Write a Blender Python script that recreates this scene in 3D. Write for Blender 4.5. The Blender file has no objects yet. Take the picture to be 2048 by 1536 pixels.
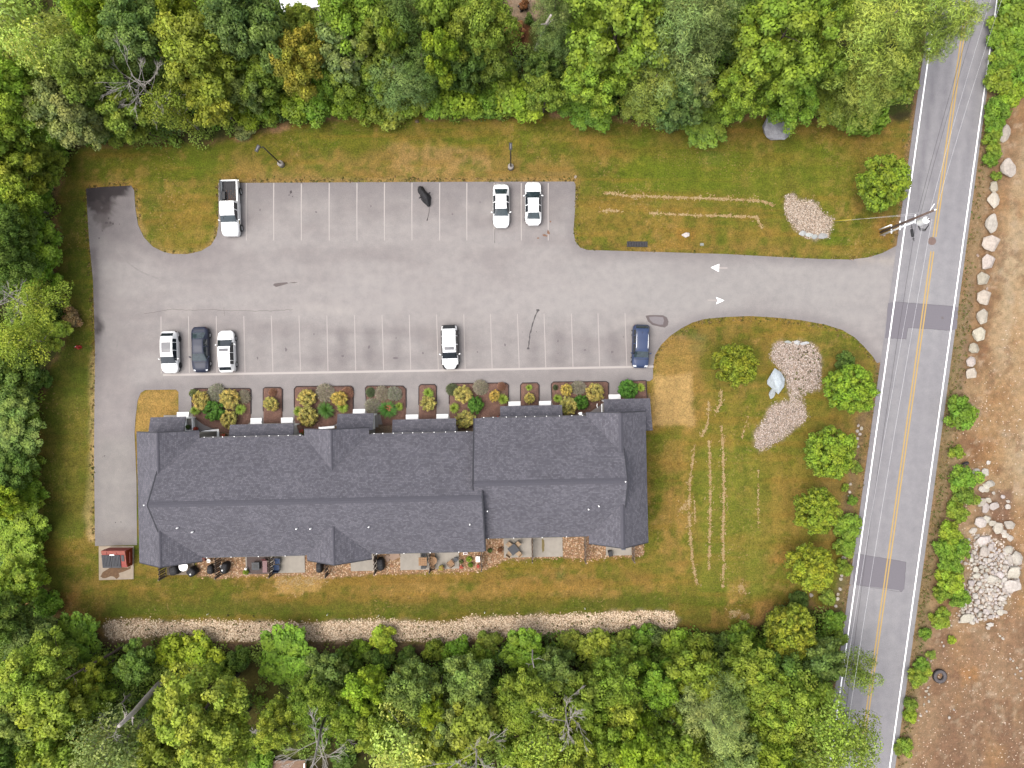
import bpy, bmesh, math, random
import numpy as np
from mathutils import Vector, Matrix

SC = bpy.context.scene
COL = SC.collection
R = math.radians
rnd = random.Random(7)
rng = np.random.default_rng(11)

# ------------------------------------------------------------------ camera, sky, sun, exposure
H, S = 80.0, 18.0          # drone height (m); photograph pixels per metre of ground
cam_d = bpy.data.cameras.new('camera')
cam = bpy.data.objects.new('camera', cam_d); COL.objects.link(cam)
cam.location = (0, 0, H); cam.rotation_euler = (0, 0, 0)
cam_d.sensor_fit = 'HORIZONTAL'; cam_d.angle_x = 2 * math.atan(1024 / S / H)
cam_d.clip_start = 1; cam_d.clip_end = 6000
SC.camera = cam

SUN_EL, SUN_AZ = 68.0, 255.0      # azimuth clockwise from +Y
world = bpy.data.worlds.new('World'); SC.world = world; world.use_nodes = True
wn, wl = world.node_tree.nodes, world.node_tree.links
wn.clear()
sky = wn.new('ShaderNodeTexSky'); sky.sky_type = 'NISHITA'; sky.sun_disc = False
sky.sun_elevation = R(SUN_EL); sky.sun_rotation = R(SUN_AZ)
sky.air_density = 1.0; sky.dust_density = 4.0; sky.ozone_density = 0.6
hs = wn.new('ShaderNodeHueSaturation'); hs.inputs['Saturation'].default_value = 0.30
bg = wn.new('ShaderNodeBackground'); bg.inputs['Strength'].default_value = 0.15
wo = wn.new('ShaderNodeOutputWorld')
wl.new(sky.outputs[0], hs.inputs['Color']); wl.new(hs.outputs[0], bg.inputs[0]); wl.new(bg.outputs[0], wo.inputs[0])
sun_d = bpy.data.lights.new('sun', 'SUN'); sun_d.energy = 1.0; sun_d.angle = R(50); sun_d.color = (1.0, 0.93, 0.84)
sun = bpy.data.objects.new('sun', sun_d); COL.objects.link(sun)
_d = Vector((math.sin(R(SUN_AZ)) * math.cos(R(SUN_EL)), math.cos(R(SUN_AZ)) * math.cos(R(SUN_EL)), math.sin(R(SUN_EL))))
sun.rotation_euler = _d.to_track_quat('Z', 'Y').to_euler(); sun.location = _d * 150
SC.view_settings.view_transform = 'Standard'; SC.view_settings.look = 'None'
SC.view_settings.gamma = 1; SC.view_settings.use_curve_mapping = False
SC.view_settings.exposure = 1.46
SC.render.engine = 'CYCLES'
SC.cycles.max_bounces = 8; SC.cycles.diffuse_bounces = 5; SC.cycles.transmission_bounces = 4

FLAT = 3.6   # how much brighter than its base colour an open level surface shows
def lin(v): v /= 255.0; return v / 12.92 if v <= .04045 else ((v + .055) / 1.055) ** 2.4
def A(r, g, b): return tuple(min(.82, lin(c) / FLAT) for c in (r, g, b))
def W(px, py, z=0.0):
    k = (H - z) / H / S
    return Vector(((px - 1024) * k, (768 - py) * k, z))

# ------------------------------------------------------------------ helpers
def tag(o, label=None, cat=None, group=None, kind=None):
    if label: o['label'] = label
    if cat: o['category'] = cat
    if group: o['group'] = group
    if kind: o['kind'] = kind
    return o
def empty(name, loc=(0, 0, 0), rz=0.0):
    o = bpy.data.objects.new(name, None); COL.objects.link(o)
    o.location = loc; o.rotation_euler = (0, 0, rz); o.empty_display_size = .3
    return o
def link(name, me, parent=None, loc=None, rot=None, scale=None):
    o = bpy.data.objects.new(name, me); COL.objects.link(o)
    if parent: o.parent = parent
    if loc is not None: o.location = loc
    if rot is not None: o.rotation_euler = rot
    if scale is not None: o.scale = scale
    return o
def mesh(name, v, f, mat=None, smooth=False, attr=None, uv=None):
    me = bpy.data.meshes.new(name)
    if isinstance(f, np.ndarray):
        v = np.asarray(v, dtype=np.float32); n = f.shape[1]
        me.vertices.add(len(v)); me.vertices.foreach_set('co', v.ravel())
        me.loops.add(f.size); me.loops.foreach_set('vertex_index', f.astype(np.int32).ravel())
        me.polygons.add(len(f)); me.polygons.foreach_set('loop_start', np.arange(0, f.size, n, dtype=np.int32))
        me.update(calc_edges=True); me.validate()
    else:
        me.from_pydata([tuple(p) for p in v], [], f); me.update()
    if smooth: me.polygons.foreach_set('use_smooth', np.ones(len(me.polygons), dtype=bool))
    if attr is not None:
        a = me.attributes.new('Col', 'FLOAT_COLOR', 'POINT')
        c = np.ones((len(me.vertices), 4), dtype=np.float32); c[:, :attr.shape[1]] = attr
        a.data.foreach_set('color', c.ravel())
    if uv is not None:
        l = me.uv_layers.new(name='UVMap'); l.data.foreach_set('uv', np.asarray(uv, dtype=np.float32).ravel())
    if mat: me.materials.append(mat)
    return me
class MB:
    """collects simple shapes into one mesh"""
    def __init__(s): s.v = []; s.f = []
    def add(s, v, f):
        n = len(s.v); s.v += [Vector(p) for p in v]; s.f += [tuple(i + n for i in q) for q in f]; return s
    def box(s, c, d, rz=0, m=None):
        x, y, z = d[0] / 2, d[1] / 2, d[2] / 2
        M = Matrix.Translation(c) @ Matrix.Rotation(rz, 4, 'Z')
        if m is not None: M = Matrix.Translation(c) @ m.to_4x4()
        v = [M @ Vector(p) for p in ((-x, -y, -z), (x, -y, -z), (x, y, -z), (-x, y, -z), (-x, -y, z), (x, -y, z), (x, y, z), (-x, y, z))]
        return s.add(v, [(0, 3, 2, 1), (4, 5, 6, 7), (0, 1, 5, 4), (1, 2, 6, 5), (2, 3, 7, 6), (3, 0, 4, 7)])
    def tube(s, pts, rad, n=8, caps=True):
        pts = [Vector(p) for p in pts]
        if not hasattr(rad, '__len__'): rad = [rad] * len(pts)
        v = []; prev = None
        for i, p in enumerate(pts):
            t = (pts[min(i + 1, len(pts) - 1)] - pts[max(i - 1, 0)]).normalized()
            if prev is None:
                a = t.cross(Vector((0, 0, 1)) if abs(t.z) < .9 else Vector((1, 0, 0))).normalized()
            else:
                a = (prev - t * prev.dot(t)).normalized()
            b = t.cross(a); prev = a
            for k in range(n):
                w = 2 * math.pi * k / n; v.append(p + (a * math.cos(w) + b * math.sin(w)) * rad[i])
        f = [(i * n + k, i * n + (k + 1) % n, (i + 1) * n + (k + 1) % n, (i + 1) * n + k) for i in range(len(pts) - 1) for k in range(n)]
        if caps: f += [tuple(range(n - 1, -1, -1)), tuple(range((len(pts) - 1) * n, len(pts) * n))]
        return s.add(v, f)
    def cyl(s, c, r, h, n=16, r2=None):
        c = Vector(c); return s.tube([c, c + Vector((0, 0, h))], [r, r if r2 is None else r2], n)
    def lathe(s, c, prof, n=16):
        c = Vector(c); v = []
        for r, z in prof:
            for k in range(n):
                w = 2 * math.pi * k / n; v.append(c + Vector((r * math.cos(w), r * math.sin(w), z)))
        f = [(i * n + k, i * n + (k + 1) % n, (i + 1) * n + (k + 1) % n, (i + 1) * n + k) for i in range(len(prof) - 1) for k in range(n)]
        f += [tuple(range(n - 1, -1, -1)), tuple(range((len(prof) - 1) * n, len(prof) * n))]
        return s.add(v, f)
    def prism(s, poly, z0, z1):
        n = len(poly); v = [(p[0], p[1], z0) for p in poly] + [(p[0], p[1], z1) for p in poly]
        a = sum(poly[i][0] * poly[(i + 1) % n][1] - poly[(i + 1) % n][0] * poly[i][1] for i in range(n))
        if a < 0: v = [(p[0], p[1], z0) for p in poly[::-1]] + [(p[0], p[1], z1) for p in poly[::-1]]
        return s.add(v, [tuple(range(n - 1, -1, -1)), tuple(range(n, 2 * n))] + [(i, (i + 1) % n, n + (i + 1) % n, n + i) for i in range(n)])
    def mesh(s, name, mat, smooth=False, bevel=0.0):
        me = bpy.data.meshes.new(name); me.from_pydata([tuple(p) for p in s.v], [], s.f)
        if bevel:
            bm = bmesh.new(); bm.from_mesh(me)
            bmesh.ops.bevel(bm, geom=[e for e in bm.edges], offset=bevel, segments=2, affect='EDGES', profile=.7)
            bm.to_mesh(me); bm.free()
        me.update()
        if smooth: me.polygons.foreach_set('use_smooth', np.ones(len(me.polygons), dtype=bool))
        if mat: me.materials.append(mat)
        return me
    def obj(s, name, mat, parent=None, smooth=False, bevel=0.0, loc=None, rz=0.0):
        return link(name, s.mesh(name, mat, smooth, bevel), parent, loc, (0, 0, rz) if rz else None)

# ------------------------------------------------------------------ numpy noise and masks (all in photograph pixels on the ground)
def vnoise(x, y, seed):
    r = np.random.default_rng(seed); T = r.random((257, 257)).astype(np.float32)
    xi = np.floor(x).astype(int); yi = np.floor(y).astype(int); fx = x - xi; fy = y - yi
    fx = fx * fx * (3 - 2 * fx); fy = fy * fy * (3 - 2 * fy); xi %= 256; yi %= 256
    return (T[xi, yi] * (1 - fx) * (1 - fy) + T[xi + 1, yi] * fx * (1 - fy) + T[xi, yi + 1] * (1 - fx) * fy + T[xi + 1, yi + 1] * fx * fy)
def fbm(x, y, sc, seed, oc=4, sy=None):
    a, t, o = .5, 0, 0; sy = sy or sc
    for i in range(oc):
        o = o + a * vnoise(x / sc * 2 ** i + 37.3 * i, y / sy * 2 ** i + 11.7 * i, seed + i); t += a; a *= .5
    return o / t
def sdist(x, y, poly):
    d = np.full(x.shape, 1e9); ins = np.zeros(x.shape, bool); n = len(poly)
    for i in range(n):
        x0, y0 = poly[i]; x1, y1 = poly[(i + 1) % n]; ex, ey = x1 - x0, y1 - y0
        t = np.clip(((x - x0) * ex + (y - y0) * ey) / (ex * ex + ey * ey + 1e-9), 0, 1)
        d = np.minimum(d, np.hypot(x - x0 - t * ex, y - y0 - t * ey))
        c = ((y0 > y) != (y1 > y)) & (x < (x1 - x0) * (y - y0) / ((y1 - y0) if y1 != y0 else 1e-9) + x0)
        ins ^= c
    return np.where(ins, -d, d)
def ldist(x, y, pts):
    d = np.full(x.shape, 1e9)
    for (x0, y0), (x1, y1) in zip(pts[:-1], pts[1:]):
        ex, ey = x1 - x0, y1 - y0
        t = np.clip(((x - x0) * ex + (y - y0) * ey) / (ex * ex + ey * ey + 1e-9), 0, 1)
        d = np.minimum(d, np.hypot(x - x0 - t * ex, y - y0 - t * ey))
    return d
def sstep(a, b, v): t = np.clip((v - a) / (b - a), 0, 1); return t * t * (3 - 2 * t)
class Canvas:
    def __init__(s, x, y, base): s.x, s.y = x, y; s.c = np.tile(np.array(base, dtype=np.float64), (len(x), 1)); s.seed = 100
    def mix(s, m, rgb): s.c = s.c * (1 - m[:, None]) + np.array(rgb)[None] * m[:, None]
    def poly(s, pts, rgb, soft=14, amp=20, k=1.0, ns=30):
        s.seed += 9; d = sdist(s.x, s.y, pts) + (fbm(s.x, s.y, ns, s.seed) - .5) * 2 * amp
        s.mix(sstep(soft, -soft, d) * k, rgb)
    def line(s, pts, w, rgb, soft=5, amp=5, k=1.0, ns=14):
        s.seed += 9; d = ldist(s.x, s.y, pts) - w + (fbm(s.x, s.y, ns, s.seed) - .5) * 2 * amp
        s.mix(sstep(soft, -soft, d) * k, rgb)
    def spots(s, rgb, ns, lo, hi, k=1.0, mask=None, sy=None, oc=3):
        s.seed += 9; m = sstep(lo, hi, fbm(s.x, s.y, ns, s.seed, oc, sy)) * k
        s.mix(m if mask is None else m * mask, rgb)

# ------------------------------------------------------------------ materials
def new_mat(name):
    m = bpy.data.materials.new(name); m.use_nodes = True; nt = m.node_tree
    b = nt.nodes['Principled BSDF']; return m, nt, b
def noise_node(nt, scale, detail=4, rough=.6, coord='Object', dist=0):
    tc = nt.nodes.new('ShaderNodeTexCoord'); n = nt.nodes.new('ShaderNodeTexNoise')
    n.inputs['Scale'].default_value = scale; n.inputs['Detail'].default_value = detail; n.inputs['Roughness'].default_value = rough
    n.inputs['Distortion'].default_value = dist
    nt.links.new(tc.outputs[coord], n.inputs['Vector']); return n
def ramp(nt, src, stops):
    r = nt.nodes.new('ShaderNodeValToRGB'); e = r.color_ramp.elements
    while len(e) < len(stops): e.new(.5)
    for q, (p, c) in zip(e, stops): q.position = p; q.color = (*c, 1) if len(c) == 3 else c
    nt.links.new(src, r.inputs[0]); return r
def mixc(nt, a, b, fac=1.0, mode='MULTIPLY'):
    m = nt.nodes.new('ShaderNodeMix'); m.data_type = 'RGBA'; m.blend_type = mode
    for s, v in ((m.inputs[6], a), (m.inputs[7], b), (m.inputs[0], fac)):
        if hasattr(v, 'links') or hasattr(v, 'is_linked'): nt.links.new(v, s)
        elif isinstance(v, (int, float)): s.default_value = v
        else: s.default_value = (*v[:3], 1)
    return m.outputs[2]
def bump(nt, b, src, strength=.3, dist=.05):
    n = nt.nodes.new('ShaderNodeBump'); n.inputs['Strength'].default_value = strength; n.inputs['Distance'].default_value = dist
    nt.links.new(src, n.inputs['Height']); nt.links.new(n.outputs[0], b.inputs['Normal'])
MATS = {}
def pm(name, col, var=.2, scale=6.0, rough=.75, metal=0.0, bmp=.0, obj=False, coat=0.0, spec=.4):
    """plain procedural material: colour broken up by noise"""
    if name in MATS: return MATS[name]
    m, nt, b = new_mat(name); n = noise_node(nt, scale, 5, .65)
    r = ramp(nt, n.outputs[0], [(.3, (1 - var,) * 3), (.7, (1 + var * .6,) * 3)])
    if obj:
        oi = nt.nodes.new('ShaderNodeObjectInfo'); base = oi.outputs['Color']
    else: base = col
    nt.links.new(mixc(nt, base, r.outputs[0]), b.inputs['Base Color'])
    b.inputs['Roughness'].default_value = rough; b.inputs['Metallic'].default_value = metal
    b.inputs['Specular IOR Level'].default_value = spec
    if coat: b.inputs['Coat Weight'].default_value = coat; b.inputs['Coat Roughness'].default_value = .05
    if bmp: bump(nt, b, n.outputs[0], bmp, .03)
    MATS[name] = m; return m
def ground_mat(name, fine=9.0, speck=None, spk=(.62, .72), var=.34, bm=.5):
    m, nt, b = new_mat(name)
    at = nt.nodes.new('ShaderNodeAttribute'); at.attribute_name = 'Col'
    n1 = noise_node(nt, fine, 3, .7); n2 = noise_node(nt, fine * .23, 4, .6)
    r1 = ramp(nt, n1.outputs[0], [(.3, (1 - var,) * 3), (.72, (1 + var,) * 3)])
    r2 = ramp(nt, n2.outputs[0], [(.3, (.78, .82, .78)), (.7, (1.22, 1.18, 1.16))])
    c = mixc(nt, mixc(nt, at.outputs[0], r1.outputs[0]), r2.outputs[0])
    if speck:
        n3 = noise_node(nt, fine * .62, 2, .5); r3 = ramp(nt, n3.outputs[0], [(spk[0], (0, 0, 0)), (spk[1], (1, 1, 1))])
        n4 = noise_node(nt, .22, 3, .6); r4 = ramp(nt, n4.outputs[0], [(.42, (0, 0, 0)), (.68, (.75, .75, .75))])
        c = mixc(nt, c, speck, mixc(nt, r3.outputs[0], r4.outputs[0]), 'MIX')
    nt.links.new(c, b.inputs['Base Color']); b.inputs['Roughness'].default_value = .95; b.inputs['Specular IOR Level'].default_value = .15
    bump(nt, b, n1.outputs[0], bm, .06); return m
def leaf_mat(name, transl=.35):
    m, nt, b = new_mat(name)
    oi = nt.nodes.new('ShaderNodeObjectInfo'); at = nt.nodes.new('ShaderNodeAttribute'); at.attribute_name = 'Col'
    c = mixc(nt, oi.outputs['Color'], at.outputs[0])
    nt.links.new(c, b.inputs['Base Color']); b.inputs['Roughness'].default_value = .6; b.inputs['Specular IOR Level'].default_value = .25
    t = nt.nodes.new('ShaderNodeBsdfTranslucent'); nt.links.new(mixc(nt, c, (1.25, 1.25, .6)), t.inputs[0])
    mx = nt.nodes.new('ShaderNodeMixShader'); mx.inputs[0].default_value = transl
    out = nt.nodes['Material Output']
    nt.links.new(b.outputs[0], mx.inputs[1]); nt.links.new(t.outputs[0], mx.inputs[2]); nt.links.new(mx.outputs[0], out.inputs[0])
    return m
def paint_mat(name, col, wear, base):
    """worn road paint: flakes off to the asphalt colour"""
    m, nt, b = new_mat(name); n = noise_node(nt, 7.0, 6, .75); n2 = noise_node(nt, .6, 3, .6)
    r = ramp(nt, n.outputs[0], [(.5 - wear * .3, (0, 0, 0)), (.62 + .1, (1, 1, 1))])
    r2 = ramp(nt, n2.outputs[0], [(.3, (.25,) * 3), (.7, (1.0,) * 3)])
    f = mixc(nt, r.outputs[0], r2.outputs[0])
    f2 = mixc(nt, f, (wear,) * 3)
    nt.links.new(mixc(nt, col, base, f2, 'MIX'), b.inputs['Base Color']); b.inputs['Roughness'].default_value = .7
    return m
# ------------------------------------------------------------------ outlines traced on the ground (photograph pixels)
LOT = [(172, 377), (200, 374), (262, 371), (268, 380), (271, 420), (276, 450), (288, 475), (305, 493), (325, 503), (345, 508), (375, 508),
       (402, 502), (422, 490), (433, 472), (437, 450), (437, 366), (800, 364), (1148, 363), (1151, 370), (1150, 420), (1147, 460), (1150, 482),
       (1160, 495), (1175, 500), (1250, 502), (1350, 505), (1450, 508), (1560, 514), (1640, 518), (1700, 519), (1735, 515), (1765, 506),
       (1792, 492), (1810, 480), (1780, 720), (1754, 726), (1745, 712), (1730, 695), (1710, 675), (1685, 660), (1650, 649), (1600, 640), (1550, 635),
       (1500, 632), (1450, 634), (1410, 638), (1385, 645), (1362, 657), (1340, 672), (1322, 690), (1310, 710), (1306, 735), (1306, 757),
       (1300, 762), (1241, 764), (1241, 832), (385, 862), (357, 848), (357, 784), (352, 779), (290, 780), (281, 786), (275, 802), (271, 835), (269, 866),
       (273, 960), (274, 1090), (190, 1092), (188, 900), (190, 700), (186, 560), (178, 480)]
def rl(y): return 1872.7 - .1392 * y      # left white line
def rr(y): return 1993.7 - .1397 * y      # right white line
def rc(y): return 1935.5 - .1410 * y      # centre lines
LEDGE = [(rl(y) - 11, y) for y in (-900, 0, 500, 1000, 1536, 2500)]
REDGE = [(rr(y) + (5 if y < 0 else min(11, 5 + y * .006)), y) for y in (2500, 1536, 1000, 500, 0, -900)]
ROAD = LEDGE + REDGE
FOREST_TOP = [(-900, -900), (1850, -900), (1850, 200), (1822, 236), (1760, 240), (1700, 235), (1560, 236), (1500, 232), (1440, 246), (1330, 262), (1270, 244),
              (1200, 232), (1130, 228), (1000, 238), (900, 232), (850, 226), (760, 235), (640, 240), (560, 250), (500, 262), (420, 292), (330, 290), (240, 285),
              (150, 300), (118, 350), (112, 400), (114, 470), (112, 560), (128, 620), (125, 690), (92, 760), (70, 820), (64, 900), (78, 960), (82, 1040),
              (74, 1110), (92, 1180), (118, 1230), (150, 1256), (205, 1262), (215, 1285), (-900, 1285)]
FOREST_BOT = [(-900, 1280), (215, 1285), (400, 1288), (520, 1290), (800, 1300), (1000, 1278), (1100, 1270), (1300, 1262), (1360, 1262), (1420, 1268),
              (1500, 1256), (1560, 1215), (1600, 1190), (1640, 1215), (1690, 1240), (1680, 1300), (1640, 1600), (1560, 2500), (-900, 2500)]
GRAVEL_STRIP = [(208, 1252), (222, 1241), (300, 1239), (330, 1245), (420, 1241), (500, 1245), (620, 1246), (760, 1240), (850, 1245), (900, 1244), (935, 1236),
                (1000, 1234), (1100, 1230), (1200, 1226), (1290, 1221), (1345, 1221), (1357, 1240), (1345, 1256), (1290, 1258), (1160, 1266), (1010, 1272),
                (880, 1282), (760, 1280), (640, 1282), (560, 1284), (430, 1280), (330, 1270), (230, 1278), (212, 1268)]
BED_A = [(1549, 690), (1560, 683), (1600, 684), (1625, 690), (1640, 715), (1642, 750), (1636, 775), (1600, 790), (1608, 815), (1612, 835), (1590, 855), (1560, 878), (1520, 902),
         (1508, 890), (1512, 866), (1530, 840), (1545, 810), (1580, 800), (1575, 770), (1560, 740), (1540, 715)]
BED_B = [(1568, 418), (1573, 392), (1585, 388), (1592, 402), (1620, 402), (1634, 412), (1646, 432), (1668, 440), (1660, 455), (1654, 474), (1630, 478), (1605, 470), (1588, 455), (1578, 440)]
PATIO_GRAVEL = [(392, 1100), (968, 1086), (972, 1068), (1290, 1062), (1286, 1112), (1262, 1114), (1215, 1114), (1172, 1120), (1120, 1114), (1064, 1118), (1008, 1120), (985, 1134),
                (964, 1142), (860, 1145), (800, 1147), (750, 1148), (700, 1152), (650, 1158), (600, 1150), (490, 1152), (438, 1158), (395, 1152)]
PILE = [(1946, 1066), (1976, 1075), (1998, 1084), (2026, 1102), (2040, 1107), (2035, 1157), (2026, 1180), (2008, 1189), (1998, 1214), (1994, 1232), (1978, 1235), (1948, 1246),
        (1919, 1244), (1921, 1210), (1930, 1171), (1939, 1148), (1935, 1116), (1944, 1093)]
def pile_z(px, py):
    a = math.hypot((px - 1980) / 62, (py - 1155) / 98)
    return max(0, 1 - a * a) * .75

# ------------------------------------------------------------------ ground sheet
STEP = .25
gx = np.arange(-61, 61 + 1e-6, STEP); gy = np.arange(-46, 46 + 1e-6, STEP)
GX, GY = np.meshgrid(gx, gy); nx, ny = len(gx), len(gy)
X = GX.ravel(); Y = GY.ravel(); PX = X * S + 1024; PY = 768 - Y * S
C = Canvas(PX, PY, A(128, 124, 48))
# mown lawn: greens and dry browns in streaks
lawn_n = fbm(PX, PY, 130, 1, 4); streak = fbm(PX, PY, 170, 5, 4, 16); vstreak = fbm(PX, PY, 15, 6, 3, 170); mott = fbm(PX, PY, 22, 9, 3)
C.mix(sstep(.45, .68, lawn_n) * .8, A(158, 130, 66)); C.mix(sstep(.52, .30, lawn_n) * .8, A(112, 120, 42))
C.mix(sstep(.45, .75, mott) * .5, A(146, 128, 66)); C.mix(sstep(.5, .25, mott) * .4, A(108, 118, 38))
# north lawn
C.poly([(120, 290), (560, 255), (850, 238), (1150, 240), (1400, 300), (1800, 260), (1820, 330), (1500, 320), (1150, 300), (700, 300), (440, 330), (260, 372), (120, 372)], A(118, 126, 38), 30, 40, .75, 90)
C.poly([(470, 318), (800, 300), (1140, 315), (1150, 362), (480, 364)], A(164, 136, 82), 18, 30, .75, 60)
C.poly([(780, 300), (960, 290), (980, 340), (800, 345)], A(196, 160, 118), 14, 26, .5, 22)
C.poly([(440, 345), (1150, 345), (1150, 366), (440, 367)], A(176, 146, 98), 8, 9, .6, 22)
C.poly([(1160, 395), (1560, 400), (1560, 512), (1162, 498)], A(156, 132, 66), 26, 40, .7, 70)
C.poly([(1160, 480), (1790, 500), (1780, 512), (1164, 498)], A(158, 126, 74), 10, 14, .6, 30)
C.poly([(1240, 290), (1420, 300), (1560, 340), (1540, 385), (1320, 385), (1230, 350)], A(124, 140, 40), 26, 40, .7, 70)
C.poly([(1410, 300), (1450, 305), (1440, 330), (1405, 325)], A(120, 148, 70), 14, 14, .6, 30)
C.poly([(1560, 300), (1700, 290), (1720, 380), (1690, 480), (1650, 500), (1640, 400)], A(124, 134, 44), 26, 36, .7, 60)
C.poly([(1640, 250), (1810, 250), (1830, 300), (1800, 420), (1700, 300), (1600, 265)], A(152, 126, 64), 20, 26, .7, 50)
C.poly([(1750, 420), (1800, 440), (1790, 500), (1740, 480)], A(168, 126, 70), 14, 16, .7, 30)
C.poly([(268, 378), (436, 366), (436, 470), (400, 500), (330, 505), (285, 470)], A(150, 136, 62), 16, 36, .65, 60)
C.poly([(275, 390), (340, 375), (350, 440), (300, 470)], A(112, 116, 46), 18, 22, .7, 40)
C.line([(272, 430), (290, 480), (330, 506), (380, 508), (425, 488), (436, 455)], 7, A(196, 164, 116), 6, 6, .65)
C.poly([(170, 366), (262, 358), (266, 374), (172, 380)], A(186, 150, 92), 6, 6, .7, 16)
# west lawn
C.poly([(116, 380), (172, 380), (186, 560), (188, 640), (118, 620)], A(108, 118, 36), 14, 18, .8, 50)
C.poly([(100, 700), (188, 700), (188, 790), (80, 820)], A(104, 116, 40), 18, 22, .7, 50)
C.poly([(120, 790), (188, 790), (188, 1090), (140, 1090)], A(164, 138, 76), 20, 30, .6, 60)
C.line([(188, 700), (187, 860), (184, 960), (176, 1030), (186, 1075)], 8, A(206, 176, 134), 6, 8, .85, 20)
C.line([(176, 400), (182, 520), (190, 640), (190, 720)], 3, A(176, 132, 76), 4, 3, .8)
C.poly([(82, 830), (125, 820), (140, 1080), (90, 1090)], A(110, 114, 38), 14, 18, .7, 40)
C.line([(68, 780), (66, 880), (80, 960), (86, 1060)], 3, A(176, 136, 92), 5, 5, .7)
C.poly([(124, 1190), (150, 1180), (166, 1232), (130, 1238)], A(190, 142, 92), 10, 12, .8, 20)
C.poly([(126, 600), (160, 596), (165, 660), (130, 668)], A(146, 112, 74), 10, 12, .7, 20)
# south lawn
C.poly([(190, 1165), (640, 1155), (1270, 1130), (1350, 1150), (1350, 1215), (800, 1225), (200, 1228)], A(154, 130, 66), 18, 26, .8, 60)
C.poly([(700, 1160), (1330, 1140), (1340, 1190), (900, 1205), (700, 1195)], A(172, 138, 82), 18, 26, .7, 60)
C.line([(210, 1222), (500, 1226), (900, 1226), (1200, 1210), (1380, 1190)], 12, A(108, 114, 42), 12, 9, .8, 50)
C.poly([(300, 1158), (520, 1158), (520, 1195), (300, 1205)], A(110, 112, 40), 14, 18, .7, 40)
C.poly([(545, 1155), (648, 1152), (640, 1180), (560, 1186)], A(206, 164, 108), 5, 14, .85, 10)
C.poly([(585, 1166), (612, 1162), (616, 1182), (590, 1184)], A(78, 100, 46), 6, 8, .8, 12)
C.poly([(1112, 1138), (1130, 1136), (1132, 1158), (1112, 1160)], A(108, 126, 66), 8, 6, .7)
# east lawn
C.poly([(1300, 830), (1560, 700), (1620, 640), (1750, 720), (1700, 1150), (1600, 1200), (1320, 1190), (1300, 1090)], A(150, 138, 62), 24, 26, .7, 70)
C.poly([(1295, 850), (1335, 850), (1330, 1090), (1295, 1110)], A(112, 116, 42), 12, 14, .75, 30)
C.poly([(1330, 900), (1372, 880), (1375, 1150), (1320, 1150)], A(176, 142, 84), 14, 18, .75, 40)
C.poly([(1310, 700), (1340, 680), (1400, 690), (1420, 830), (1380, 870), (1310, 850)], A(176, 142, 84), 18, 22, .8, 40)
C.poly([(1310, 755), (1378, 750), (1380, 850), (1306, 846)], A(208, 170, 112), 8, 8, .85, 20)
C.poly([(1394, 920), (1450, 880), (1500, 880), (1480, 1190), (1400, 1190)], A(122, 134, 48), 14, 18, .75, 40)
C.poly([(1480, 1020), (1530, 980), (1540, 1180), (1490, 1200)], A(124, 138, 54), 14, 18, .75, 40)
C.poly([(1500, 980), (1560, 940), (1640, 1000), (1590, 1110), (1530, 1090)], A(172, 144, 78), 18, 24, .75, 40)
C.poly([(1380, 640), (1520, 640), (1420, 700), (1340, 690)], A(150, 124, 72), 14, 18, .7, 40)
C.poly([(1340, 660), (1385, 648), (1400, 680), (1360, 690)], A(140, 116, 90), 8, 8, .7)
C.poly([(1385, 670), (1410, 675), (1408, 710), (1380, 712)], A(110, 126, 72), 8, 8, .7)
C.poly([(1620, 660), (1700, 690), (1740, 720), (1690, 760), (1640, 760)], A(108, 112, 46), 14, 18, .7, 40)
C.poly([(1640, 860), (1745, 790), (1745, 900), (1700, 1080), (1640, 1090)], A(170, 140, 86), 16, 16, .7, 40)
C.poly([(1450, 1160), (1495, 1165), (1490, 1200), (1460, 1205)], A(214, 166, 110), 5, 14, .7, 12)
C.poly([(1460, 1215), (1560, 1205), (1570, 1245), (1480, 1252)], A(206, 160, 104), 6, 16, .7, 14)
C.poly([(1370, 1215), (1460, 1215), (1450, 1262), (1360, 1262)], A(160, 124, 76), 10, 14, .7, 30)
for p, rr_ in (((1560, 1115), 14), ((1545, 1120), 10)): C.line([p, (p[0] + 1, p[1])], rr_, A(182, 132, 74), 6, 4, .8)
C.line([(1365, 470), (1376, 470)], 13, A(176, 132, 70), 6, 4, .7)
C.mix(sstep(.5, .78, streak) * .28 * (PX < 1740), A(172, 142, 78)); C.mix(sstep(.5, .25, vstreak) * .2 * (PX > 1300) * (PX < 1740), A(112, 126, 44))
# dry grass island beside the building
C.poly([(276, 782), (356, 780), (356, 840), (300, 866), (270, 866)], A(184, 150, 92), 4, 10, .95, 20)
C.poly([(300, 800), (350, 800), (352, 834), (300, 836)], A(196, 152, 84), 8, 10, .6, 14)
lawnmask = (PX < rl(PY) - 8) * 1.0
C.spots(A(178, 146, 84), 26, .58, .74, .5, lawnmask); C.spots(A(100, 122, 32), 30, .54, .70, .5, lawnmask); C.spots(A(198, 160, 104), 11, .60, .74, .5, lawnmask * sstep(.42, .64, lawn_n)); C.spots(A(92, 112, 28), 12, .58, .72, .45, lawnmask); C.spots(A(168, 132, 66), 120, .54, .72, .4, lawnmask, 12)
C.poly([(1308, 752), (1380, 748), (1384, 848), (1306, 848)], A(214, 176, 118), 7, 8, .8, 14); C.poly([(1312, 690), (1345, 672), (1400, 690), (1405, 752), (1310, 760)], A(180, 148, 92), 14, 14, .6, 20)
C.poly([(545, 1156), (648, 1152), (640, 1182), (560, 1188)], A(212, 172, 116), 5, 14, .75, 10); C.poly([(276, 782), (356, 780), (356, 840), (300, 866), (270, 866)], A(190, 156, 100), 4, 10, .7, 16)
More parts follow.
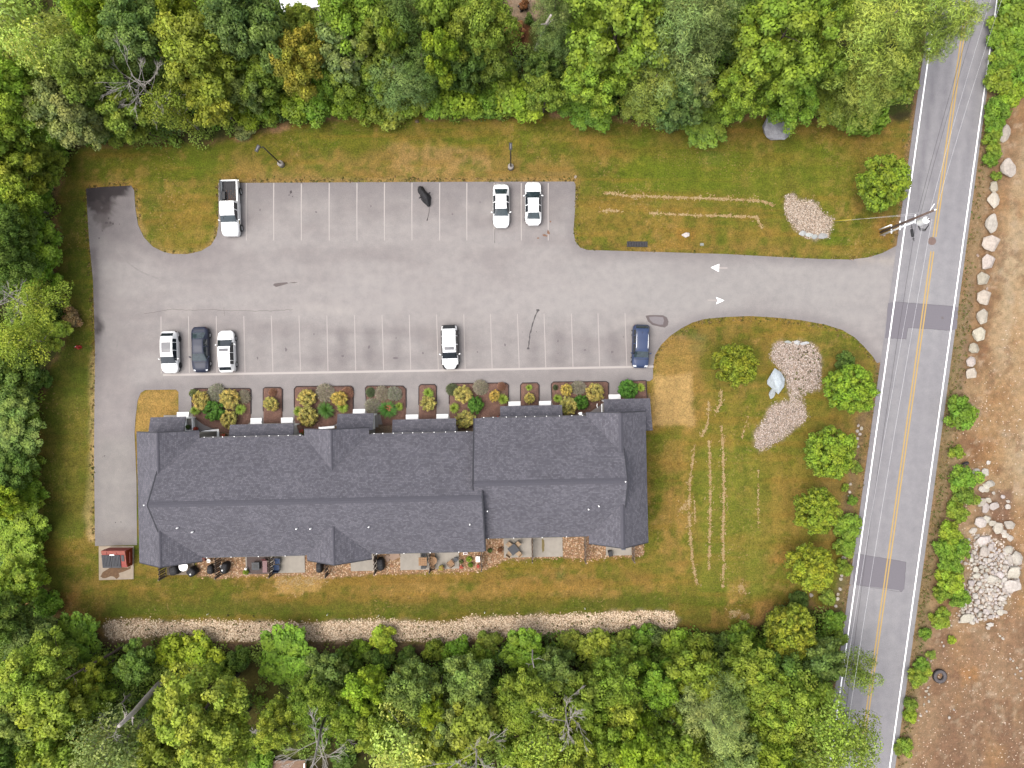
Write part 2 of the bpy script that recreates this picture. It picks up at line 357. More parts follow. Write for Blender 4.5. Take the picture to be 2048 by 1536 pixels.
C.line([(188, 720), (187, 860), (183, 960), (174, 1030), (186, 1075)], 8, A(214, 184, 142), 5, 8, .8, 16); C.line([(445, 362), (800, 360), (1150, 359)], 3, A(186, 154, 108), 4, 4, .7, 14)
C.poly([(118, 385), (170, 385), (186, 640), (180, 1085), (95, 1085), (72, 860), (110, 700)], A(104, 118, 42), 16, 26, .6, 40); C.poly([(205, 1196), (900, 1206), (1340, 1190), (1340, 1222), (900, 1232), (205, 1234)], A(104, 116, 42), 10, 12, .6, 40)
C.poly([(1394, 900), (1545, 900), (1545, 1185), (1394, 1190)], A(142, 142, 62), 20, 30, .4, 46); C.poly([(1240, 285), (1560, 300), (1720, 300), (1700, 400), (1320, 384)], A(116, 132, 42), 26, 36, .45, 50)
C.poly([(1308, 752), (1382, 748), (1388, 850), (1306, 850)], A(206, 172, 124), 6, 7, .9, 12)
mow = np.where(PX > 1310, np.sin(PX / 7.5 + fbm(PX, PY, 120, 55, 2) * 3), np.sin(PY / 7.5 + fbm(PX, PY, 120, 56, 2) * 3)); C.c = C.c * (1 + (.055 * mow * lawnmask)[:, None])
lf_ = np.array([1.22, 1.19, .95]); C.c = C.c * (1 - lawnmask[:, None] + lawnmask[:, None] * lf_[None])
# wood floor
leafy = fbm(PX, PY, 34, 61, 4)
for F_ in (FOREST_TOP, FOREST_BOT):
    d = sdist(PX, PY, F_) + (fbm(PX, PY, 26, 63, 3) - .5) * 22
    m = sstep(8, -8, d); fc = np.array(A(84, 78, 44))[None] * (1 - sstep(.4, .6, leafy))[:, None] + np.array(A(88, 98, 40))[None] * sstep(.4, .6, leafy)[:, None]
    C.c = C.c * (1 - m[:, None]) + fc * m[:, None]
    C.mix(sstep(12, 2, np.abs(d)) * .5 * sstep(.42, .62, leafy), A(190, 142, 104))
C.poly([(205, 1276), (520, 1284), (800, 1284), (1010, 1276), (1010, 1300), (800, 1312), (520, 1305), (220, 1300)], A(142, 116, 92), 8, 9, .9, 26)
C.poly([(455, 1330), (540, 1335), (560, 1400), (545, 1470), (470, 1450), (440, 1380)], A(132, 122, 62), 14, 16, .9, 30)
C.poly([(480, 1465), (640, 1440), (640, 1520), (470, 1530)], A(112, 122, 54), 14, 12, .9, 30)
C.poly([(1012, -20), (1090, -30), (1090, 36), (1012, 40)], A(196, 168, 144), 8, 8, .9, 20)
C.poly([(1000, 50), (1060, 50), (1060, 90), (990, 96)], A(150, 88, 66), 8, 10, .8, 20)
for a in ((1128, 198, 14, 10), (1115, 232, 18, 7), (1135, 225, 10, 6), (860, 238, 10, 5), (560, 258, 26, 5), (320, 280, 24, 6), (345, 262, 22, 9), (485, 276, 20, 6), (650, 238, 24, 5), (880, 232, 12, 4)):
    C.line([(a[0] - a[2] / 2, a[1]), (a[0] + a[2] / 2, a[1] - 3)], a[3], A(206, 158, 120), 5, 6, .8)
# verge left of the road, dirt lot and verge right of it
C.line([(x + 1, y) for x, y in LEDGE], 7, A(176, 138, 104), 6, 4, .8)
C.poly([(1716, 840), (1742, 800), (1735, 860), (1712, 1000), (1690, 1090), (1680, 1080), (1690, 960)], A(158, 130, 100), 10, 10, .8, 20)
C.poly([(1690, 1080), (1704, 1120), (1680, 1290), (1660, 1280)], A(150, 128, 98), 8, 8, .7, 20)
RE = REDGE[::-1]
C.poly(RE + [(2600, 2500), (2600, -900)], A(204, 170, 130), 4, 3, 1, 20)
dn = fbm(PX, PY, 80, 71, 5); dn2 = fbm(PX, PY, 24, 77, 4); right = sstep(0, 30, PX - (rr(PY) + 20))
C.mix(sstep(.46, .62, dn) * .75 * right, A(182, 140, 98)); C.mix(sstep(.55, .72, dn2) * .55 * right, A(166, 124, 88)); C.mix(sstep(.46, .3, dn2) * .45 * right, A(214, 176, 134))
C.poly([(1990, 380), (2040, 300), (2100, 300), (2100, 1000), (2030, 980), (2000, 700)], A(220, 194, 158), 30, 40, .9, 60)
C.poly([(1975, 260), (2060, 220), (2040, 330), (2000, 420), (1975, 700), (1950, 760), (1945, 560), (1962, 380)], A(176, 138, 104), 14, 20, .75, 40)
C.poly([(1920, 860), (1990, 870), (1990, 940), (1930, 940)], A(170, 122, 84), 14, 20, .7, 40)
C.poly([(1960, 980), (2020, 980), (2024, 1090), (1950, 1090)], A(158, 124, 104), 10, 14, .85, 30)
C.poly([(1850, 1250), (2100, 1210), (2100, 1700), (1800, 1700)], A(174, 138, 110), 26, 30, .85, 60)
C.poly([(1880, 1420), (2100, 1380), (2100, 1700), (1830, 1700)], A(158, 122, 98), 26, 40, .6, 50)
C.poly([(2030, 1000), (2100, 990), (2100, 1240), (2050, 1230), (2036, 1110)], A(206, 164, 120), 16, 20, .8, 40)
C.poly([(1918, 1340), (1950, 1335), (1955, 1360), (1925, 1365)], A(206, 140, 70), 10, 10, .6, 16)
C.line([(x + 7, y) for x, y in RE], 7, A(176, 134, 98), 6, 5, .8, 20)
C.line([(1925, 620), (1905, 760), (1895, 850), (1885, 960), (1872, 1050), (1850, 1200), (1822, 1440)], 9, A(132, 120, 72), 9, 9, .6, 26)
C.line([(1945, 560), (1925, 740), (1912, 860)], 8, A(150, 122, 100), 8, 6, .7, 20)
C.spots(A(226, 194, 154), 50, .55, .72, .6, right * (.3 + .7 * sstep(1300, 1150, PY)), 90); C.spots(A(150, 110, 84), 18, .6, .75, .5, right); C.spots(A(226, 200, 172), 14, .62, .76, .5, right)
for dx in (0, 22): C.line([(2046 - dx, 1010), (2030 - dx, 1130), (2024 - dx, 1260), (2000 - dx, 1310), (1950 - dx, 1330)], 4, A(196, 156, 120), 5, 4, .5, 20)
C.line([(x + 14, y) for x, y in RE], 12, A(176, 154, 118), 10, 8, .55, 24)
C.poly(PILE, A(152, 122, 100), 8, 8, .85, 14)
C.spots(A(204, 158, 108), 60, .52, .72, .45, right, 100)
# stony bands: colour under the loose stones
C.poly(GRAVEL_STRIP, A(216, 188, 160), 6, 8, .95, 20)
for b in (BED_A, BED_B): C.poly(b, A(208, 184, 166), 7, 8, .95, 16)
C.poly([(1575, 775), (1600, 775), (1608, 810), (1590, 812)], A(140, 130, 50), 8, 8, .8, 12)
C.poly(PATIO_GRAVEL, A(198, 158, 122), 2, 3, 1, 14)
C.poly([(380, 812), (500, 812), (1300, 790), (1300, 860), (380, 890)], A(168, 144, 124), 2, 2, 1, 14)
# height: gentle lumps, sunk a little below the asphalt
Z = -.035 + (fbm(PX, PY, 60, 90, 3) - .5) * .03
dl = np.minimum(sdist(PX, PY, LOT), sdist(PX, PY, ROAD)); bl = sdist(PX, PY, [(260, 830), (1310, 780), (1310, 1125), (262, 1165)])
far = sstep(6, 60, np.minimum(dl, bl)); Z += far * (fbm(PX, PY, 160, 95, 4) - .35) * .5
Z += right * sstep(10, 50, dl) * (fbm(PX, PY, 40, 99, 4) - .4) * .45
Z += np.clip(1 - ((PX - 1980) / 62) ** 2 - ((PY - 1155) / 98) ** 2, 0, 1) * .75
def ground_z(px, py):
    i = int(round(((px - 1024) / S + 61) / STEP)); j = int(round(((768 - py) / S + 46) / STEP))
    return float(Z[min(max(j, 0), ny - 1) * nx + min(max(i, 0), nx - 1)])
V = np.stack([X, Y, Z], 1)
ii, jj = np.meshgrid(np.arange(nx - 1), np.arange(ny - 1)); a0 = (jj * nx + ii).ravel()
FQ = np.stack([a0, a0 + 1, a0 + nx + 1, a0 + nx], 1)
fcx = PX[FQ].mean(1); fcy = PY[FQ].mean(1)
is_dirt = fcx > rr(fcy) + 6
is_for = (np.minimum(sdist(fcx, fcy, FOREST_TOP), sdist(fcx, fcy, FOREST_BOT)) < 0) & ~is_dirt
M_LAWN = ground_mat('lawn_turf', 7.0, A(222, 184, 124), (.60, .72), .42)
M_WOOD = ground_mat('wood_floor', 6.0, A(150, 110, 70), (.6, .7), .4)
M_DIRT = ground_mat('bare_dirt', 8.0, A(236, 212, 186), (.64, .72), .26)
def sub(name, sel, mat, label, cat):
    f = FQ[sel]; u, inv = np.unique(f, return_inverse=True)
    o = link(name, mesh(name, V[u], inv.reshape(f.shape), mat, True, C.c[u])); return tag(o, label, cat, None, 'structure')
sub('lawn', ~is_dirt & ~is_for, M_LAWN, 'mown lawn with green and dry brown streaks around the car park and building', 'lawn')
sub('forest_floor', is_for, M_WOOD, 'shaded leaf litter ground under the trees around the lawn', 'forest floor')
sub('dirt_lot', is_dirt, M_DIRT, 'bare brown and tan dirt lot on the far side of the road', 'dirt')
# the land beyond, out to the horizon
ring = MB(); o_, i_ = 3000, (60.9, 45.9)
ring.add([(-o_, -o_, -.3), (o_, -o_, -.3), (o_, o_, -.3), (-o_, o_, -.3), (-i_[0], -i_[1], -.12), (i_[0], -i_[1], -.12), (i_[0], i_[1], -.12), (-i_[0], i_[1], -.12)],
         [(0, 1, 5, 4), (1, 2, 6, 5), (2, 3, 7, 6), (3, 0, 4, 7)])
tag(ring.obj('ground', pm('far_ground', A(92, 98, 46), .3, .2, .95)), 'wooded land stretching away beyond the picture', 'ground', None, 'structure')

# ------------------------------------------------------------------ asphalt
def cut_sheet(name, poly, cell, z, thick, paint, mat):
    bm = bmesh.new()
    vs = [bm.verts.new((*W(x, y)[:2], z)) for x, y in poly]
    f = bm.faces.new(vs); f.normal_update()
    if f.normal.z < 0: bmesh.ops.reverse_faces(bm, faces=[f])
    xs = [v.co.x for v in vs]; ys = [v.co.y for v in vs]
    rim = [(v.co.copy()) for v in f.verts]
    bmesh.ops.triangulate(bm, faces=bm.faces[:])
    for ax, lo, hi in ((0, min(xs), max(xs)), (1, min(ys), max(ys))):
        t = lo + cell
        while t < hi:
            co = (t, 0, 0) if ax == 0 else (0, t, 0); no = (1, 0, 0) if ax == 0 else (0, 1, 0)
            ge = [e for e in bm.edges if (e.verts[0].co[ax] - t) * (e.verts[1].co[ax] - t) <= 0]
            gf = set(fc for e in ge for fc in e.link_faces); gv = set(v for fc in gf for v in fc.verts); gee = set(e for fc in gf for e in fc.edges)
            bmesh.ops.bisect_plane(bm, geom=list(gf) + list(gee) + list(gv), plane_co=co, plane_no=no, dist=1e-5)
            t += cell
    me = bpy.data.meshes.new(name)
    nv = len(bm.verts); edge = [bm.verts.new(p) for p in rim]; low = [bm.verts.new(p - Vector((0, 0, thick))) for p in rim]
    for k in range(len(rim)):
        q = (k + 1) % len(rim); bm.faces.new((edge[k], low[k], low[q], edge[q]))
    bm.to_mesh(me); bm.free()
    co = np.empty(len(me.vertices) * 3, dtype=np.float32); me.vertices.foreach_get('co', co); co = co.reshape(-1, 3)
    px = co[:, 0] * S + 1024; py = 768 - co[:, 1] * S
    cv = paint(px, py); a = me.attributes.new('Col', 'FLOAT_COLOR', 'POINT'); c = np.ones((len(co), 4), dtype=np.float32); c[:, :3] = cv
    a.data.foreach_set('color', c.ravel()); me.materials.append(mat); me.update()
    return link(name, me)
def asphalt_mat(name, rough=.85):
    m, nt, b = new_mat(name)
    at = nt.nodes.new('ShaderNodeAttribute'); at.attribute_name = 'Col'
    n1 = noise_node(nt, 14, 3, .7); n2 = noise_node(nt, .9, 5, .65); n3 = noise_node(nt, 40, 2, .6)
    r1 = ramp(nt, n1.outputs[0], [(.3, (.80,) * 3), (.7, (1.18,) * 3)]); r2 = ramp(nt, n2.outputs[0], [(.3, (.90, .90, .91)), (.7, (1.09, 1.08, 1.07))])
    r3 = ramp(nt, n3.outputs[0], [(.3, (.88,) * 3), (.7, (1.1,) * 3)])
    nt.links.new(mixc(nt, mixc(nt, mixc(nt, at.outputs[0], r1.outputs[0]), r2.outputs[0]), r3.outputs[0]), b.inputs['Base Color'])
    b.inputs['Roughness'].default_value = rough; b.inputs['Specular IOR Level'].default_value = .2; bump(nt, b, n3.outputs[0], .25, .01); return m
def paint_lot(px, py):
    c = Canvas(px, py, A(200, 192, 190)); c.seed = 900
    n = fbm(px, py, 90, 800, 4, 30); c.mix(sstep(.35, .7, n) * .6, A(213, 206, 203)); c.mix(sstep(.5, .2, n) * .5, A(186, 177, 176))
    c.poly([(1150, 520), (1780, 520), (1780, 640), (1100, 640)], A(209, 204, 201), 60, 30, .7, 60)
    c.poly([(440, 560), (1250, 545), (1250, 625), (440, 625)], A(216, 209, 206), 30, 16, .6, 60)
    d = sdist(px, py, LOT); c.mix(sstep(-26, -2, d) * .55, A(170, 162, 163))
    c.poly([(440, 360), (1160, 360), (1160, 400), (440, 400)], A(178, 170, 171), 16, 10, .6, 40)
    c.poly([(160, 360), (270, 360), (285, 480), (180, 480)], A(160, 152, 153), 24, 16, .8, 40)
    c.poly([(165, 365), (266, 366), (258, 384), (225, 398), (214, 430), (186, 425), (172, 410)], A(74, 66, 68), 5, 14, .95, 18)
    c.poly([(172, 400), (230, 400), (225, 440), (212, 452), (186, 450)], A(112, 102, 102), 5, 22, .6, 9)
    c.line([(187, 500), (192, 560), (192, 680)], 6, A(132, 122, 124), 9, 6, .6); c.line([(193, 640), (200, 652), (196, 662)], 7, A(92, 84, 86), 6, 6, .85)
    c.poly([(270, 400), (300, 500), (360, 512), (420, 505), (440, 470), (470, 480), (430, 545), (330, 540), (270, 490)], A(190, 180, 179), 12, 10, .5, 30)
    for i, x in enumerate((352, 404, 458, 515, 570, 628, 682, 738, 792, 846, 900, 955, 1010, 1062, 1116, 1170, 1224)):
        k = (.2, .2, .25, .3, .3, .3, .55, .6, .35, .2, .2, .2, .25, .35, .55, .25, .5)[i]
        c.line([(x + 2, 668), (x + 4, 722)], 11, A(162, 154, 155), 12, 6, k, 14)
        c.line([(x + 1, 388), (x + 1, 440)], 12, A(180, 172, 171), 12, 6, .3, 14)
    c.poly([(190, 700), (270, 700), (270, 860), (190, 900)], A(192, 182, 181), 18, 12, .5, 40)
    c.poly([(192, 870), (270, 870), (272, 1090), (192, 1090)], A(194, 188, 183), 18, 12, .7, 40)
    c.poly([(192, 1060), (272, 1060), (272, 1092), (192, 1092)], A(170, 160, 155), 10, 8, .5, 20)
    c.poly([(300, 756), (1300, 740), (1300, 775), (300, 785)], A(186, 178, 177), 10, 8, .55, 40)
    for p in ((1720, 518), (1762, 522)): c.line([p, (p[0] + 22, p[1] + 1)], 7, A(232, 220, 207), 8, 6, .5)
    for p in (((340, 624), (380, 622)), ((600, 612), (700, 625)), ((1235, 650), (1300, 635))): c.line(p, 9, A(224, 216, 211), 12, 8, .6)
    return c.c
def paint_road(px, py):
    c = Canvas(px, py, A(196, 193, 197)); c.seed = 1900
    n = fbm(px, py, 60, 820, 4, 200); c.mix(sstep(.4, .7, n) * .5, A(206, 204, 206))
    t = (px - rl(py)) / (rr(py) - rl(py))
    up = sstep(560, 300, py)
    for c0, w, k in ((.14, .05, .5), (.36, .05, .35), (.66, .05, .25), (.87, .06, .3)):
        c.mix(np.exp(-((t - c0) / w) ** 2) * k * (.55 + .75 * up) * (.7 + .6 * n), A(156, 152, 161))
    c.mix(sstep(.02, -.03, t) * .5, A(182, 176, 179)); c.mix(sstep(.98, 1.04, t) * .5, A(186, 184, 187))
    return c.c
ASPH = asphalt_mat('asphalt')
lot = tag(cut_sheet('parking_lot', LOT, .32, 0.0, .07, paint_lot, ASPH), 'grey asphalt parking lot with painted stalls and a drive to the road', 'parking lot', None, 'structure')
road = tag(cut_sheet('road', ROAD, .5, .006, .07, paint_road, ASPH), 'grey two lane road with double yellow centre lines', 'road', None, 'structure')

def ribbon(pts, w, z):
    """flat strip along a polyline (pixels)"""
    P = [W(*p) for p in pts]; v, f = [], []
    for i, p in enumerate(P):
        t = (P[min(i + 1, len(P) - 1)] - P[max(i - 1, 0)]).normalized(); n = Vector((-t.y, t.x, 0)); ww = w[i] if hasattr(w, '__len__') else w
        v += [(p + n * ww / 2)[:2] + (z,), (p - n * ww / 2)[:2] + (z,)]
    f = [(2 * i, 2 * i + 1, 2 * i + 3, 2 * i + 2) for i in range(len(P) - 1)]
    return v, f
def strip(name, pts, w, z, mat, parent):
    mb = MB(); v, f = ribbon(pts, w, z); mb.add(v, f); return mb.obj(name, mat, parent)
def flat(name, poly, z, mat, parent):
    mb = MB(); P = [(*W(*p)[:2], z) for p in poly]
    a = sum(P[i][0] * P[(i + 1) % len(P)][1] - P[(i + 1) % len(P)][0] * P[i][1] for i in range(len(P)))
    mb.add(P if a > 0 else P[::-1], [tuple(range(len(P)))]); return mb.obj(name, mat, parent)
LOTC, ROADC = A(201, 191, 190), A(196, 191, 195)
M_STALL = paint_mat('stall_paint', A(238, 227, 221), .34, LOTC); M_STALL_W = paint_mat('worn_stall_paint', A(236, 224, 218), .55, LOTC)
M_WHITE = paint_mat('white_road_paint', (.8, .8, .8), .06, ROADC); M_YEL = paint_mat('yellow_road_paint', A(252, 208, 112), .08, ROADC)
M_FADE = paint_mat('faded_paint', A(224, 212, 206), .55, LOTC)
for x in (492.7, 547.5, 602.8, 658.5, 714, 769, 824, 879.4, 933.7, 988.5, 1042.7, 1096.5):
    strip('stall_line', [(x, 366), (x - .3, 420), (x, 481)], [.12, .1, .085], .004, M_STALL, lot)
for i, (xt, xb) in enumerate(((322, 322.5), (377, 378.7), (432.5, 434), (487.6, 490), (542.7, 545.8), (598, 601), (653.7, 656), (709, 711.3), (764, 767.3), (818.5, 821.5), (873, 876.6),
                              (927.5, 930.3), (981, 984.3), (1034.8, 1038.4), (1088, 1091.6), (1142.7, 1146), (1196, 1199.2), (1250, 1253.6))):
    yt = 633 - i * .4; yb = 747 - i * .85
    strip('stall_line', [(xt, yt), ((xt + xb) / 2, (yt + yb) / 2), (xb, yb)], .085, .004, M_STALL_W if i > 1 else M_STALL, lot)
strip('kerb_line', [(326, 750), (600, 745.5), (900, 740.5), (1307, 733)], .24, .004, M_STALL, lot)
flat('arrow_marking', [(1421.5, 535), (1438.5, 527.8), (1437.5, 543.6)], .004, M_WHITE, lot); flat('arrow_shaft', [(1438.6, 534), (1455, 534), (1455, 538), (1438.6, 538)], .004, M_FADE, lot)
flat('arrow_marking', [(1448.5, 600.8), (1432, 608.5), (1435.5, 600.5), (1432, 594)], .004, M_WHITE, lot); flat('arrow_shaft', [(1434.5, 599), (1434.5, 602.5), (1415, 602), (1415, 599)], .004, M_FADE, lot)
# asphalt repairs, tar and stains
M_TAR = pm('tar', A(96, 88, 90), .3, 9, .6); M_CRACK = pm('crack', A(160, 148, 146), .3, 9, .9); M_OIL = pm('oil_stain', A(140, 126, 124), .3, 7, .8)
M_PATCH = pm('patch_asphalt', A(160, 154, 163), .14, 12, .85); M_PATCHR = pm('patch_rim', A(140, 126, 126), .15, 12, .85); M_PATCHC = pm('patch_core', A(176, 167, 170), .1, 9, .85)
def wob(pts, a, n=5):
    o = []
    for (x0, y0), (x1, y1) in zip(pts[:-1], pts[1:]):
        for k in range(n): t = k / n; o.append((x0 + (x1 - x0) * t + rnd.uniform(-a, a), y0 + (y1 - y0) * t + rnd.uniform(-a, a)))
    return o + [pts[-1]]
def blob(cx, cy, rx, ry, n=22, j=.25, rot=0):
    o = []
    for k in range(n):
        a = 2 * math.pi * k / n; q = 1 + rnd.uniform(-j, j); x, y = rx * q * math.cos(a), ry * q * math.sin(a)
        o.append((cx + x * math.cos(rot) - y * math.sin(rot), cy + x * math.sin(rot) + y * math.cos(rot)))
    return o
PATCH = [(1291, 631.5), (1300, 630), (1326, 630.5), (1334, 635), (1337, 643), (1336, 650), (1330, 655), (1322, 654), (1305, 650), (1296, 643)]
flat('repair_patch', PATCH, .004, M_PATCHR, lot); flat('repair_patch', [(1298, 634), (1310, 633), (1326, 634.5), (1328, 641), (1326, 649), (1318, 649.5), (1306, 646), (1300, 640)], .008, M_PATCHC, lot)
strip('tar_seal', wob([(1076, 620), (1071, 632), (1064, 652), (1060, 668), (1059, 680), (1056.5, 697)], .5, 4), [.12 + .05 * math.sin(k * 1.9) for k in range(21)], .008, M_TAR, lot)
flat('tar_seal', blob(1076, 620.5, 3.5, 2.2, 12), .012, M_TAR, lot); flat('tar_seal', blob(1056.5, 697, 2.6, 2.2, 12), .012, M_TAR, lot)
strip('crack', wob([(288, 627), (318, 623), (345, 618), (385, 621), (420, 619), (470, 622), (520, 622), (560, 621), (585, 619)], .9, 6), .045, .004, M_CRACK, lot)
strip('crack', wob([(448, 614), (449, 632)], .6, 6), .04, .008, M_CRACK, lot)
strip('crack', wob([(989, 458), (989.5, 486)], .25, 6), .05, .012, M_TAR, lot)
flat('oil_stain', [(546, 570), (549, 567), (556, 566), (566, 565), (574, 564.5), (577, 566.5), (570, 569), (560, 572), (552, 574)], .004, M_OIL, lot)
flat('oil_stain', [(578, 565.5), (588, 564), (596, 564.5), (588, 566.5)], .004, M_OIL, lot)
flat('oil_stain', blob(790, 716, 6, 1.6, 14, .4), .0125, pm('soft_stain', A(150, 140, 142), .2, 7, .85), lot)
for a in ((582, 384, 2.2, 3.4), (578, 390, 1, 1.5), (585, 393, 1.2, 1), (203, 415, 3, 3), (213, 446, 3.2, 2.4), (221, 446, 2.4, 3), (226, 448, 1.6, 2.2), (217, 437, 1.6, 2), (239, 448, 1, 1.2), (205, 462, 1, 1), (198, 476, 1.2, 1.6),
          (209, 912, 1.5, 1.1), (205, 914, .8, .8), (231, 1045, 1.1, 1.1), (242, 1044, 1.1, 1.1), (1045, 664, .7, .7), (1073, 663.5, .9, .9), (1247, 674, 1, .8), (1116, 707, .8, .8)):
    flat('oil_stain', blob(*a, 11, .35), .006, pm('dark_spot', A(110, 100, 102), .3, 8, .8), lot)
for x, y, rx, ry in ((572, 700, 2, 4), (628, 668, 1.4, 2), (686, 712, 3, 2), (738, 694, 2, 3), (792, 676, 1.2, 1.6), (846, 706, 1.6, 2.4), (955, 704, 1.4, 1.2), (1010, 690, 2, 2.6), (1116, 682, 1.6, 2.2), (1170, 700, 2.2, 1.8), (1224, 704, 2.4, 3), (515, 716, 1.6, 2.4), (520, 420, 1.5, 2.2), (632, 424, 2, 1.6), (742, 412, 1.4, 2.4), (905, 428, 1.6, 2), (960, 404, 1.2, 1.5)):
    flat('oil_stain', blob(x, y, rx, ry, 13, .4), .005, pm('soft_stain', A(172, 162, 162), .2, 7, .85), lot)
for k, (cx, cy, r_) in enumerate(((352, 428, 140), (330, 700, 96))):
    a0, a1 = ((1.6, 2.6), (3.2, 4.3))[k]
    strip('tyre_track', [(cx + r_ * math.cos(a0 + (a1 - a0) * q / 18), cy + r_ * .95 * math.sin(a0 + (a1 - a0) * q / 18)) for q in range(19)], .16, .0045 + k * .0006, pm('track_m', A(194, 186, 184), .14, 2, .9), lot)
for a in ((1090, 471, 5, 2.2), (1097, 465, 2.2, 4.5), (1076, 476, 2.5, 1.2), (1101, 443, 2, 2)): flat('rust_stain', blob(*a, 13, .4), .006, pm('rust', A(176, 132, 104), .3, 8, .9), lot)
# road markings
ys = list(range(-800, 2400, 80))
strip('edge_line', [(rl(y), y) for y in ys], .13, .016, M_WHITE, road); strip('edge_line', [(rr(y), y) for y in ys], .13, .016, M_WHITE, road)
for y0, y1 in ((-800, 474), (503, 2400)):
    yy = [y0 + (y1 - y0) * k / 20 for k in range(21)]
    for s in (-2.7, 2.7): strip('centre_line', [(rc(y) + s, y) for y in yy], .135, .016, M_YEL, road)
flat('repair_patch', wob([(1790, 603.5), (1908, 613), (1917, 615), (1913, 658), (1901, 661), (1845, 657), (1816, 655.6), (1812, 678), (1770, 676), (1776, 606), (1790, 603.5)], .5, 5)[:-1], .010, M_PATCH, road)
flat('repair_patch', wob([(1715, 1108), (1812, 1124), (1808, 1178), (1804, 1184), (1796, 1180), (1714, 1170), (1705, 1169), (1709, 1108), (1715, 1108)], .5, 5)[:-1], .010, M_PATCH, road)
for pts in ([(1790, 603.5), (1908, 613)], [(1845, 657), (1901, 661)], [(1816, 655.6), (1812, 678)], [(1812, 678), (1770, 676)], [(1816, 655.6), (1845, 657)], [(1715, 1108), (1812, 1124)], [(1812, 1124), (1808, 1178)], [(1804, 1184), (1714, 1170)]):
    strip('crack', wob(pts, .5, 12), .035, .0135, pm('joint', A(132, 124, 134), .3, 9, .9), road)
flat('oil_stain', blob(1885, 636, 3, 2.6, 14, .3), .0135, pm('soft_stain', A(150, 140, 142), .2, 7, .85), road)
# ------------------------------------------------------------------ apartment building
TH = math.atan(.0218); U0, V0 = -12.5, -10.6
def toW(u, v, z=0): return Vector((u * math.cos(TH) - v * math.sin(TH), u * math.sin(TH) + v * math.cos(TH), z))
def L(px, py, z=0):
    p = W(px, py, z); return Vector((p.x * math.cos(TH) + p.y * math.sin(TH), -p.x * math.sin(TH) + p.y * math.cos(TH), z))
bld = empty('apartment_building', toW(U0, V0), TH)
tag(bld, 'long row of apartments under dark grey shingled gable roofs beside the parking lot', 'building')
def shingle_mat():
    m, nt, b = new_mat('shingles')
    uv = nt.nodes.new('ShaderNodeUVMap'); uv.uv_map = 'UVMap'
    br = nt.nodes.new('ShaderNodeTexBrick'); nt.links.new(uv.outputs[0], br.inputs['Vector'])
    br.inputs['Color1'].default_value = (*A(130, 128, 138), 1); br.inputs['Color2'].default_value = (*A(164, 161, 170), 1); br.inputs['Mortar'].default_value = (*A(112, 110, 120), 1)
    br.inputs['Scale'].default_value = 1; br.inputs['Mortar Size'].default_value = .012; br.inputs['Bias'].default_value = -.25
    br.inputs['Brick Width'].default_value = .22; br.inputs['Row Height'].default_value = .17; br.offset_frequency = 2; br.offset = .37
    b2 = nt.nodes.new('ShaderNodeTexBrick'); mp = nt.nodes.new('ShaderNodeMapping'); mp.inputs['Location'].default_value = (.13, .05, 0); nt.links.new(uv.outputs[0], mp.inputs[0]); nt.links.new(mp.outputs[0], b2.inputs['Vector'])
    b2.inputs['Color1'].default_value = (.93,) * 3 + (1,); b2.inputs['Color2'].default_value = (1.1,) * 3 + (1,); b2.inputs['Mortar'].default_value = (.9,) * 3 + (1,)
    b2.inputs['Scale'].default_value = 1; b2.inputs['Brick Width'].default_value = .55; b2.inputs['Row Height'].default_value = .29; b2.inputs['Mortar Size'].default_value = .0; b2.offset = .61
    n = noise_node(nt, .35, 4, .6); r = ramp(nt, n.outputs[0], [(.3, (.93, .93, .94)), (.7, (1.06, 1.06, 1.07))])
    n2 = noise_node(nt, 9, 3, .7); r2 = ramp(nt, n2.outputs[0], [(.3, (.92,) * 3), (.7, (1.08,) * 3)])
    nt.links.new(mixc(nt, mixc(nt, mixc(nt, br.outputs[0], b2.outputs[0]), r.outputs[0]), r2.outputs[0]), b.inputs['Base Color'])
    b.inputs['Roughness'].default_value = .9; b.inputs['Specular IOR Level'].default_value = .2; bump(nt, b, br.outputs['Fac'], -.4, .02); return m
SHING = shingle_mat()
M_WALL = pm('siding', A(196, 190, 180), .06, 3, .8); M_TRIM = pm('white_trim', (.78, .78, .77), .05, 5, .55); M_VENT = pm('ridge_cap', A(116, 114, 126), .2, 14, .9)
def slopes(name, quads, parent=bld, th=.16):
    """quads: eave0, eave1, ridge1, ridge0 in building coordinates; each becomes a slab with metre UVs"""
    v, f, uv = [], [], []
    for q in quads:
        q = [Vector((p[0] - U0, p[1] - V0, p[2])) for p in q]
        du = (q[1] - q[0]).normalized(); n = (q[1] - q[0]).cross(q[3] - q[0]).normalized()
        if n.z < 0: n = -n
        dv = n.cross(du)
        b = len(v); v += q + [p - n * th for p in q]
        faces = [(0, 1, 2, 3), (7, 6, 5, 4), (0, 4, 5, 1), (1, 5, 6, 2), (2, 6, 7, 3), (3, 7, 4, 0)]
        if (q[1] - q[0]).cross(q[2] - q[0]).z < 0: faces = [t[::-1] for t in faces]
        for t in faces:
            f.append(tuple(b + i for i in t))
            for i in t: p = q[i % 4]; uv.append(((p - q[0]).dot(du) + q[0].x * du.x + q[0].y * du.y, (p - q[0]).dot(dv)))
    me = mesh(name, v, f, SHING, uv=uv); return link(name, me, parent)
def gable_u(u0, u1, vn, vs, ze, zr, vr):   # ridge runs east-west
    return [((u0, vs, ze), (u1, vs, ze), (u1, vr, zr), (u0, vr, zr)), ((u1, vn, ze), (u0, vn, ze), (u0, vr, zr), (u1, vr, zr))]
def gable_v(uw, ue, vn, vs, ze, zr, ur):   # ridge runs north-south
    return [((uw, vn, ze), (uw, vs, ze), (ur, vs, zr), (ur, vn, zr)), ((ue, vs, ze), (ue, vn, ze), (ur, vn, zr), (ur, vs, zr))]
ZE, ZR = 5.5, 9.7
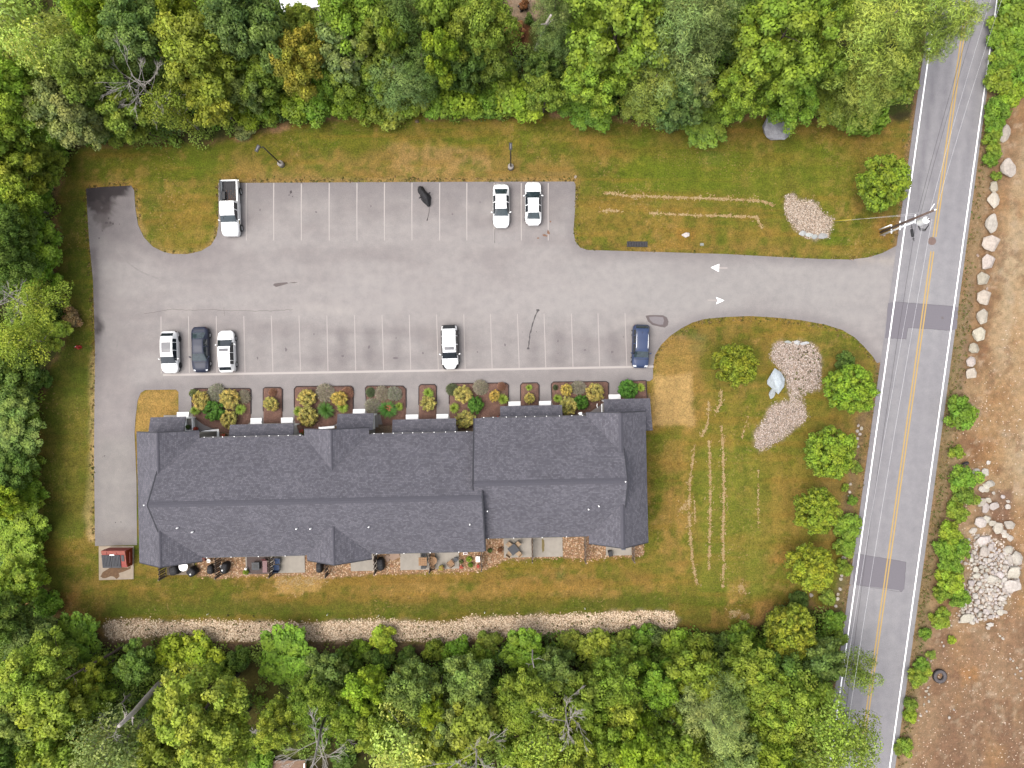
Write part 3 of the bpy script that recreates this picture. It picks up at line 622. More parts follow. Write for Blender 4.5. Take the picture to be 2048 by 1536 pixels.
MAIN_L = (-35.8, -3.2, -4.88, -17.24); MAIN_R = (-3.95, 11.05, -3.47, -15.9)
slopes('roof', gable_u(*MAIN_L, ZE, ZR, -11.06)); slopes('roof', gable_u(*MAIN_R, ZE, ZR, -9.68))
WINGS = [(-38.95, -32.45, -4.15, -17.6, 7.75, -35.7), (-21.6, -14.9, -4.22, -17.75, 7.8, -18.25), (7.6, 13.75, -3.15, -16.65, 8.0, 10.78)]
for uw, ue, vn, vs, zr, ur in WINGS: slopes('roof', gable_v(uw, ue, vn, vs, ZE, zr, ur))
def ridge_u(u0, u1, vr, zr):
    mb = MB(); s = .68
    for sg in (1, -1):
        P = [(u0, vr, zr + .05), (u1, vr, zr + .05), (u1, vr + sg * .27, zr + .05 - .27 * s), (u0, vr + sg * .27, zr + .05 - .27 * s)]
        P = [Vector((p[0] - U0, p[1] - V0, p[2])) for p in P]; Q = [p - Vector((0, 0, .09)) for p in P]
        f = [(0, 1, 2, 3), (4, 5, 6, 7), (2, 3, 7, 6), (0, 3, 7, 4), (1, 2, 6, 5)]; mb.add(P + Q, f)
    return mb.obj('ridge_vent', M_VENT, bld)
ridge_u(-35.75, -3.25, -11.06, ZR); ridge_u(-3.9, 11.0, -9.68, ZR)
def ridge_v(ur, v0, v1, zr, w=.15):
    mb = MB()
    for sg in (1, -1):
        P = [(ur, v0, zr + .045), (ur, v1, zr + .045), (ur + sg * w, v1, zr + .045 - w * .68), (ur + sg * w, v0, zr + .045 - w * .68)]
        P = [Vector((p[0] - U0, p[1] - V0, p[2])) for p in P]; Q = [p - Vector((0, 0, .08)) for p in P]
        mb.add(P + Q, [(0, 1, 2, 3), (4, 5, 6, 7), (2, 3, 7, 6), (0, 3, 7, 4), (1, 2, 6, 5)])
    return mb.obj('ridge_cap', M_VENT, bld)
for ur, a, b_, zr in ((-35.7, -4.15, -8.3, 7.75), (-35.7, -14.0, -17.6, 7.75), (-18.25, -4.22, -8.3, 7.8), (-18.25, -13.9, -17.75, 7.8), (10.78, -3.15, -7.2, 8.0), (10.78, -12.3, -16.65, 8.0)):
    ridge_v(ur, a, b_, zr, .2 if ur > 0 else .12)
# walls
def wall_prism(profile, axis, a, b_, name='wall'):
    """profile: (offset, z) outline; extruded along the other axis from a to b_"""
    n = len(profile); v = []
    for t in (a, b_):
        for o, z in profile: v.append((t - U0, o - V0, z) if axis == 'u' else (o - U0, t - V0, z))
    f = [tuple(range(n - 1, -1, -1)), tuple(range(n, 2 * n))] + [(i, (i + 1) % n, n + (i + 1) % n, n + i) for i in range(n)]
    return MB().add(v, f).obj(name, M_WALL, bld)
def gprof(lo, hi, r, zr, s): return [(lo, 0), (hi, 0), (hi, ZE - .12), (r, zr - .28), (lo, ZE - .12)]
wall_prism(gprof(-16.85, -5.28, -11.06, ZR, 0), 'u', -35.5, -3.6); wall_prism(gprof(-15.5, -3.87, -9.68, ZR, 0), 'u', -3.58, 10.75)
for uw, ue, vn, vs, zr, ur in WINGS: wall_prism(gprof(uw + .4, ue - .4, ur, zr, 0), 'v', vs + .35, vn - .35)
# added dark strips along the rakes, painting in the shadow line where roofs step
M_RAKE = pm('rake_shade_strip', A(74, 74, 84), .15, 6, .7)
def rake(a, b_, w, side):
    a = Vector((a[0] - U0, a[1] - V0, a[2] + .02)); b_ = Vector((b_[0] - U0, b_[1] - V0, b_[2] + .02)); s = Vector(side) * w; d = Vector((0, 0, .2))
    MB().add([a - d, b_ - d, b_ + s - d, a + s - d, a, b_, b_ + s, a + s], [(0, 3, 2, 1), (4, 5, 6, 7), (0, 1, 5, 4), (1, 2, 6, 5), (2, 3, 7, 6), (3, 0, 4, 7)]).obj('rake_shade_strip', M_RAKE, bld)
for (u0, u1, vn, vs), vr in ((MAIN_L, -11.06), (MAIN_R, -9.68)):
    for u, sd in ((u0, -1), (u1, 1)):
        for v in (vn, vs): rake((u, v, ZE), (u, vr, ZR), .14, (sd, 0, 0))
for uw, ue, vn, vs, zr, ur in WINGS:
    for v, sd in ((vn, 1), (vs, -1)):
        for u in (uw, ue): rake((u, v, ZE), (ur, v, zr), .09, (0, sd, 0))
# gutters along the eaves with their small hangers
for u0, u1, v in ((-32.3, -21.8, -4.84), (-14.7, -4.0, -4.84), (-3.3, 7.5, -3.43), (-32.3, -21.8, -17.28), (-14.7, -3.3, -17.28), (-3.1, 7.5, -15.94)):
    o = MB().box(((u0 + u1) / 2 - U0, v - V0, ZE - .16), (u1 - u0, .09, .11)).obj('gutter', pm('dark_gutter', A(84, 82, 90), .1, 5, .5), bld)
    mb = MB(); k = u0 + .3
    while k < u1: mb.box((k - U0, v - V0 + (.02 if v > -9 else -.02), ZE - .095), (.07, .08, .03)); k += (1.0 if v > -9 else 2.6) + rnd.uniform(-.1, .4)
    mb.obj('gutter_hangers', M_TRIM, o)['kind'] = 'stuff'
# porch roofs, posts, slabs
def porch(x0, x1, yn, vwall, zlo=2.9, y1=None, hipr=False):
    a, b_ = L(x0, yn, zlo), L(x1, yn, zlo); vn = (a.y + b_.y) / 2; u0, u1 = a.x, b_.x
    zh = zlo + (vn - vwall) * .34
    slopes('porch_roof', [((u1, vn, zlo), (u0, vn, zlo), (u0, vwall, zh), (u1, vwall, zh))], th=.14)
    for u in (u0 + .2, u1 - .2): MB().box((u - U0, vn - .2 - V0, (zlo - .1) / 2), (.14, .14, zlo - .1)).obj('porch_post', M_TRIM, bld)
    MB().box(((u0 + u1) / 2 - U0, (vn + vwall) / 2 + .1 - V0, .045), (u1 - u0 - .1, vn - vwall, .09)).obj('porch_floor', pm('porch_concrete', A(206, 200, 192), .1, 4, .9), bld)
    d = MB().box(((u0 + u1) / 2 - U0, vwall + .03 - V0, 1.1), (.95, .06, 2.1)).obj('door', pm('door_paint', A(120, 60, 50), .1, 3, .5), bld)
    MB().box(((u0 + u1) / 2 - U0 + .38, vwall + .09 - V0, 1.05), (.04, .06, .12)).obj('handle', pm('brass', (.5, .38, .15), .1, 4, .3, .9), d)
porch(301, 371, 834, -4.5); porch(460, 588, 848, -5.28); porch(675, 747, 827, -4.57); porch(785, 912, 838, -5.28); porch(1000, 1124, 811, -3.87); porch(1207, 1300, 797.5, -5.2)
M_GLASS = pm('window_glass', A(60, 66, 76), .1, 2, .08, spec=.6)
for us, v, sg in (((-37.4, -34.2, -30.5, -27.4, -24.3, -20.0, -16.7, -12.6, -9.2, -6.0), None, 1), ((-1.6, 1.8, 5.0, 9.2, 12.2), None, 1), ((-37.4, -34.0, -30.2, -26, -23, -20, -16.5, -12, -8.5, -5.2), None, -1), ((-1.2, 2.4, 5.8, 9.2, 12.2), None, -1)):
    for u in us:
        wing = [w for w in WINGS if w[0] < u < w[1]]
        vv = (wing[0][2] - .35 if sg > 0 else wing[0][3] + .35) if wing else ((-5.28 if u < -3.6 else -3.87) if sg > 0 else (-16.85 if u < -3.6 else -15.5))
        w = MB().box((u - U0, vv + sg * .025 - V0, 4.0), (1.0, .06, 1.3)).obj('window', M_TRIM, bld)
        MB().box((u - U0, vv + sg * .06 - V0, 4.0), (.84, .02, 1.14)).obj('pane', M_GLASS, w)
# white plumbing vents through the south slope
for x, y in ((357, 1055), (387, 1063), (594.5, 1056.5), (622.5, 1056.5), (738.5, 1053), (940, 1048), (975, 1021.5), (1176.5, 1018), (1197, 1011.5)):
    p = L(x, y, 7.6); vr, ve = (-11.06, -17.24) if x < 960 else (-9.68, -15.9); z = ZE + (p.y - ve) * .68; p = L(x, y, z)
    if x > 1150: pass
    mb = MB().cyl((p.x - U0, p.y - V0, z - .3), .06, .75, 10); o = mb.obj('vent_pipe', M_TRIM, bld, True)
    MB().lathe((p.x - U0, p.y - V0, z - .12), [(.13, 0), (.11, .1), (.07, .16)], 10).obj('flashing', pm('lead', A(70, 70, 76), .2, 9, .6), o)
p = L(1247, 1095, 7.4); MB().box((p.x - U0, p.y - V0, 7.25), (.42, .5, .5)).obj('chimney', pm('grey_metal', A(112, 118, 134), .15, 5, .5), bld, bevel=.03)
for x, y in ((288, 1010.5), (1251, 963.5)): p = L(x, y, ZR); MB().box((p.x - U0, p.y - V0, ZR + .05), (.09, .09, .08)).obj('finial', M_TRIM, bld)
# ------------------------------------------------------------------ front steps, beds
M_CONC = pm('pale_concrete', A(226, 219, 210), .1, 3, .9); M_STEP = pm('white_step', (.74, .73, .72), .06, 4, .8)
STEP_N = ('beside the dry grass patch', 'just right of the widest left mulch bed', 'between the single gold shrub bed and the third bed', 'between the third and fourth mulch beds', 'left of the fifth mulch bed',
          'right of the fifth mulch bed', 'left of the narrow seventh bed', 'right of the narrow seventh bed', 'nearest the right end of the building')
for (x0, x1, y0, y1), w in zip(((355, 379, 824, 834), (502, 524.5, 836, 848), (563, 587, 835, 846), (706.5, 731, 818, 828), (812, 837, 829, 840), (873, 897, 828, 839), (1017, 1041, 803, 814), (1078, 1102, 802, 813), (1217, 1241, 789, 799)), STEP_N):
    p0, p1 = W(x0, y0), W(x1, y1); c = (p0 + p1) / 2; wx, wy = p1.x - p0.x, p0.y - p1.y
    e = empty('front_step', (c.x, c.y, 0), TH); tag(e, 'white concrete entry step ' + w, 'step', 'front steps at the building entries')
    MB().box((0, 0, .075), (wx, wy, .15)).obj('tread', M_STEP, e, bevel=.01); MB().box((0, -wy * .22, .19), (wx * .98, wy * .5, .08)).obj('tread', M_STEP, e, bevel=.01)
def mulch_mat():
    m, nt, b = new_mat('mulch'); n = noise_node(nt, 16, 4, .75); n2 = noise_node(nt, 1.3, 3, .6)
    r = ramp(nt, n.outputs[0], [(.3, A(112, 80, 70)), (.5, A(156, 114, 98)), (.72, A(204, 166, 146))]); r2 = ramp(nt, n2.outputs[0], [(.3, (.8, .8, .8)), (.7, (1.25, 1.22, 1.2))])
    nt.links.new(mixc(nt, r.outputs[0], r2.outputs[0]), b.inputs['Base Color']); b.inputs['Roughness'].default_value = .95; bump(nt, b, n.outputs[0], .8, .05); return m
M_MULCH = mulch_mat(); M_EDGE = pm('bed_edging', A(78, 62, 62), .3, 8, .9)
BEDS = [[(384, 781), (390, 777), (499, 777), (502, 780), (502, 846), (470, 868), (440, 864), (408, 850), (385, 834)],
        [(527, 778), (531, 775), (561, 775), (565, 779), (565, 848), (527, 848)],
        [(589, 778), (593, 773), (702, 772), (706.5, 776), (706.5, 828), (676, 846), (640, 866), (598, 868), (589, 846)],
        [(731, 776), (735, 772), (806, 772), (812, 778), (812.5, 840), (788, 850), (766, 852), (760, 828), (734, 830)],
        [(838, 773), (842, 769), (869, 769), (873, 773), (873, 841), (837.5, 841)],
        [(898.5, 771), (903, 767), (1012, 766), (1017, 770), (1017, 812), (1000, 832), (960, 846), (930, 860), (914, 855), (898.5, 838)],
        [(1041, 770), (1045, 766), (1074, 765.5), (1078, 770), (1078, 814), (1041, 814)],
        [(1102.5, 768), (1107, 764), (1212, 763), (1217, 766), (1217, 800), (1180, 824), (1128, 834), (1104, 812)],
        [(1241, 765), (1245, 762.5), (1292, 761), (1294, 798), (1241, 799)]]
def bed(poly):
    c = Vector((sum(p[0] for p in poly) / len(poly), sum(p[1] for p in poly) / len(poly)))
    rings = []; pts = []
    for (x0, y0), (x1, y1) in zip(poly, poly[1:] + poly[:1]):
        n = max(1, int(math.hypot(x1 - x0, y1 - y0) / 6)); pts += [(x0 + (x1 - x0) * k / n, y0 + (y1 - y0) * k / n) for k in range(n)]
    v, f = [], []; m = len(pts)
    for t, z in ((0, .0), (.03, .09), (.2, .13), (.5, .16), (.8, .17)):
        for x, y in pts: v.append((*W(x + (c.x - x) * t, y + (c.y - y) * t)[:2], z + (rnd.uniform(-.02, .03) if t > .1 else 0)))
    v.append((*W(c.x, c.y)[:2], .17))
    f = [(i * m + k, i * m + (k + 1) % m, (i + 1) * m + (k + 1) % m, (i + 1) * m + k) for i in range(4) for k in range(m)] + [(4 * m + k, 4 * m + (k + 1) % m, 5 * m) for k in range(m)]
    a = sum(pts[i][0] * pts[(i + 1) % m][1] - pts[(i + 1) % m][0] * pts[i][1] for i in range(m))
    if a > 0: f = [t[::-1] for t in f]
    o = link('mulch_bed', mesh('mulch_bed', v, f, M_MULCH, True)); tag(o, 'raised bed of red brown mulch in front of the building', 'planting bed', None, 'structure')
    top = [p for p in pts if p[1] < 842 or p[0] < 0]
    k0 = next((i for i in range(m) if pts[i - 1][1] >= 830 - (c.x - 384) * .035 and pts[i][1] < 830 - (c.x - 384) * .035), 0)
    seq = []
    for i in range(m):
        p = pts[(k0 + i) % m]
        if p[1] < 832 - (c.x - 384) * .035: seq.append(p)
        else: break
    if len(seq) > 3:
        vv, ff = ribbon(seq, .1, 0); mb = MB(); nn = len(vv); vt = [(p[0], p[1], .11) for p in vv]; vb = [(p[0], p[1], 0) for p in vv]
        fs = [tuple(q) for q in ff]
        for i in range(len(seq) - 1): fs += [(2 * i, 2 * i + 2, nn + 2 * i + 2, nn + 2 * i), (2 * i + 1, nn + 2 * i + 1, nn + 2 * i + 3, 2 * i + 3)]
        mb.add(vt + vb, fs).obj('edging', M_EDGE, o)
for b_ in BEDS: bed(b_)
# ------------------------------------------------------------------ patios behind
M_PATIO = pm('patio_concrete', A(224, 214, 200), .14, 1.2, .9); M_PATIO2 = pm('aged_concrete', A(190, 172, 152), .18, 1.2, .9)
for x0, x1, y0, y1, m_ in ((334, 388, 1090, 1150, M_PATIO2), (492, 546, 1080, 1148, M_PATIO), (550, 609, 1080, 1146, M_PATIO), (702, 753, 1075, 1142, M_PATIO), (801, 861, 1075, 1140, M_PATIO), (863, 917, 1075, 1138, M_PATIO),
                           (1008, 1063, 1045, 1115, M_PATIO), (1066, 1124, 1045, 1114, M_PATIO), (1212, 1262, 1055, 1111, M_PATIO)):
    a, b_ = L(x0, y1), L(x1, y0); c = toW((a.x + b_.x) / 2, (a.y + b_.y) / 2, .02)
    tag(MB().box((0, 0, 0), (b_.x - a.x, b_.y - a.y, .12)).obj('patio_slab', m_, None, loc=c, rz=TH, bevel=.01), 'concrete patio slab behind the building', 'patio', None, 'structure')
flat('slab_stain', blob(1086, 1090, 3, 14, 16, .3), .0835, pm('moss_stain', A(172, 152, 96), .25, 6, .9), None)['kind'] = 'structure'
tag(bpy.data.objects['slab_stain'], 'mossy yellow streak on an empty patio slab', 'stain')
pad = MB().prism([W(x, y)[:2] for x, y in ((198, 1092), (268, 1092), (267.5, 1158), (198.5, 1160))], -.05, .06).obj('dumpster_pad', pm('pad_concrete', A(226, 206, 182), .12, 2, .9))
tag(pad, 'square concrete pad under the red dumpster', 'concrete pad', None, 'structure')
flat('dirt_stain', [(203, 1150), (206, 1144), (216, 1138), (221, 1135), (240, 1134), (256, 1135), (262, 1132), (262, 1137), (248, 1143), (238, 1146), (240, 1152), (234, 1158), (228, 1153), (222, 1152), (212, 1156)], .064, pm('dirt_stain_m', A(158, 122, 90), .3, 4, .95), pad)
flat('dirt_stain', [(201, 1152), (206, 1148), (212, 1156), (206, 1156)], .066, pm('dirt_stain_m', A(158, 122, 90), .3, 4, .95), pad)
M_FENCE = pm('weathered_wood', A(168, 140, 124), .35, 5, .9); M_POST = pm('pale_post', A(186, 168, 152), .2, 5, .85)
FN = ('at the left end of the patio row', 'between two black covered grills', 'beside the blue patio chairs', 'beside a single black grill', 'left of the black covered grill on gravel', 'between the square and round wooden tables',
      'at the right edge of the gravel with potted plants', 'between the two bare pale slabs by the dining table', 'between two gravel beds near the right end', 'at the right end of the patio row')
for (x, y), w in zip(((333, 1152), (443, 1149), (548, 1147), (658, 1147), (754, 1141), (862, 1138), (964, 1134), (1064, 1117), (1169, 1119), (1264, 1117)), FN):
    p = L(x, y); vs = (-16.8 if x < 960 else -15.45); wing = [w_ for w_ in WINGS if w_[0] < p.x < w_[1]]
    if wing: vs = wing[0][3] + .3
    ln = vs - p.y; c = toW(p.x, p.y)
    e = empty('privacy_fence', (c.x, c.y, 0), TH); tag(e, 'weathered wooden patio divider fence ' + w, 'fence', 'patio divider fences')
    bm_ = MB().box((0, 0, .98), (.022, .17, 1.64)).mesh('board', M_FENCE)
    k = .12; i = 0
    while k < ln - .05: link('board', bm_, e, (.03 if i % 2 else -.03, k, 0)); k += .25; i += 1
    pm_ = MB().box((0, 0, .95), (.11, .11, 1.9)).mesh('post', M_POST, bevel=.01)
    for k in (0, ln / 2, ln - .06): link('post', pm_, e, (0, k, 0))
    for z in (.35, 1.55): MB().box((0, ln / 2, z), (.035, ln, .09)).obj('rail', M_POST, e)

# ------------------------------------------------------------------ patio things
def at(px, py, z=.08, rz=0.0, name='thing', label='', cat='', group=None):
    p = W(px, py, z); e = empty(name, (p.x, p.y, z), TH + rz); return tag(e, label, cat, group)
M_BLK = pm('black_cover', A(58, 57, 62), .35, 4, .8, bmp=.4); M_DKG = pm('charcoal', A(78, 80, 88), .15, 5, .6); M_WOODC = pm('orange_wood', A(214, 160, 104), .2, 5, .6); M_WOODD = pm('brown_wood', A(176, 126, 88), .25, 5, .7)
M_BLUE = pm('blue_cloth', A(62, 92, 142), .2, 5, .75); M_BLUED = pm('dark_blue_frame', A(40, 56, 92), .2, 5, .6); M_PINK = pm('dusty_pink', A(196, 156, 158), .12, 4, .85); M_RED = pm('red_paint', A(206, 70, 54), .15, 4, .5)
M_BEIGE = pm('beige_cushion', A(236, 202, 164), .1, 5, .85); M_WPLAST = pm('white_plastic', (.76, .76, .75), .05, 5, .4); M_TERRA = pm('orange_pot', A(226, 96, 58), .15, 6, .6); M_YPOT = pm('yellow_pot', A(214, 200, 60), .15, 6, .6)
M_LEGS = pm('dark_leg', A(60, 58, 60), .1, 5, .6)
def legs(e, sx, sy, h, mat, t=.04):
    m_ = MB().box((0, 0, h / 2), (t, t, h)).mesh('leg', mat)
    for x in (-1, 1):
        for y in (-1, 1): link('leg', m_, e, (x * (sx / 2 - t), y * (sy / 2 - t), 0))
def chair(px, py, rz, seat, frame, label, cat='chair', w=.5, name='patio_chair', group=None, arms=True, slats=False):
    e = at(px, py, .08, rz, name, label, cat, group); legs(e, w, w, .4, frame)
    if slats:
        for k in range(5): MB().box((0, -w / 2 + w * (k + .5) / 5, .42), (w, w / 5 * .8, .03)).obj('slat', seat, e)
        for k in range(5): MB().box((-w / 2 + w * (k + .5) / 5, w / 2 + .05, .7), (w / 5 * .8, .03, .6)).obj('back_slat', seat, e)
    else:
        MB().box((0, 0, .43), (w, w, .09)).obj('seat', seat, e, bevel=.02)
        m3 = Matrix.Rotation(R(-12), 3, 'X'); MB().box((0, w / 2 + .02, .7), (w, .08, .5), m=m3).obj('backrest', seat if not arms else frame, e, bevel=.015)
    if arms:
        for s in (-1, 1): MB().box((s * (w / 2 + .03), 0, .62), (.06, w, .04)).obj('armrest', frame, e)
    return e
def covered(px, py, sx, sy, h, rz, label, knob=False):
    e = at(px, py, .08, rz, 'covered_grill', label, 'grill', 'covered grills on the patios')
    mb = MB(); n = 16; prof = [(1.0, 0), (1.03, .25), (.97, .6), (.94, .82), (.8, .95), (.45, 1.0)]; v = []
    for i, (q, z) in enumerate(prof):
        for k in range(n):
            a = 2 * math.pi * k / n; ca, sa = math.cos(a), math.sin(a); ex = .55
            fold = 1 + (.05 * math.sin(5 * a + i) if i < 4 else 0)
            v.append((math.copysign(abs(ca) ** ex, ca) * sx / 2 * q * fold, math.copysign(abs(sa) ** ex, sa) * sy / 2 * q * fold, z * h))
    f = [(i * n + k, i * n + (k + 1) % n, (i + 1) * n + (k + 1) % n, (i + 1) * n + k) for i in range(5) for k in range(n)] + [tuple(range(5 * n, 6 * n))]
    mb.add(v, f).obj('cover', M_BLK, e, True)
    MB().box((0, -.02, h * 1.0 + .005), (sx * .6, .05, .02)).obj('seam', M_LEGS, e)
    if knob: MB().lathe((-sx * .1, -sy * .15, h * .98), [(.07, 0), (.1, .04), (.05, .08)], 10).obj('tag', M_WPLAST, e, True)
    return e
covered(353, 1138, .95, 1.05, 1.0, .25, 'wide black covered grill on the leftmost patio, nearest the dumpster'); covered(388.5, 1141, .95, .95, 1.0, .7, 'black covered grill with white tag on the leftmost patio, at its right corner', True)
covered(426, 1136, .7, 1.0, 1.0, 0, 'black covered grill hard against the left side of a divider fence'); covered(454, 1133, .75, 1.25, 1.05, -.25, 'black covered grill with white spot on gravel, right of a divider fence', True)
covered(641.5, 1132, .65, 1.15, 1.0, 0, 'narrow black covered grill alone beside gravel left of the middle gable'); covered(763, 1126, .75, 1.35, 1.05, .08, 'long black covered grill on gravel beside the flat beige pieces')
def table(px, py, rz, d, h, top, leg, label, rnd_=False, name='patio_table', planks=0):
    e = at(px, py, .08, rz, name, label, 'table')
    if rnd_: MB().lathe((0, 0, h), [(d / 2 - .02, 0), (d / 2, .015), (d / 2, .03), (d / 2 - .02, .045)], 24).obj('tabletop', top, e)
    elif planks:
        for k in range(planks):
            for j in range(planks): MB().box((-d / 2 + d * (k + .5) / planks, -d / 2 + d * (j + .5) / planks, h), (d / planks - .02, d / planks - .02, .04)).obj('plank', top, e)
        MB().box((0, 0, h - .05), (d - .04, d - .04, .04)).obj('frame', leg, e)
    else: MB().box((0, 0, h), (d, d, .05)).obj('tabletop', top, e, bevel=.02)
    legs(e, d * .72, d * .72, h, leg); return e
table(372.5, 1130, 0, 1.0, .72, M_WPLAST, M_LEGS, 'round white table half under the eave between two black grills', True)
t_ = at(403, 1118, .02, 0, 'planter_box', 'long red planter box under the eave on gravel', 'planter'); MB().box((0, 0, .16), (.95, .34, .32)).obj('box', M_RED, t_, bevel=.02); MB().box((0, 0, .325), (.85, .25, .02)).obj('soil', M_MULCH, t_)
def bucket(px, py, r, h, mat, label, name='bucket', cat='bucket'):
    e = at(px, py, .02, 0, name, label, cat); MB().lathe((0, 0, 0), [(r * .8, 0), (r, h), (r * 1.08, h), (r * 1.08, h + .03), (r * .9, h + .03), (r * .75, .05)], 16).obj('pail', mat, e, True)
    MB().tube([(r * math.cos(a), .0, h + r * .5 * math.sin(a)) for a in [math.pi * k / 8 for k in range(9)]], .012, 6).obj('handle', M_LEGS, e); return e
bucket(421, 1119.5, .2, .5, M_WPLAST, 'white bucket beside the red planter box'); bucket(446, 1131, .16, .45, M_WPLAST, 'small white pail right of a divider fence beside a covered grill')
e = at(517, 1129, .085, 0, 'outdoor_rug', 'brown outdoor rug with curved front corner under the fire table', 'rug')
MB().prism([(-1.25, -.7), (-1.0, -.98), (-.6, -1.05), (1.3, -1.05), (1.3, 1.2), (-1.3, 1.2), (-1.3, -.5)], 0, .02).obj('weave', pm('rug_brown', A(128, 110, 106), .15, 9, .95), e)
for r_ in (.62, .9): MB().tube([(-.35 + r_ * math.cos(a) * 1.0, -.1 + r_ * math.sin(a), .022) for a in [math.pi + math.pi * .55 * k / 10 for k in range(11)]], .02, 4).obj('stripe', pm('rug_pale', A(160, 142, 134), .1, 9, .95), e)
e = table(514.5, 1130, .0, .85, .55, M_DKG, M_LEGS, 'square charcoal fire table standing on the brown rug', False, 'fire_table'); MB().box((0, 0, .28), (.7, .7, .46)).obj('body', M_LEGS, e); MB().box((0, 0, .585), (.4, .4, .015)).obj('lid', M_LEGS, e, bevel=.01)
e = at(532, 1129.5, .1, 0, 'lounge_chair', 'dusty pink lounge chair between rug and divider fence', 'lounge chair'); legs(e, .55, 1.5, .3, M_LEGS); MB().box((0, -.1, .34), (.52, 1.35, .1)).obj('cushion', M_PINK, e, bevel=.03)
MB().box((0, .68, .6), (.52, .1, .55), m=Matrix.Rotation(R(-25), 3, 'X')).obj('backrest', pm('dark_red', A(126, 60, 62), .2, 5, .8), e, bevel=.03)
e = at(493.5, 1136.5, .09, 0, 'lantern', 'small white lantern at the edge of the brown rug', 'lantern'); MB().box((0, 0, .2), (.22, .22, .36)).obj('body', M_WPLAST, e, bevel=.02); MB().lathe((0, 0, .38), [(.15, 0), (.03, .12)], 4).obj('cap', M_WPLAST, e)
chair(557, 1120, R(0), M_BLUE, M_BLUED, 'blue cushioned patio chair under the eave, farther from the grass', w=.62); chair(555.5, 1134, R(180), M_BLUE, M_BLUED, 'blue cushioned patio chair on the slab edge, nearer the grass', w=.66)
M_STONE = pm('pinkish_stone', A(222, 188, 164), .12, 3, .85)
for pts, lb in (((((769, 1112), (777, 1108), (780, 1114), (779, 1122), (774, 1124))), 'small pale pinkish flat piece lying on gravel under the eave'), (((779, 1107), (798, 1107), (801.5, 1113), (786, 1121), (780, 1117)), 'large flat beige piece lying on gravel under the eave')):
    o = MB().prism([W(*p)[:2] for p in pts], .0, .14).obj('flat_stone', M_STONE, None, bevel=.02); tag(o, lb, 'stone slab')
table(847, 1120, 0, .92, .7, M_WOODC, M_WOODD, 'square slatted orange wood table left of a divider fence', planks=4)
chair(848, 1107, R(0), M_BLK, M_LEGS, 'black chair half hidden under the eave behind the square wood table')
e = at(847.5, 1133, .09, 0, 'storage_crate', 'small black crate in front of the square wood table', 'crate'); MB().box((0, 0, .2), (.5, .28, .4)).obj('box', M_BLK, e, bevel=.02); MB().box((0, 0, .41), (.54, .32, .04)).obj('lid', M_LEGS, e, bevel=.01)
table(867, 1118, 0, .95, .72, M_WOODC, M_WOODD, 'round orange wood table right of a divider fence', True)
chair(865.5, 1131, R(200), M_WOODC, M_WOODD, 'wooden slatted chair at the round table, on its grass side', w=.5, arms=False, slats=True); chair(866, 1108, R(0), M_WOODC, M_WOODD, 'wooden slatted chair at the round table, on its building side', w=.5, arms=False, slats=True)
chair(902, 1125, R(215), M_WOODC, M_WOODD, 'wooden garden chair turned askew on the pale slab beside grey stool', w=.62, slats=True)
e = at(912, 1117, .09, 0, 'stool', 'small round grey stool beside the askew wooden chair', 'stool'); MB().lathe((0, 0, .38), [(.24, 0), (.26, .03), (.24, .06)], 16).obj('seat', M_DKG, e); legs(e, .34, .34, .38, M_LEGS)
table(1027, 1096, R(38), .98, .72, M_DKG, M_LEGS, 'square charcoal dining table set diagonally among four beige chairs')
for k, (dx, dy, lb) in enumerate(((-8.5, -8.5, 'nearest the gravel and the building'), (8.5, -9, 'nearest the building on the divider side'), (10, 9, 'nearest the grass on the divider side'), (-8, 10, 'nearest the grass on the gravel side'))):
    chair(1027 + dx, 1096 + dy, math.atan2(-dy, dx) - math.pi / 2, M_BEIGE, M_WOODD, 'beige cushioned chair at the charcoal dining table, ' + lb, w=.52, group='chairs round the charcoal dining table', arms=False)
e = at(1220, 1105.5, .09, R(12), 'planter', 'black square planter tilted on the rightmost patio slab', 'planter'); MB().box((0, 0, .25), (.44, .6, .5)).obj('box', M_BLK, e, bevel=.02); MB().box((0, 0, .505), (.36, .5, .02)).obj('soil', M_LEGS, e)
e = at(956, 1116.5, .0, 0, 'utility_box', 'white square box on gravel beside the divider fence', 'box'); MB().box((0, 0, .25), (.4, .55, .5)).obj('case', M_WPLAST, e, bevel=.03); MB().box((0, 0, .515), (.44, .6, .03)).obj('lid', M_WPLAST, e, bevel=.01)
e = at(931, 1105.5, .0, 0, 'basket', 'small white basket under the eave on gravel', 'basket'); MB().box((0, 0, .15), (.45, .28, .3)).obj('tub', M_WPLAST, e, bevel=.03); MB().box((0, 0, .305), (.36, .2, .02)).obj('filling', M_PINK, e)
# front porch details
e = at(383, 847, .0, 0, 'planter_box', 'white open planter box beside the leftmost porch', 'planter'); 
for dx, dy, sx, sy in ((0, .72, .8, .07), (0, -.72, .8, .07), (.38, 0, .07, 1.5), (-.38, 0, .07, 1.5)): MB().box((dx, dy, .35), (sx, sy, .7)).obj('side', M_TRIM, e)
MB().box((0, 0, .3), (.72, 1.4, .04)).obj('soil', pm('grey_soil', A(186, 180, 172), .15, 6, .9), e)
e = at(418, 868, .0, 0, 'access_ramp', 'white ramp with black handrail beside the leftmost porch', 'ramp'); MB().add([(-1.05, -.5, 0), (1.15, -.5, 0), (1.15, .55, 0), (-1.05, .35, 0), (-1.05, -.5, .5), (1.15, -.5, .12), (1.15, .55, .12), (-1.05, .35, .5)], [(0, 3, 2, 1), (4, 5, 6, 7), (0, 1, 5, 4), (1, 2, 6, 5), (2, 3, 7, 6), (3, 0, 4, 7)]).obj('deck', M_TRIM, e)
MB().tube([(-1.1, .25, 1.2), (1.15, .72, .95)], .03, 6).obj('handrail', M_LEGS, e)
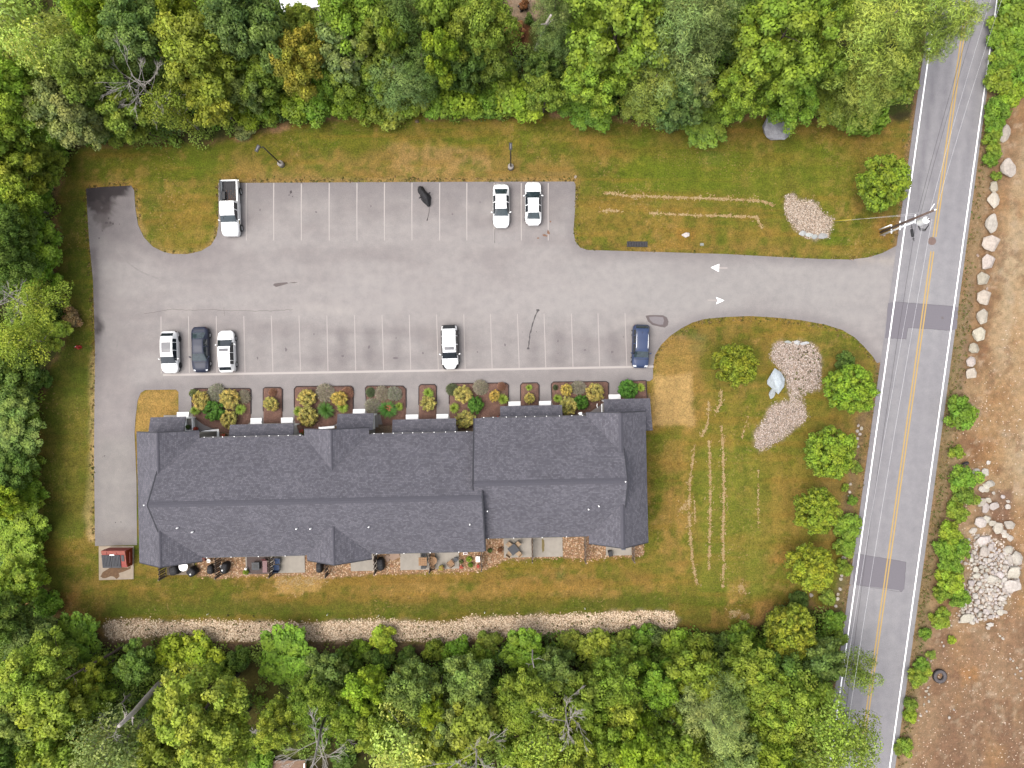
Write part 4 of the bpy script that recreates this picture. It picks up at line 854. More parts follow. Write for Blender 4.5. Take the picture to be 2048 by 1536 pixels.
for k in (-1.05, 0.0, 1.1): MB().tube([(k, .25 + (k + 1.1) * .21, .1), (k, .25 + (k + 1.1) * .21, 1.2 - (k + 1.1) * .11)], .02, 6).obj('baluster', M_LEGS, e)
e = at(747, 846, .0, 0, 'vinyl_fence', 'white L shaped vinyl fence beside the middle porch roof', 'fence'); MB().box((.1, .1, .75), (.16, 1.5, 1.5)).obj('panel', M_TRIM, e, bevel=.01); MB().box((-.22, -.72, .75), (.55, .15, 1.5)).obj('panel', M_TRIM, e, bevel=.01); MB().box((-.5, -.42, .75), (.1, .45, 1.4)).obj('panel', M_TRIM, e)
e = at(1161, 829, 2.6, 0, 'wall_vent', 'white square vent hood fixed to the north wall under the eave', 'vent'); MB().box((0, 0, 0), (.3, .5, .4)).obj('hood', M_TRIM, e, bevel=.02); MB().box((-.2, .12, .1), (.14, .12, .1)).obj('spout', M_TRIM, e)
e = at(1205.5, 816, 2.0, 0, 'downspout', 'white downspout at the left edge of the rightmost porch roof', 'downspout'); MB().box((0, -.1, -.9), (.09, 1.0, .09)).obj('pipe', M_TRIM, e); MB().tube([(-.45, .45, -1.2), (-.5, .2, -1.2), (-.42, .0, -1.2)], .04, 6).obj('elbow', M_TRIM, e)
e = at(653, 855, 2.2, R(4), 'awning', 'narrow white awning along the eave beside the middle porch', 'awning'); MB().box((0, 0, 0), (1.7, .2, .06)).obj('panel', M_TRIM, e); MB().box((0, -.12, -.08), (1.7, .04, .2)).obj('valance', M_TRIM, e)
e = at(590, 857, .0, R(3), 'welcome_mat', 'pale walk slab with curled brown mat beside the second porch', 'mat'); MB().box((0, 0, .06), (.55, 1.2, .12)).obj('slab', M_CONC, e); MB().tube([(-.24, .5, .2), (-.2, .2, .2), (-.27, -.1, .2), (-.22, -.45, .2)], [.05, .09, .08, .03], 8).obj('roll', M_WOODD, e)
# ------------------------------------------------------------------ vehicles
def car_paint(name, col, rough=.25, metal=0.0, coat=.6):
    m, nt, b = new_mat(name); n = noise_node(nt, 2.2, 4, .6); r = ramp(nt, n.outputs[0], [(.3, (.93,) * 3), (.7, (1.05,) * 3)])
    nt.links.new(mixc(nt, col, r.outputs[0]), b.inputs['Base Color']); b.inputs['Roughness'].default_value = rough; b.inputs['Metallic'].default_value = metal
    b.inputs['Coat Weight'].default_value = coat; b.inputs['Coat Roughness'].default_value = .06; b.inputs['Specular IOR Level'].default_value = .5 if coat > .2 else .25; return m
P_WHITE = car_paint('white_car_paint', (.60, .60, .60)); P_SILVER = car_paint('champagne_silver_paint', (.25, .235, .24), .3, .25); P_NAVY = car_paint('navy_paint', (.022, .034, .075), .35, 0, .1); P_SLATE = car_paint('dark_slate_paint', (.016, .019, .034), .4, 0, 0)
G_DARK = pm('car_glass', (.012, .016, .02), .3, 2.5, .05, spec=.7); G_MID = pm('tinted_glass', (.02, .03, .035), .5, 2.0, .06, spec=.7); G_ROOF = pm('sunroof_glass', (.05, .05, .06), .2, 2, .3, spec=.4)
M_TYRE = pm('tyre_rubber', A(54, 52, 54), .2, 8, .85); M_RIM = pm('alloy', (.42, .42, .43), .15, 9, .3, .8); M_RIMD = pm('dark_alloy', A(104, 102, 106), .15, 9, .35, .6)
M_PLASTIC = pm('black_plastic', A(52, 52, 56), .15, 7, .6); M_HEAD = pm('headlight_lens', (.5, .52, .55), .1, 5, .08, spec=.7); M_TAIL = pm('taillight_lens', A(150, 40, 40), .15, 5, .15, spec=.6); M_CHROME = pm('chrome', (.6, .6, .6), .05, 5, .12, 1.0)
def interp(keys, t):
    for (t0, a), (t1, b) in zip(keys[:-1], keys[1:]):
        if t <= t1:
            k = (t - t0) / (t1 - t0); k = max(0, min(1, k)); return [x + (y - x) * k for x, y in zip(a, b)]
    return list(keys[-1][1])
def surface(keys, Wd, Ln, nt=97):
    """keys: t -> (half width sill, half width belt, belt z, half width top, top z, crown); t 0 rear .. 1 front"""
    Tn = np.linspace(0, 1, nt); K = np.array([interp(keys, t) for t in Tn])
    for _ in range(2): K[1:-1] = .25 * K[:-2] + .5 * K[1:-1] + .25 * K[2:]
    half = []
    for k in K:
        ws, wb, zb, wt, zt, cr = k; ws *= Wd / 2; wb *= Wd / 2; wt *= Wd / 2
        pts = [(ws * .97, .24), (ws, .34), (wb * 1.0, .55), (wb * 1.005, (.55 + zb) / 2), (wb * .985, zb - .02), (wb * .95, zb + (zt - zb) * .08), (wb * .95 + (wt - wb * .95) * .5, zb + (zt - zb) * .55), (wt, zt - .015), (wt * .93, zt + cr * .35), (wt * .75, zt + cr * .75), (wt * .4, zt + cr * .95), (0, zt + cr)]
        half.append(pts)
    P = np.zeros((nt, 23, 3))
    for i in range(nt):
        y = (Tn[i] - .5) * Ln
        for j in range(12): x, z = half[i][j]; P[i, j] = (-x, y, z); P[i, 22 - j] = (x, y, z)
    return Tn, P
def build_car(label, cat, px, py, rz, Ln, Wd, keys, paint, glass, regions, sunroof=None, rails=False, rim=M_RIM, wheel=.66, wb=(.185, .81), sill=None, name='parked_car', rail_mat=None, mirror_t=.665, fins=None, mir_mat=None):
    g = W(px, py, 0); e = empty(name, (g.x, g.y, .008), rz); tag(e, label, cat, 'cars parked in the lot')
    regions = ([('sunroof', sunroof[0], sunroof[1], 0, 1.6)] if sunroof else []) + list(regions)
    Tn, P = surface(keys, Wd, Ln); nt = len(Tn)
    cells = {}
    for i in range(nt - 1):
        t = (Tn[i] + Tn[i + 1]) / 2
        for j in range(22):
            part = 'body'
            for nm, t0, t1, j0, j1 in regions:
                sj = abs(j - 10.5)
                if t0 <= t <= t1 and j0 <= sj <= j1:
                    part = nm + ('' if nm in ('windshield', 'rear_window', 'sunroof') else ('L' if j < 11 else 'R')); break
            cells.setdefault(part, []).append((i, j))
    for part, cl in cells.items():
        idx = {}; v = []; f = []
        for i, j in cl:
            q = []
            for a, b in ((i, j), (i + 1, j), (i + 1, j + 1), (i, j + 1)):
                if (a, b) not in idx: idx[(a, b)] = len(v); v.append(P[a, b])
                q.append(idx[(a, b)])
            f.append(tuple(q))
        if part == 'body':
            n0 = len(v)
            for end in (0, nt - 1):
                ring = [idx.get((end, j)) for j in range(23)]; ring = [r for r in ring if r is not None]
                f.append(tuple(ring if end == 0 else ring[::-1]))
        nm = part.rstrip('LR'); mt = {'body': paint, 'windshield': glass, 'rear_window': glass, 'side_window': G_DARK, 'headlight': M_HEAD, 'taillight': M_TAIL, 'lower_trim': M_PLASTIC, 'bumper': M_PLASTIC, 'seam': M_PLASTIC, 'sunroof': G_ROOF, 'rear_quarter_window': G_DARK}.get(nm, paint)
        link(nm, mesh(nm, v, [t[::-1] for t in f], mt, True), e)
    MB().box((0, 0, .22), (Wd * .86, Ln * .93, .1)).obj('underbody', M_PLASTIC, e)
    # wheels
    wm = MB(); r = wheel / 2; n = 20; prof = [(r * .62, -.1), (r * .9, -.11), (r, -.07), (r, .07), (r * .9, .11), (r * .62, .1)]; v = []
    for rr_, x in prof:
        for k in range(n): a = 2 * math.pi * k / n; v.append((x, rr_ * math.cos(a), rr_ * math.sin(a)))
    f = [(i * n + k, i * n + (k + 1) % n, (i + 1) * n + (k + 1) % n, (i + 1) * n + k) for i in range(5) for k in range(n)] + [(5 * n + k, 5 * n + (k + 1) % n, (k + 1) % n, k) for k in range(n)]
    tm = wm.add(v, f).mesh('wheel', M_TYRE, True)
    rm = MB(); 
    for k in range(5):
        a = 2 * math.pi * k / 5; rm.tube([(.085, .02 * math.cos(a), .02 * math.sin(a)), (.07, r * .64 * math.cos(a), r * .64 * math.sin(a))], [.05, .04], 5)
    rm.tube([(-.06, 0, 0), (.05, 0, 0)], r * .63, 16); rmm = rm.mesh('rim', rim)
    for sx in (-1, 1):
        for t in wb:
            w = link('wheel', tm, e, (sx * (Wd / 2 - (.075 if wheel < .7 else .0)), (t - .5) * Ln, r)); link('rim', rmm, w, (sx * .015, 0, 0), (0, 0, 0 if sx > 0 else math.pi))
    # mirrors
    k = interp(keys, mirror_t); zb = k[2]
    for s in (-1, 1):
        mb = MB(); x0 = Wd / 2 * k[1] * .96; y0 = (mirror_t - .5) * Ln
        mb.tube([(s * x0, y0, zb + .04), (s * (x0 + .1), y0 - .02, zb + .09)], [.035, .045], 8); mb.tube([(s * (x0 + .07), y0 + .02, zb + .1), (s * (x0 + .25), y0 - .06, zb + .11)], [.075, .06], 8)
        mb.obj('mirror', mir_mat or paint, e, True)
    if rails:
        t0, t1 = rails
        for s in (-1, 1):
            pts = []
            for t in np.linspace(t0, t1, 8): kk = interp(keys, t); pts.append((s * kk[3] * Wd / 2 * .88, (t - .5) * Ln, kk[4] + kk[5] * .4 + .06))
            pts[0] = (*pts[0][:2], pts[0][2] - .05); pts[-1] = (*pts[-1][:2], pts[-1][2] - .05)
            MB().tube(pts, .025, 6).obj('roof_rail', rail_mat or M_CHROME, e, True)
    if fins:
        kk = interp(keys, fins); MB().add([(-.03, (fins - .5) * Ln - .12, kk[4] + kk[5]), (.03, (fins - .5) * Ln - .12, kk[4] + kk[5]), (0, (fins - .5) * Ln + .1, kk[4] + kk[5]), (0, (fins - .5) * Ln - .1, kk[4] + kk[5] + .1)], [(0, 1, 3), (1, 2, 3), (2, 0, 3), (0, 2, 1)]).obj('antenna_fin', M_PLASTIC, e)
    MB().box((0, Ln * .497, .36), (.5, .02, .12)).obj('number_plate', M_WPLAST, e)
    return e
#              sill  belt   zb   top   zt   crown
SEDAN = [(0, (.62, .64, .80, .50, .86, .02)), (.02, (.78, .80, .84, .64, .92, .03)), (.06, (.90, .92, .88, .74, .98, .03)), (.115, (.95, .97, .92, .80, 1.02, .03)), (.15, (.97, .985, .93, .78, 1.08, .03)), (.27, (.98, 1.0, .93, .64, 1.40, .04)),
         (.42, (.98, 1.0, .92, .65, 1.45, .05)), (.54, (.98, 1.0, .92, .66, 1.42, .05)), (.585, (.98, 1.0, .92, .68, 1.37, .05)), (.76, (.98, .99, .91, .88, .98, .06)), (.81, (.98, .985, .88, .84, .92, .06)), (.91, (.94, .95, .80, .74, .84, .05)), (.955, (.86, .87, .74, .66, .77, .04)), (.985, (.72, .74, .66, .52, .68, .02)), (1, (.56, .58, .58, .40, .60, .01))]
SUV = [(0, (.74, .76, .92, .58, 1.02, .02)), (.015, (.86, .88, .98, .66, 1.12, .02)), (.05, (.93, .95, 1.02, .72, 1.34, .03)), (.10, (.96, .98, 1.03, .74, 1.60, .03)), (.16, (.98, 1.0, 1.03, .76, 1.66, .04)), (.40, (.98, 1.0, 1.02, .77, 1.70, .05)), (.55, (.98, 1.0, 1.01, .76, 1.68, .05)), (.615, (.98, 1.0, 1.0, .76, 1.60, .05)),
       (.77, (.98, .99, .99, .89, 1.12, .06)), (.815, (.97, .985, .98, .86, 1.06, .07)), (.91, (.93, .95, .90, .76, .98, .06)), (.955, (.86, .88, .84, .68, .92, .04)), (.985, (.76, .78, .74, .56, .78, .02)), (1, (.64, .66, .66, .46, .68, .01))]
CROSS = [(0, (.70, .72, .86, .56, .94, .02)), (.02, (.84, .86, .92, .64, 1.04, .02)), (.06, (.92, .94, .96, .70, 1.22, .03)), (.15, (.97, .98, .98, .71, 1.50, .04)), (.24, (.98, 1.0, .98, .72, 1.57, .05)), (.44, (.98, 1.0, .97, .73, 1.61, .05)), (.55, (.98, 1.0, .96, .73, 1.57, .05)), (.60, (.98, 1.0, .96, .74, 1.50, .05)),
         (.775, (.98, .99, .95, .89, 1.06, .06)), (.82, (.97, .985, .94, .85, 1.0, .06)), (.91, (.92, .94, .85, .74, .91, .05)), (.955, (.83, .85, .78, .64, .84, .04)), (.985, (.68, .70, .70, .50, .72, .02)), (1, (.52, .54, .62, .38, .64, .01))]
RG_SED = [('windshield', .59, .755, 0, 3.6), ('rear_window', .125, .262, 0, 3.6), ('side_window', .28, .43, 4.4, 5.6), ('side_window', .445, .70, 4.4, 5.6), ('headlight', .94, .97, 3.4, 5.6), ('taillight', 0, .035, 6.4, 8.6), ('seam', .785, .795, 0, 4.2), ('seam', .062, .07, 0, 2.5)]
RG_SUV = [('windshield', .62, .765, 0, 3.6), ('rear_window', .022, .09, 0, 3.6), ('rear_quarter_window', .13, .25, 4.4, 5.6), ('side_window', .265, .44, 4.4, 5.6), ('side_window', .455, .70, 4.4, 5.6), ('headlight', .935, .975, 2.4, 6.6), ('taillight', 0, .03, 6.4, 8.6), ('seam', .79, .80, 0, 4.2)]
RG_CRO = [('windshield', .61, .77, 0, 3.6), ('rear_window', .05, .128, 0, 3.6), ('rear_quarter_window', .19, .27, 4.4, 5.6), ('side_window', .285, .455, 4.4, 5.6), ('side_window', .47, .71, 4.4, 5.6), ('headlight', .94, .97, 3.4, 5.6), ('taillight', 0, .03, 6.4, 8.6), ('seam', .79, .80, 0, 4.2)]
S180 = math.pi
build_car('white SUV with large dark glass roof, leftmost car in the row by the building', 'car', 346, 705, S180 + R(1.5), 4.62, 1.86, CROSS, P_WHITE, G_DARK, RG_CRO, (.27, .52, .5), rim=M_RIMD, fins=None)
build_car('dark slate sedan between two white cars in the row by the building', 'car', 406.5, 700, S180 + R(1.2), 5.0, 1.86, SEDAN, P_SLATE, G_MID, RG_SED)
build_car('white crossover facing the lane with small sunroof, right of the dark sedan', 'car', 458.5, 703.5, R(2), 4.62, 1.82, CROSS, P_WHITE, G_DARK, RG_CRO, (.49, .565, .42))
build_car('white roofed SUV with grey sides and roof rails, alone mid row by the building', 'car', 901, 695, S180 + R(1.8), 4.85, 1.9, SUV, P_WHITE, G_DARK, [('lower_trim', 0, .9, 5.6, 9.6), ('lower_trim', .9, 1, 2.9, 9.6), ('bumper', 0, .02, 0, 9.6)] + RG_SUV, (.50, .575, .4), (.2, .6), mir_mat=None)
build_car('navy blue SUV at the right end of the row, under the asphalt patch', 'car', 1279, 693.5, S180 - R(1.6), 4.75, 1.86, SUV, P_NAVY, G_MID, RG_SUV, None, (.18, .6), fins=.2)
build_car('white sedan with glass rear roof, left of the two sedans along the top row', 'car', 1002.5, 415, S180 + R(.4), 4.75, 1.82, SEDAN, P_WHITE, G_MID, RG_SED[:-1] + [('seam', .02, .03, 0, 9), ('seam', .955, .965, 0, 5)])
build_car('white sedan facing the grass, rightmost car in the top row', 'car', 1066, 410, R(.6), 4.8, 1.8, SEDAN, P_WHITE, G_MID, RG_SED)
# pickup
TRK = [(.40, (.97, .97, 1.10, .76, 1.72, .03)), (.415, (.98, .98, 1.10, .78, 1.80, .04)), (.50, (.98, .98, 1.10, .79, 1.84, .05)), (.60, (.98, .98, 1.10, .79, 1.82, .05)), (.65, (.98, .98, 1.10, .79, 1.74, .05)), (.775, (.98, .98, 1.09, .89, 1.24, .06)), (.80, (.98, .98, 1.08, .87, 1.2, .07)), (.91, (.95, .96, 1.04, .82, 1.14, .06)), (.96, (.90, .91, .98, .74, 1.08, .04)), (.985, (.82, .83, .88, .62, .92, .02)), (1, (.70, .72, .76, .52, .8, .01))]
def pickup(px, py, rz):
    Ln, Wd = 6.1, 2.0
    TK = [((t - .40) / .60, v) for t, v in TRK]
    rg = [(n, (a - .4) / .6, (b - .4) / .6, c, d) for n, a, b, c, d in [('windshield', .66, .77, 0, 3.6), ('side_window', .43, .55, 4.4, 5.6), ('side_window', .56, .74, 4.4, 5.6), ('headlight', .95, .985, 2.6, 5.6), ('seam', .518, .528, 0, 4.2), ('seam', .952, .958, 0, 5)]]
    e = build_car('white pickup truck with open dark bed, at the left end of the top row', 'pickup truck', px, py, rz, Ln * .6, Wd, TK, P_WHITE, G_MID, rg, wheel=.8, wb=(.75,), name='pickup_truck', mirror_t=.545)
    off = Ln * .2                                  # shift cab forward of the bed
    fwd = Vector((-math.sin(rz), math.cos(rz), 0)); e.location += fwd * off
    y0, y1 = -Ln * .5 - off, -Ln * .1 - off        # bed span in the cab's frame
    w = Wd / 2; yc = (y0 + y1) / 2; ln = y1 - y0 - .04
    for s in (-1, 1): MB().box((s * (w - .09), yc, .82), (.16, ln, .66)).obj('bed_side', P_WHITE, e, bevel=.04)
    for s in (-1, 1): MB().box((s * (w - .09), yc, 1.16), (.15, ln - .04, .03)).obj('bed_rail', M_PLASTIC if s > 0 else P_WHITE, e, bevel=.01)
    MB().box((0, yc, .72), (Wd - .34, ln - .06, .06)).obj('bed_floor', pm('bed_liner', A(70, 66, 72), .3, 6, .8), e)
    m_ = MB().box((0, 0, 0), (.07, ln - .2, .02)).mesh('bed_rib', M_PLASTIC)
    for k in range(8): link('bed_rib', m_, e, (-w + .3 + k * .2, yc, .76))
    MB().box((0, y0 + .06, .84), (Wd - .36, .1, .62)).obj('tailgate', P_WHITE, e, bevel=.03)
    MB().box((0, y0 - .06, .5), (Wd - .1, .14, .2)).obj('bumper', M_CHROME, e, bevel=.03)
    MB().box((w - .42, y1 - .75, .92), (.34, .85, .36)).obj('tool_box', M_PLASTIC, e, bevel=.03)
    lf = MB()
    for k in range(90): lf.box((rnd.uniform(-w + .3, w - .5), y1 - rnd.random() ** 1.7 * 1.3 - .1, .775), (.07, .05, .01), rnd.uniform(0, 3))
    lf.obj('dead_leaves', pm('dead_leaf', A(168, 122, 92), .3, 9, .9), e)['kind'] = 'stuff'
    for s in (-1, 1): MB().box((s * (w - .1), y0 + .05, .9), (.14, .06, .36)).obj('taillight', M_TAIL, e)
    tm = [c for c in e.children if c.name.startswith('wheel')]
    for c in tm:
        d = c.copy(); COL.objects.link(d); d.parent = e; d.location = (c.location.x, y0 + 1.12, c.location.z)
        for g in c.children: h = g.copy(); COL.objects.link(h); h.parent = d
    MB().box((w + .008, .35, .8), (.008, .4, .22)).obj('door_sticker', pm('sticker', A(240, 206, 110), .1, 6, .5), e)
    MB().box((-w - .008, .35, .8), (.008, .4, .22)).obj('door_sticker', MATS['sticker'], e)
    MB().tube([(.35, 0, 1.87), (.35, .22, 1.9)], .03, 6).obj('antenna', M_PLASTIC, e)
pickup(466, 420, S180 + R(1.6))
# covered motorcycle
e = empty('covered_motorcycle', W(850, 394), 0); tag(e, 'narrow motorcycle shape under a black cloth cover in an empty top row stall', 'motorcycle')
spine = [(838.5, 374, .12, .25), (840, 376, .3, .62), (842.5, 381, .36, .8), (845.5, 386, .36, .95), (848, 390, .40, 1.0), (851.5, 395, .52, 1.12), (854.5, 400, .46, 1.05), (856.5, 405, .32, .85), (858, 411, .2, .6), (858.8, 414, .08, .22)]
v = []; n = 14
for x, y, w, h in spine:
    c = W(x, y) - e.location; dr = Vector((.86, .5, 0))
    for k in range(n):
        t = k / (n - 1) * 2 - 1; lat = t * w * (1.12 if abs(t) > .95 else 1)
        z = h * max(0.0, 1 - abs(t) ** 2.2) ** .8; wr = .03 * math.sin(9 * t + x)
        p = c + dr * (lat + wr); v.append((p.x, p.y, max(.02, z + wr)))
f = [(i * n + k, i * n + k + 1, (i + 1) * n + k + 1, (i + 1) * n + k) for i in range(len(spine) - 1) for k in range(n - 1)]
f = [t[::-1] for t in f]
MB().add(v, f).obj('cover', M_BLK, e, True); 
for s in (-1, 1):
    c = W(851, 395) - e.location; MB().tube([c + Vector((.4 * s, .2 * s, .95)), c + Vector((.62 * s, .3 * s, .85))], [.09, .06], 8).obj('handlebar_bulge', M_BLK, e, True)
MB().tube([W(858.8, 414, .03) - e.location, W(858.3, 422, .02) - e.location, W(857, 430, .02) - e.location, W(855, 437, .02) - e.location, W(854.3, 441, .03) - e.location], [.02, .02, .022, .03, .07], 6).obj('strap', M_TAR, e)
# ------------------------------------------------------------------ dumpster
e = empty('dumpster', W(239, 1113, .06), 0); tag(e, 'red dumpster with two ribbed black lids on a concrete pad', 'dumpster')
M_RUST = pm('faded_red', A(206, 104, 84), .25, 4, .6)
MB().add([(-1.15, -.9, .1), (1.5, -.9, .1), (1.5, 1.0, .1), (-1.15, 1.0, .1), (-1.15, -.9, 1.15), (1.5, -.9, 1.15), (1.5, 1.0, 1.5), (-1.15, 1.0, 1.5)], [(0, 3, 2, 1), (4, 5, 6, 7), (0, 1, 5, 4), (1, 2, 6, 5), (2, 3, 7, 6), (3, 0, 4, 7)]).obj('bin', M_RED, e, bevel=.02)
def on_lid(y): return 1.17 + (y + .9) / 1.9 * .35
for k, x0 in enumerate((-1.18, -.15)):
    wl = 1.0
    lid = MB().add([(x0, -.96, on_lid(-.96)), (x0 + wl, -.96, on_lid(-.96)), (x0 + wl, .5, on_lid(.5)), (x0, .5, on_lid(.5)), (x0, -.96, on_lid(-.96) + .05), (x0 + wl, -.96, on_lid(-.96) + .05), (x0 + wl, .5, on_lid(.5) + .05), (x0, .5, on_lid(.5) + .05)], [(0, 3, 2, 1), (4, 5, 6, 7), (0, 1, 5, 4), (1, 2, 6, 5), (2, 3, 7, 6), (3, 0, 4, 7)]).obj('lid', pm('lid_plastic', A(72, 74, 84), .12, 5, .5), e)
    for j in range(6): MB().add([(x0 + .1 + j * .16, -.8, on_lid(-.8) + .05), (x0 + .17 + j * .16, -.8, on_lid(-.8) + .05), (x0 + .17 + j * .16, .46, on_lid(.46) + .05), (x0 + .1 + j * .16, .46, on_lid(.46) + .05), (x0 + .12 + j * .16, -.8, on_lid(-.8) + .1), (x0 + .15 + j * .16, -.8, on_lid(-.8) + .1), (x0 + .15 + j * .16, .46, on_lid(.46) + .1), (x0 + .12 + j * .16, .46, on_lid(.46) + .1)], [(4, 5, 6, 7), (0, 1, 5, 4), (1, 2, 6, 5), (2, 3, 7, 6), (3, 0, 4, 7)]).obj('rib', pm('lid_rib', A(104, 106, 116), .1, 5, .5), lid)
MB().box((.15, .8, 1.52), (2.6, .36, .05), m=Matrix.Rotation(R(11), 3, 'X')).obj('top_panel', M_RUST, e, bevel=.01)
for x in (-.6, .5): MB().box((x, .72, 1.565), (.05, .34, .05)).obj('hinge', M_RED, e)
MB().box((0, .52, 1.52), (.5, .1, .05)).obj('warning_label', M_WPLAST, e)
MB().box((1.12, .15, 1.42), (.3, .7, .03), m=Matrix.Rotation(R(11), 3, 'X')).obj('side_door', pm('door_grey', A(90, 94, 100), .1, 5, .6), e)
MB().box((1.42, .1, 1.44), (.14, 1.6, .06), m=Matrix.Rotation(R(11), 3, 'X')).obj('rim', M_RUST, e, bevel=.015); MB().tube([(1.56, -.5, .8), (1.56, .7, .8)], .07, 8).obj('fork_pocket', M_RUST, e)
for s in (-1, 1): MB().box((s * .9, 0, .06), (.12, 1.4, .1)).obj('skid', M_LEGS, e)
# ------------------------------------------------------------------ lamp posts
M_POLE = pm('dark_bronze', A(58, 54, 52), .15, 5, .5)
def lamp(bx, by, ang, hgt, hang, label):
    e = empty('street_lamp', W(bx, by), 0); tag(e, label, 'lamp post', 'lamp posts on the north lawn')
    MB().lathe((0, 0, -.1), [(.33, 0), (.33, .75), (.31, .8)], 20).obj('base', pm('lamp_base', A(206, 196, 186), .1, 5, .85), e, True)
    MB().tube([(0, 0, .7), (0, 0, hgt)], [.085, .06], 10).obj('pole', M_POLE, e, True)
    d = Vector((math.cos(ang), math.sin(ang), 0)); MB().tube([(0, 0, hgt - .1), d * .45 + Vector((0, 0, hgt))], .04, 8).obj('arm', M_POLE, e)
    h = MB().box((d * .55 + Vector((0, 0, hgt + .02))), (.75, .34, .14), rz=hang).obj('lamp_head', M_POLE, e, bevel=.03)
    MB().box((d * .55 + Vector((0, 0, hgt + .1))), (.5, .1, .03), rz=hang).obj('cooling_fin', pm('lamp_grey', A(150, 150, 156), .1, 5, .5), h)
    MB().box((d * .55 + Vector((0, 0, hgt - .055))), (.5, .26, .02), rz=hang).obj('lens', M_WPLAST, h)
lamp(564, 330, R(200), 6.2, R(65), 'dark lamp post on a white round base, left of the two on the north lawn'); lamp(1021.5, 336, R(90), 5.6, R(90), 'dark lamp post on a white round base, above the gap between the two white sedans')
# ------------------------------------------------------------------ utility pole and lines
e = empty('utility_pole', W(1760, 465), 0); tag(e, 'leaning-looking wooden utility pole with pale transformer beside the drive entrance', 'utility pole')
M_PW = pm('pole_wood', A(150, 124, 112), .35, 5, .85); M_PIPE = pm('grey_conduit', (.62, .63, .65), .08, 4, .4)
HP = 10.3
MB().tube([(0, 0, -.3), (0, 0, HP)], [.13, .10], 12).obj('pole', M_PW, e, True)
for k, (dx, dy) in enumerate(((-.02, -.32), (.16, -.34))): MB().tube([(dx, dy, 0), (dx, dy, 7.0 - k * .15)], .055, 8).obj('conduit', M_PIPE, e, True)
MB().tube([(.2, .18, 0), (.2, .16, 6.9)], .05, 8).obj('conduit', M_LEGS, e, True)
MB().tube([(-.12, .3, 0), (-.1, .3, 2.4)], .07, 8).obj('conduit', M_PIPE, e, True)
for z in (2.3, 4.0, 6.9): MB().box((.06, -.1, z), (.12, .95, .06)).obj('bracket', M_PIPE, e)
MB().lathe((.1, -.62, 7.55), [(.05, 0), (.32, .04), (.34, .1), (.34, 1.15), (.36, 1.2), (.3, 1.3), (.1, 1.36)], 20).obj('transformer', pm('transformer_grey', (.72, .72, .73), .06, 4, .45), e, True)
for a in (0, 1.6): MB().lathe((.1 + .16 * math.cos(a), -.62 + .16 * math.sin(a), 8.88), [(.05, 0), (.07, .06), (.04, .1), (.07, .16), (.03, .25)], 10).obj('bushing', pm('insulator', A(110, 92, 92), .1, 5, .4), e, True)
for k in range(3): MB().tube([(.16, -.3, 7.1 - k * .1), (.5, -1.0 - k * .1, 6.9), (.75, -1.25 - k * .08, 7.4), (.62, -1.0, 8.3), (.3, -.7, 8.6)], .028, 6).obj('loop_wire', M_LEGS, e, True)
MB().tube([(0, 0, 9.4), (.3, .75, 9.8)], .035, 8).obj('insulator_arm', M_WPLAST, e, True); MB().lathe((0, 0, HP), [(.06, 0), (.09, .08), (.05, .14), (.08, .2), (.02, .3)], 10).obj('insulator', M_WPLAST, e, True)
M_WD = pm('dark_cable', A(84, 80, 84), .1, 5, .6); M_WL = pm('bare_wire', (.5, .5, .52), .05, 5, .4)
def wire(p0, p1, z, sag, r, mat, label, n=24):
    A_, B_ = W(*p0, z), W(*p1, z); pts = []
    for k in range(n + 1): t = k / n; q = A_.lerp(B_, t); q.z -= sag * 4 * t * (1 - t); pts.append(q)
    o = MB().tube(pts, r, 5, False).obj('power_line', mat, None, True); tag(o, label, 'wire', 'overhead lines along the road')
wire((1985, -90), (1833, 437), 7.4, .5, .015, M_WD, 'dark overhead cable running from the pole to the top, left of its pair'); wire((1995, -90), (1838, 440), 7.2, .5, .014, M_WD, 'thinner dark overhead cable running from the pole to the top, right of its pair')
wire((1833, 440), (1668, 1620), 7.2, .7, .015, M_WD, 'dark overhead cable running down the road from the pole past the splice'); 
wire((2010, -90), (1858, 430), 9.4, .4, .0075, M_WL, 'thin pale wire reaching the pole from the top, over the left lane')
wire((1846, 444), (1648, 1640), 7.9, .6, .0075, M_WL, 'thin pale overhead wire down the left lane, nearer the white edge line'); wire((1864, 438), (1668, 1640), 9.6, .5, .0075, M_WL, 'thin pale overhead wire down the left lane, nearer the yellow lines'); wire((1876, 408), (2034, -90), 9.8, .4, .0075, M_WL, 'thin pale overhead wire from the pole top to the upper right')
p = W(1824.5, 466, 7.0); sp = empty('splice_case', p, math.atan2(1, -.16) ); tag(sp, 'black cable splice case hanging on the overhead line just below the pole', 'cable splice')
MB().tube([(-.42, 0, 0), (-.36, 0, 0), (.36, 0, 0), (.42, 0, 0)], [.07, .14, .14, .07], 10).obj('case', M_BLK, sp, True); MB().tube([(-.85, 0, .1), (.85, 0, .1)], .03, 6).obj('hanger', M_BLK, sp)
for x in (-.6, .6): MB().box((x, 0, .03), (.08, .12, .16)).obj('clamp', M_BLK, sp)
g0 = W(1664, 442, .1); o = MB().tube([g0, W(1832, 430, 7.3)], .007, 5).obj('guy_wire', M_WL, None, True); tag(o, 'thin guy wire from the utility pole down to the small gravel patch', 'wire')
d = (W(1832, 430, 7.3) - g0).normalized(); MB().tube([g0, g0 + d * 2.2], .055, 8).obj('guard', pm('yellow_guard', A(250, 226, 60), .05, 5, .45), o, True)
o = MB().tube([W(1664, 444, .1), W(1838, 426, 9.3)], .006, 5).obj('guy_wire', M_WL, None, True); tag(o, 'second thin guy wire a little above the one with yellow guard', 'wire')
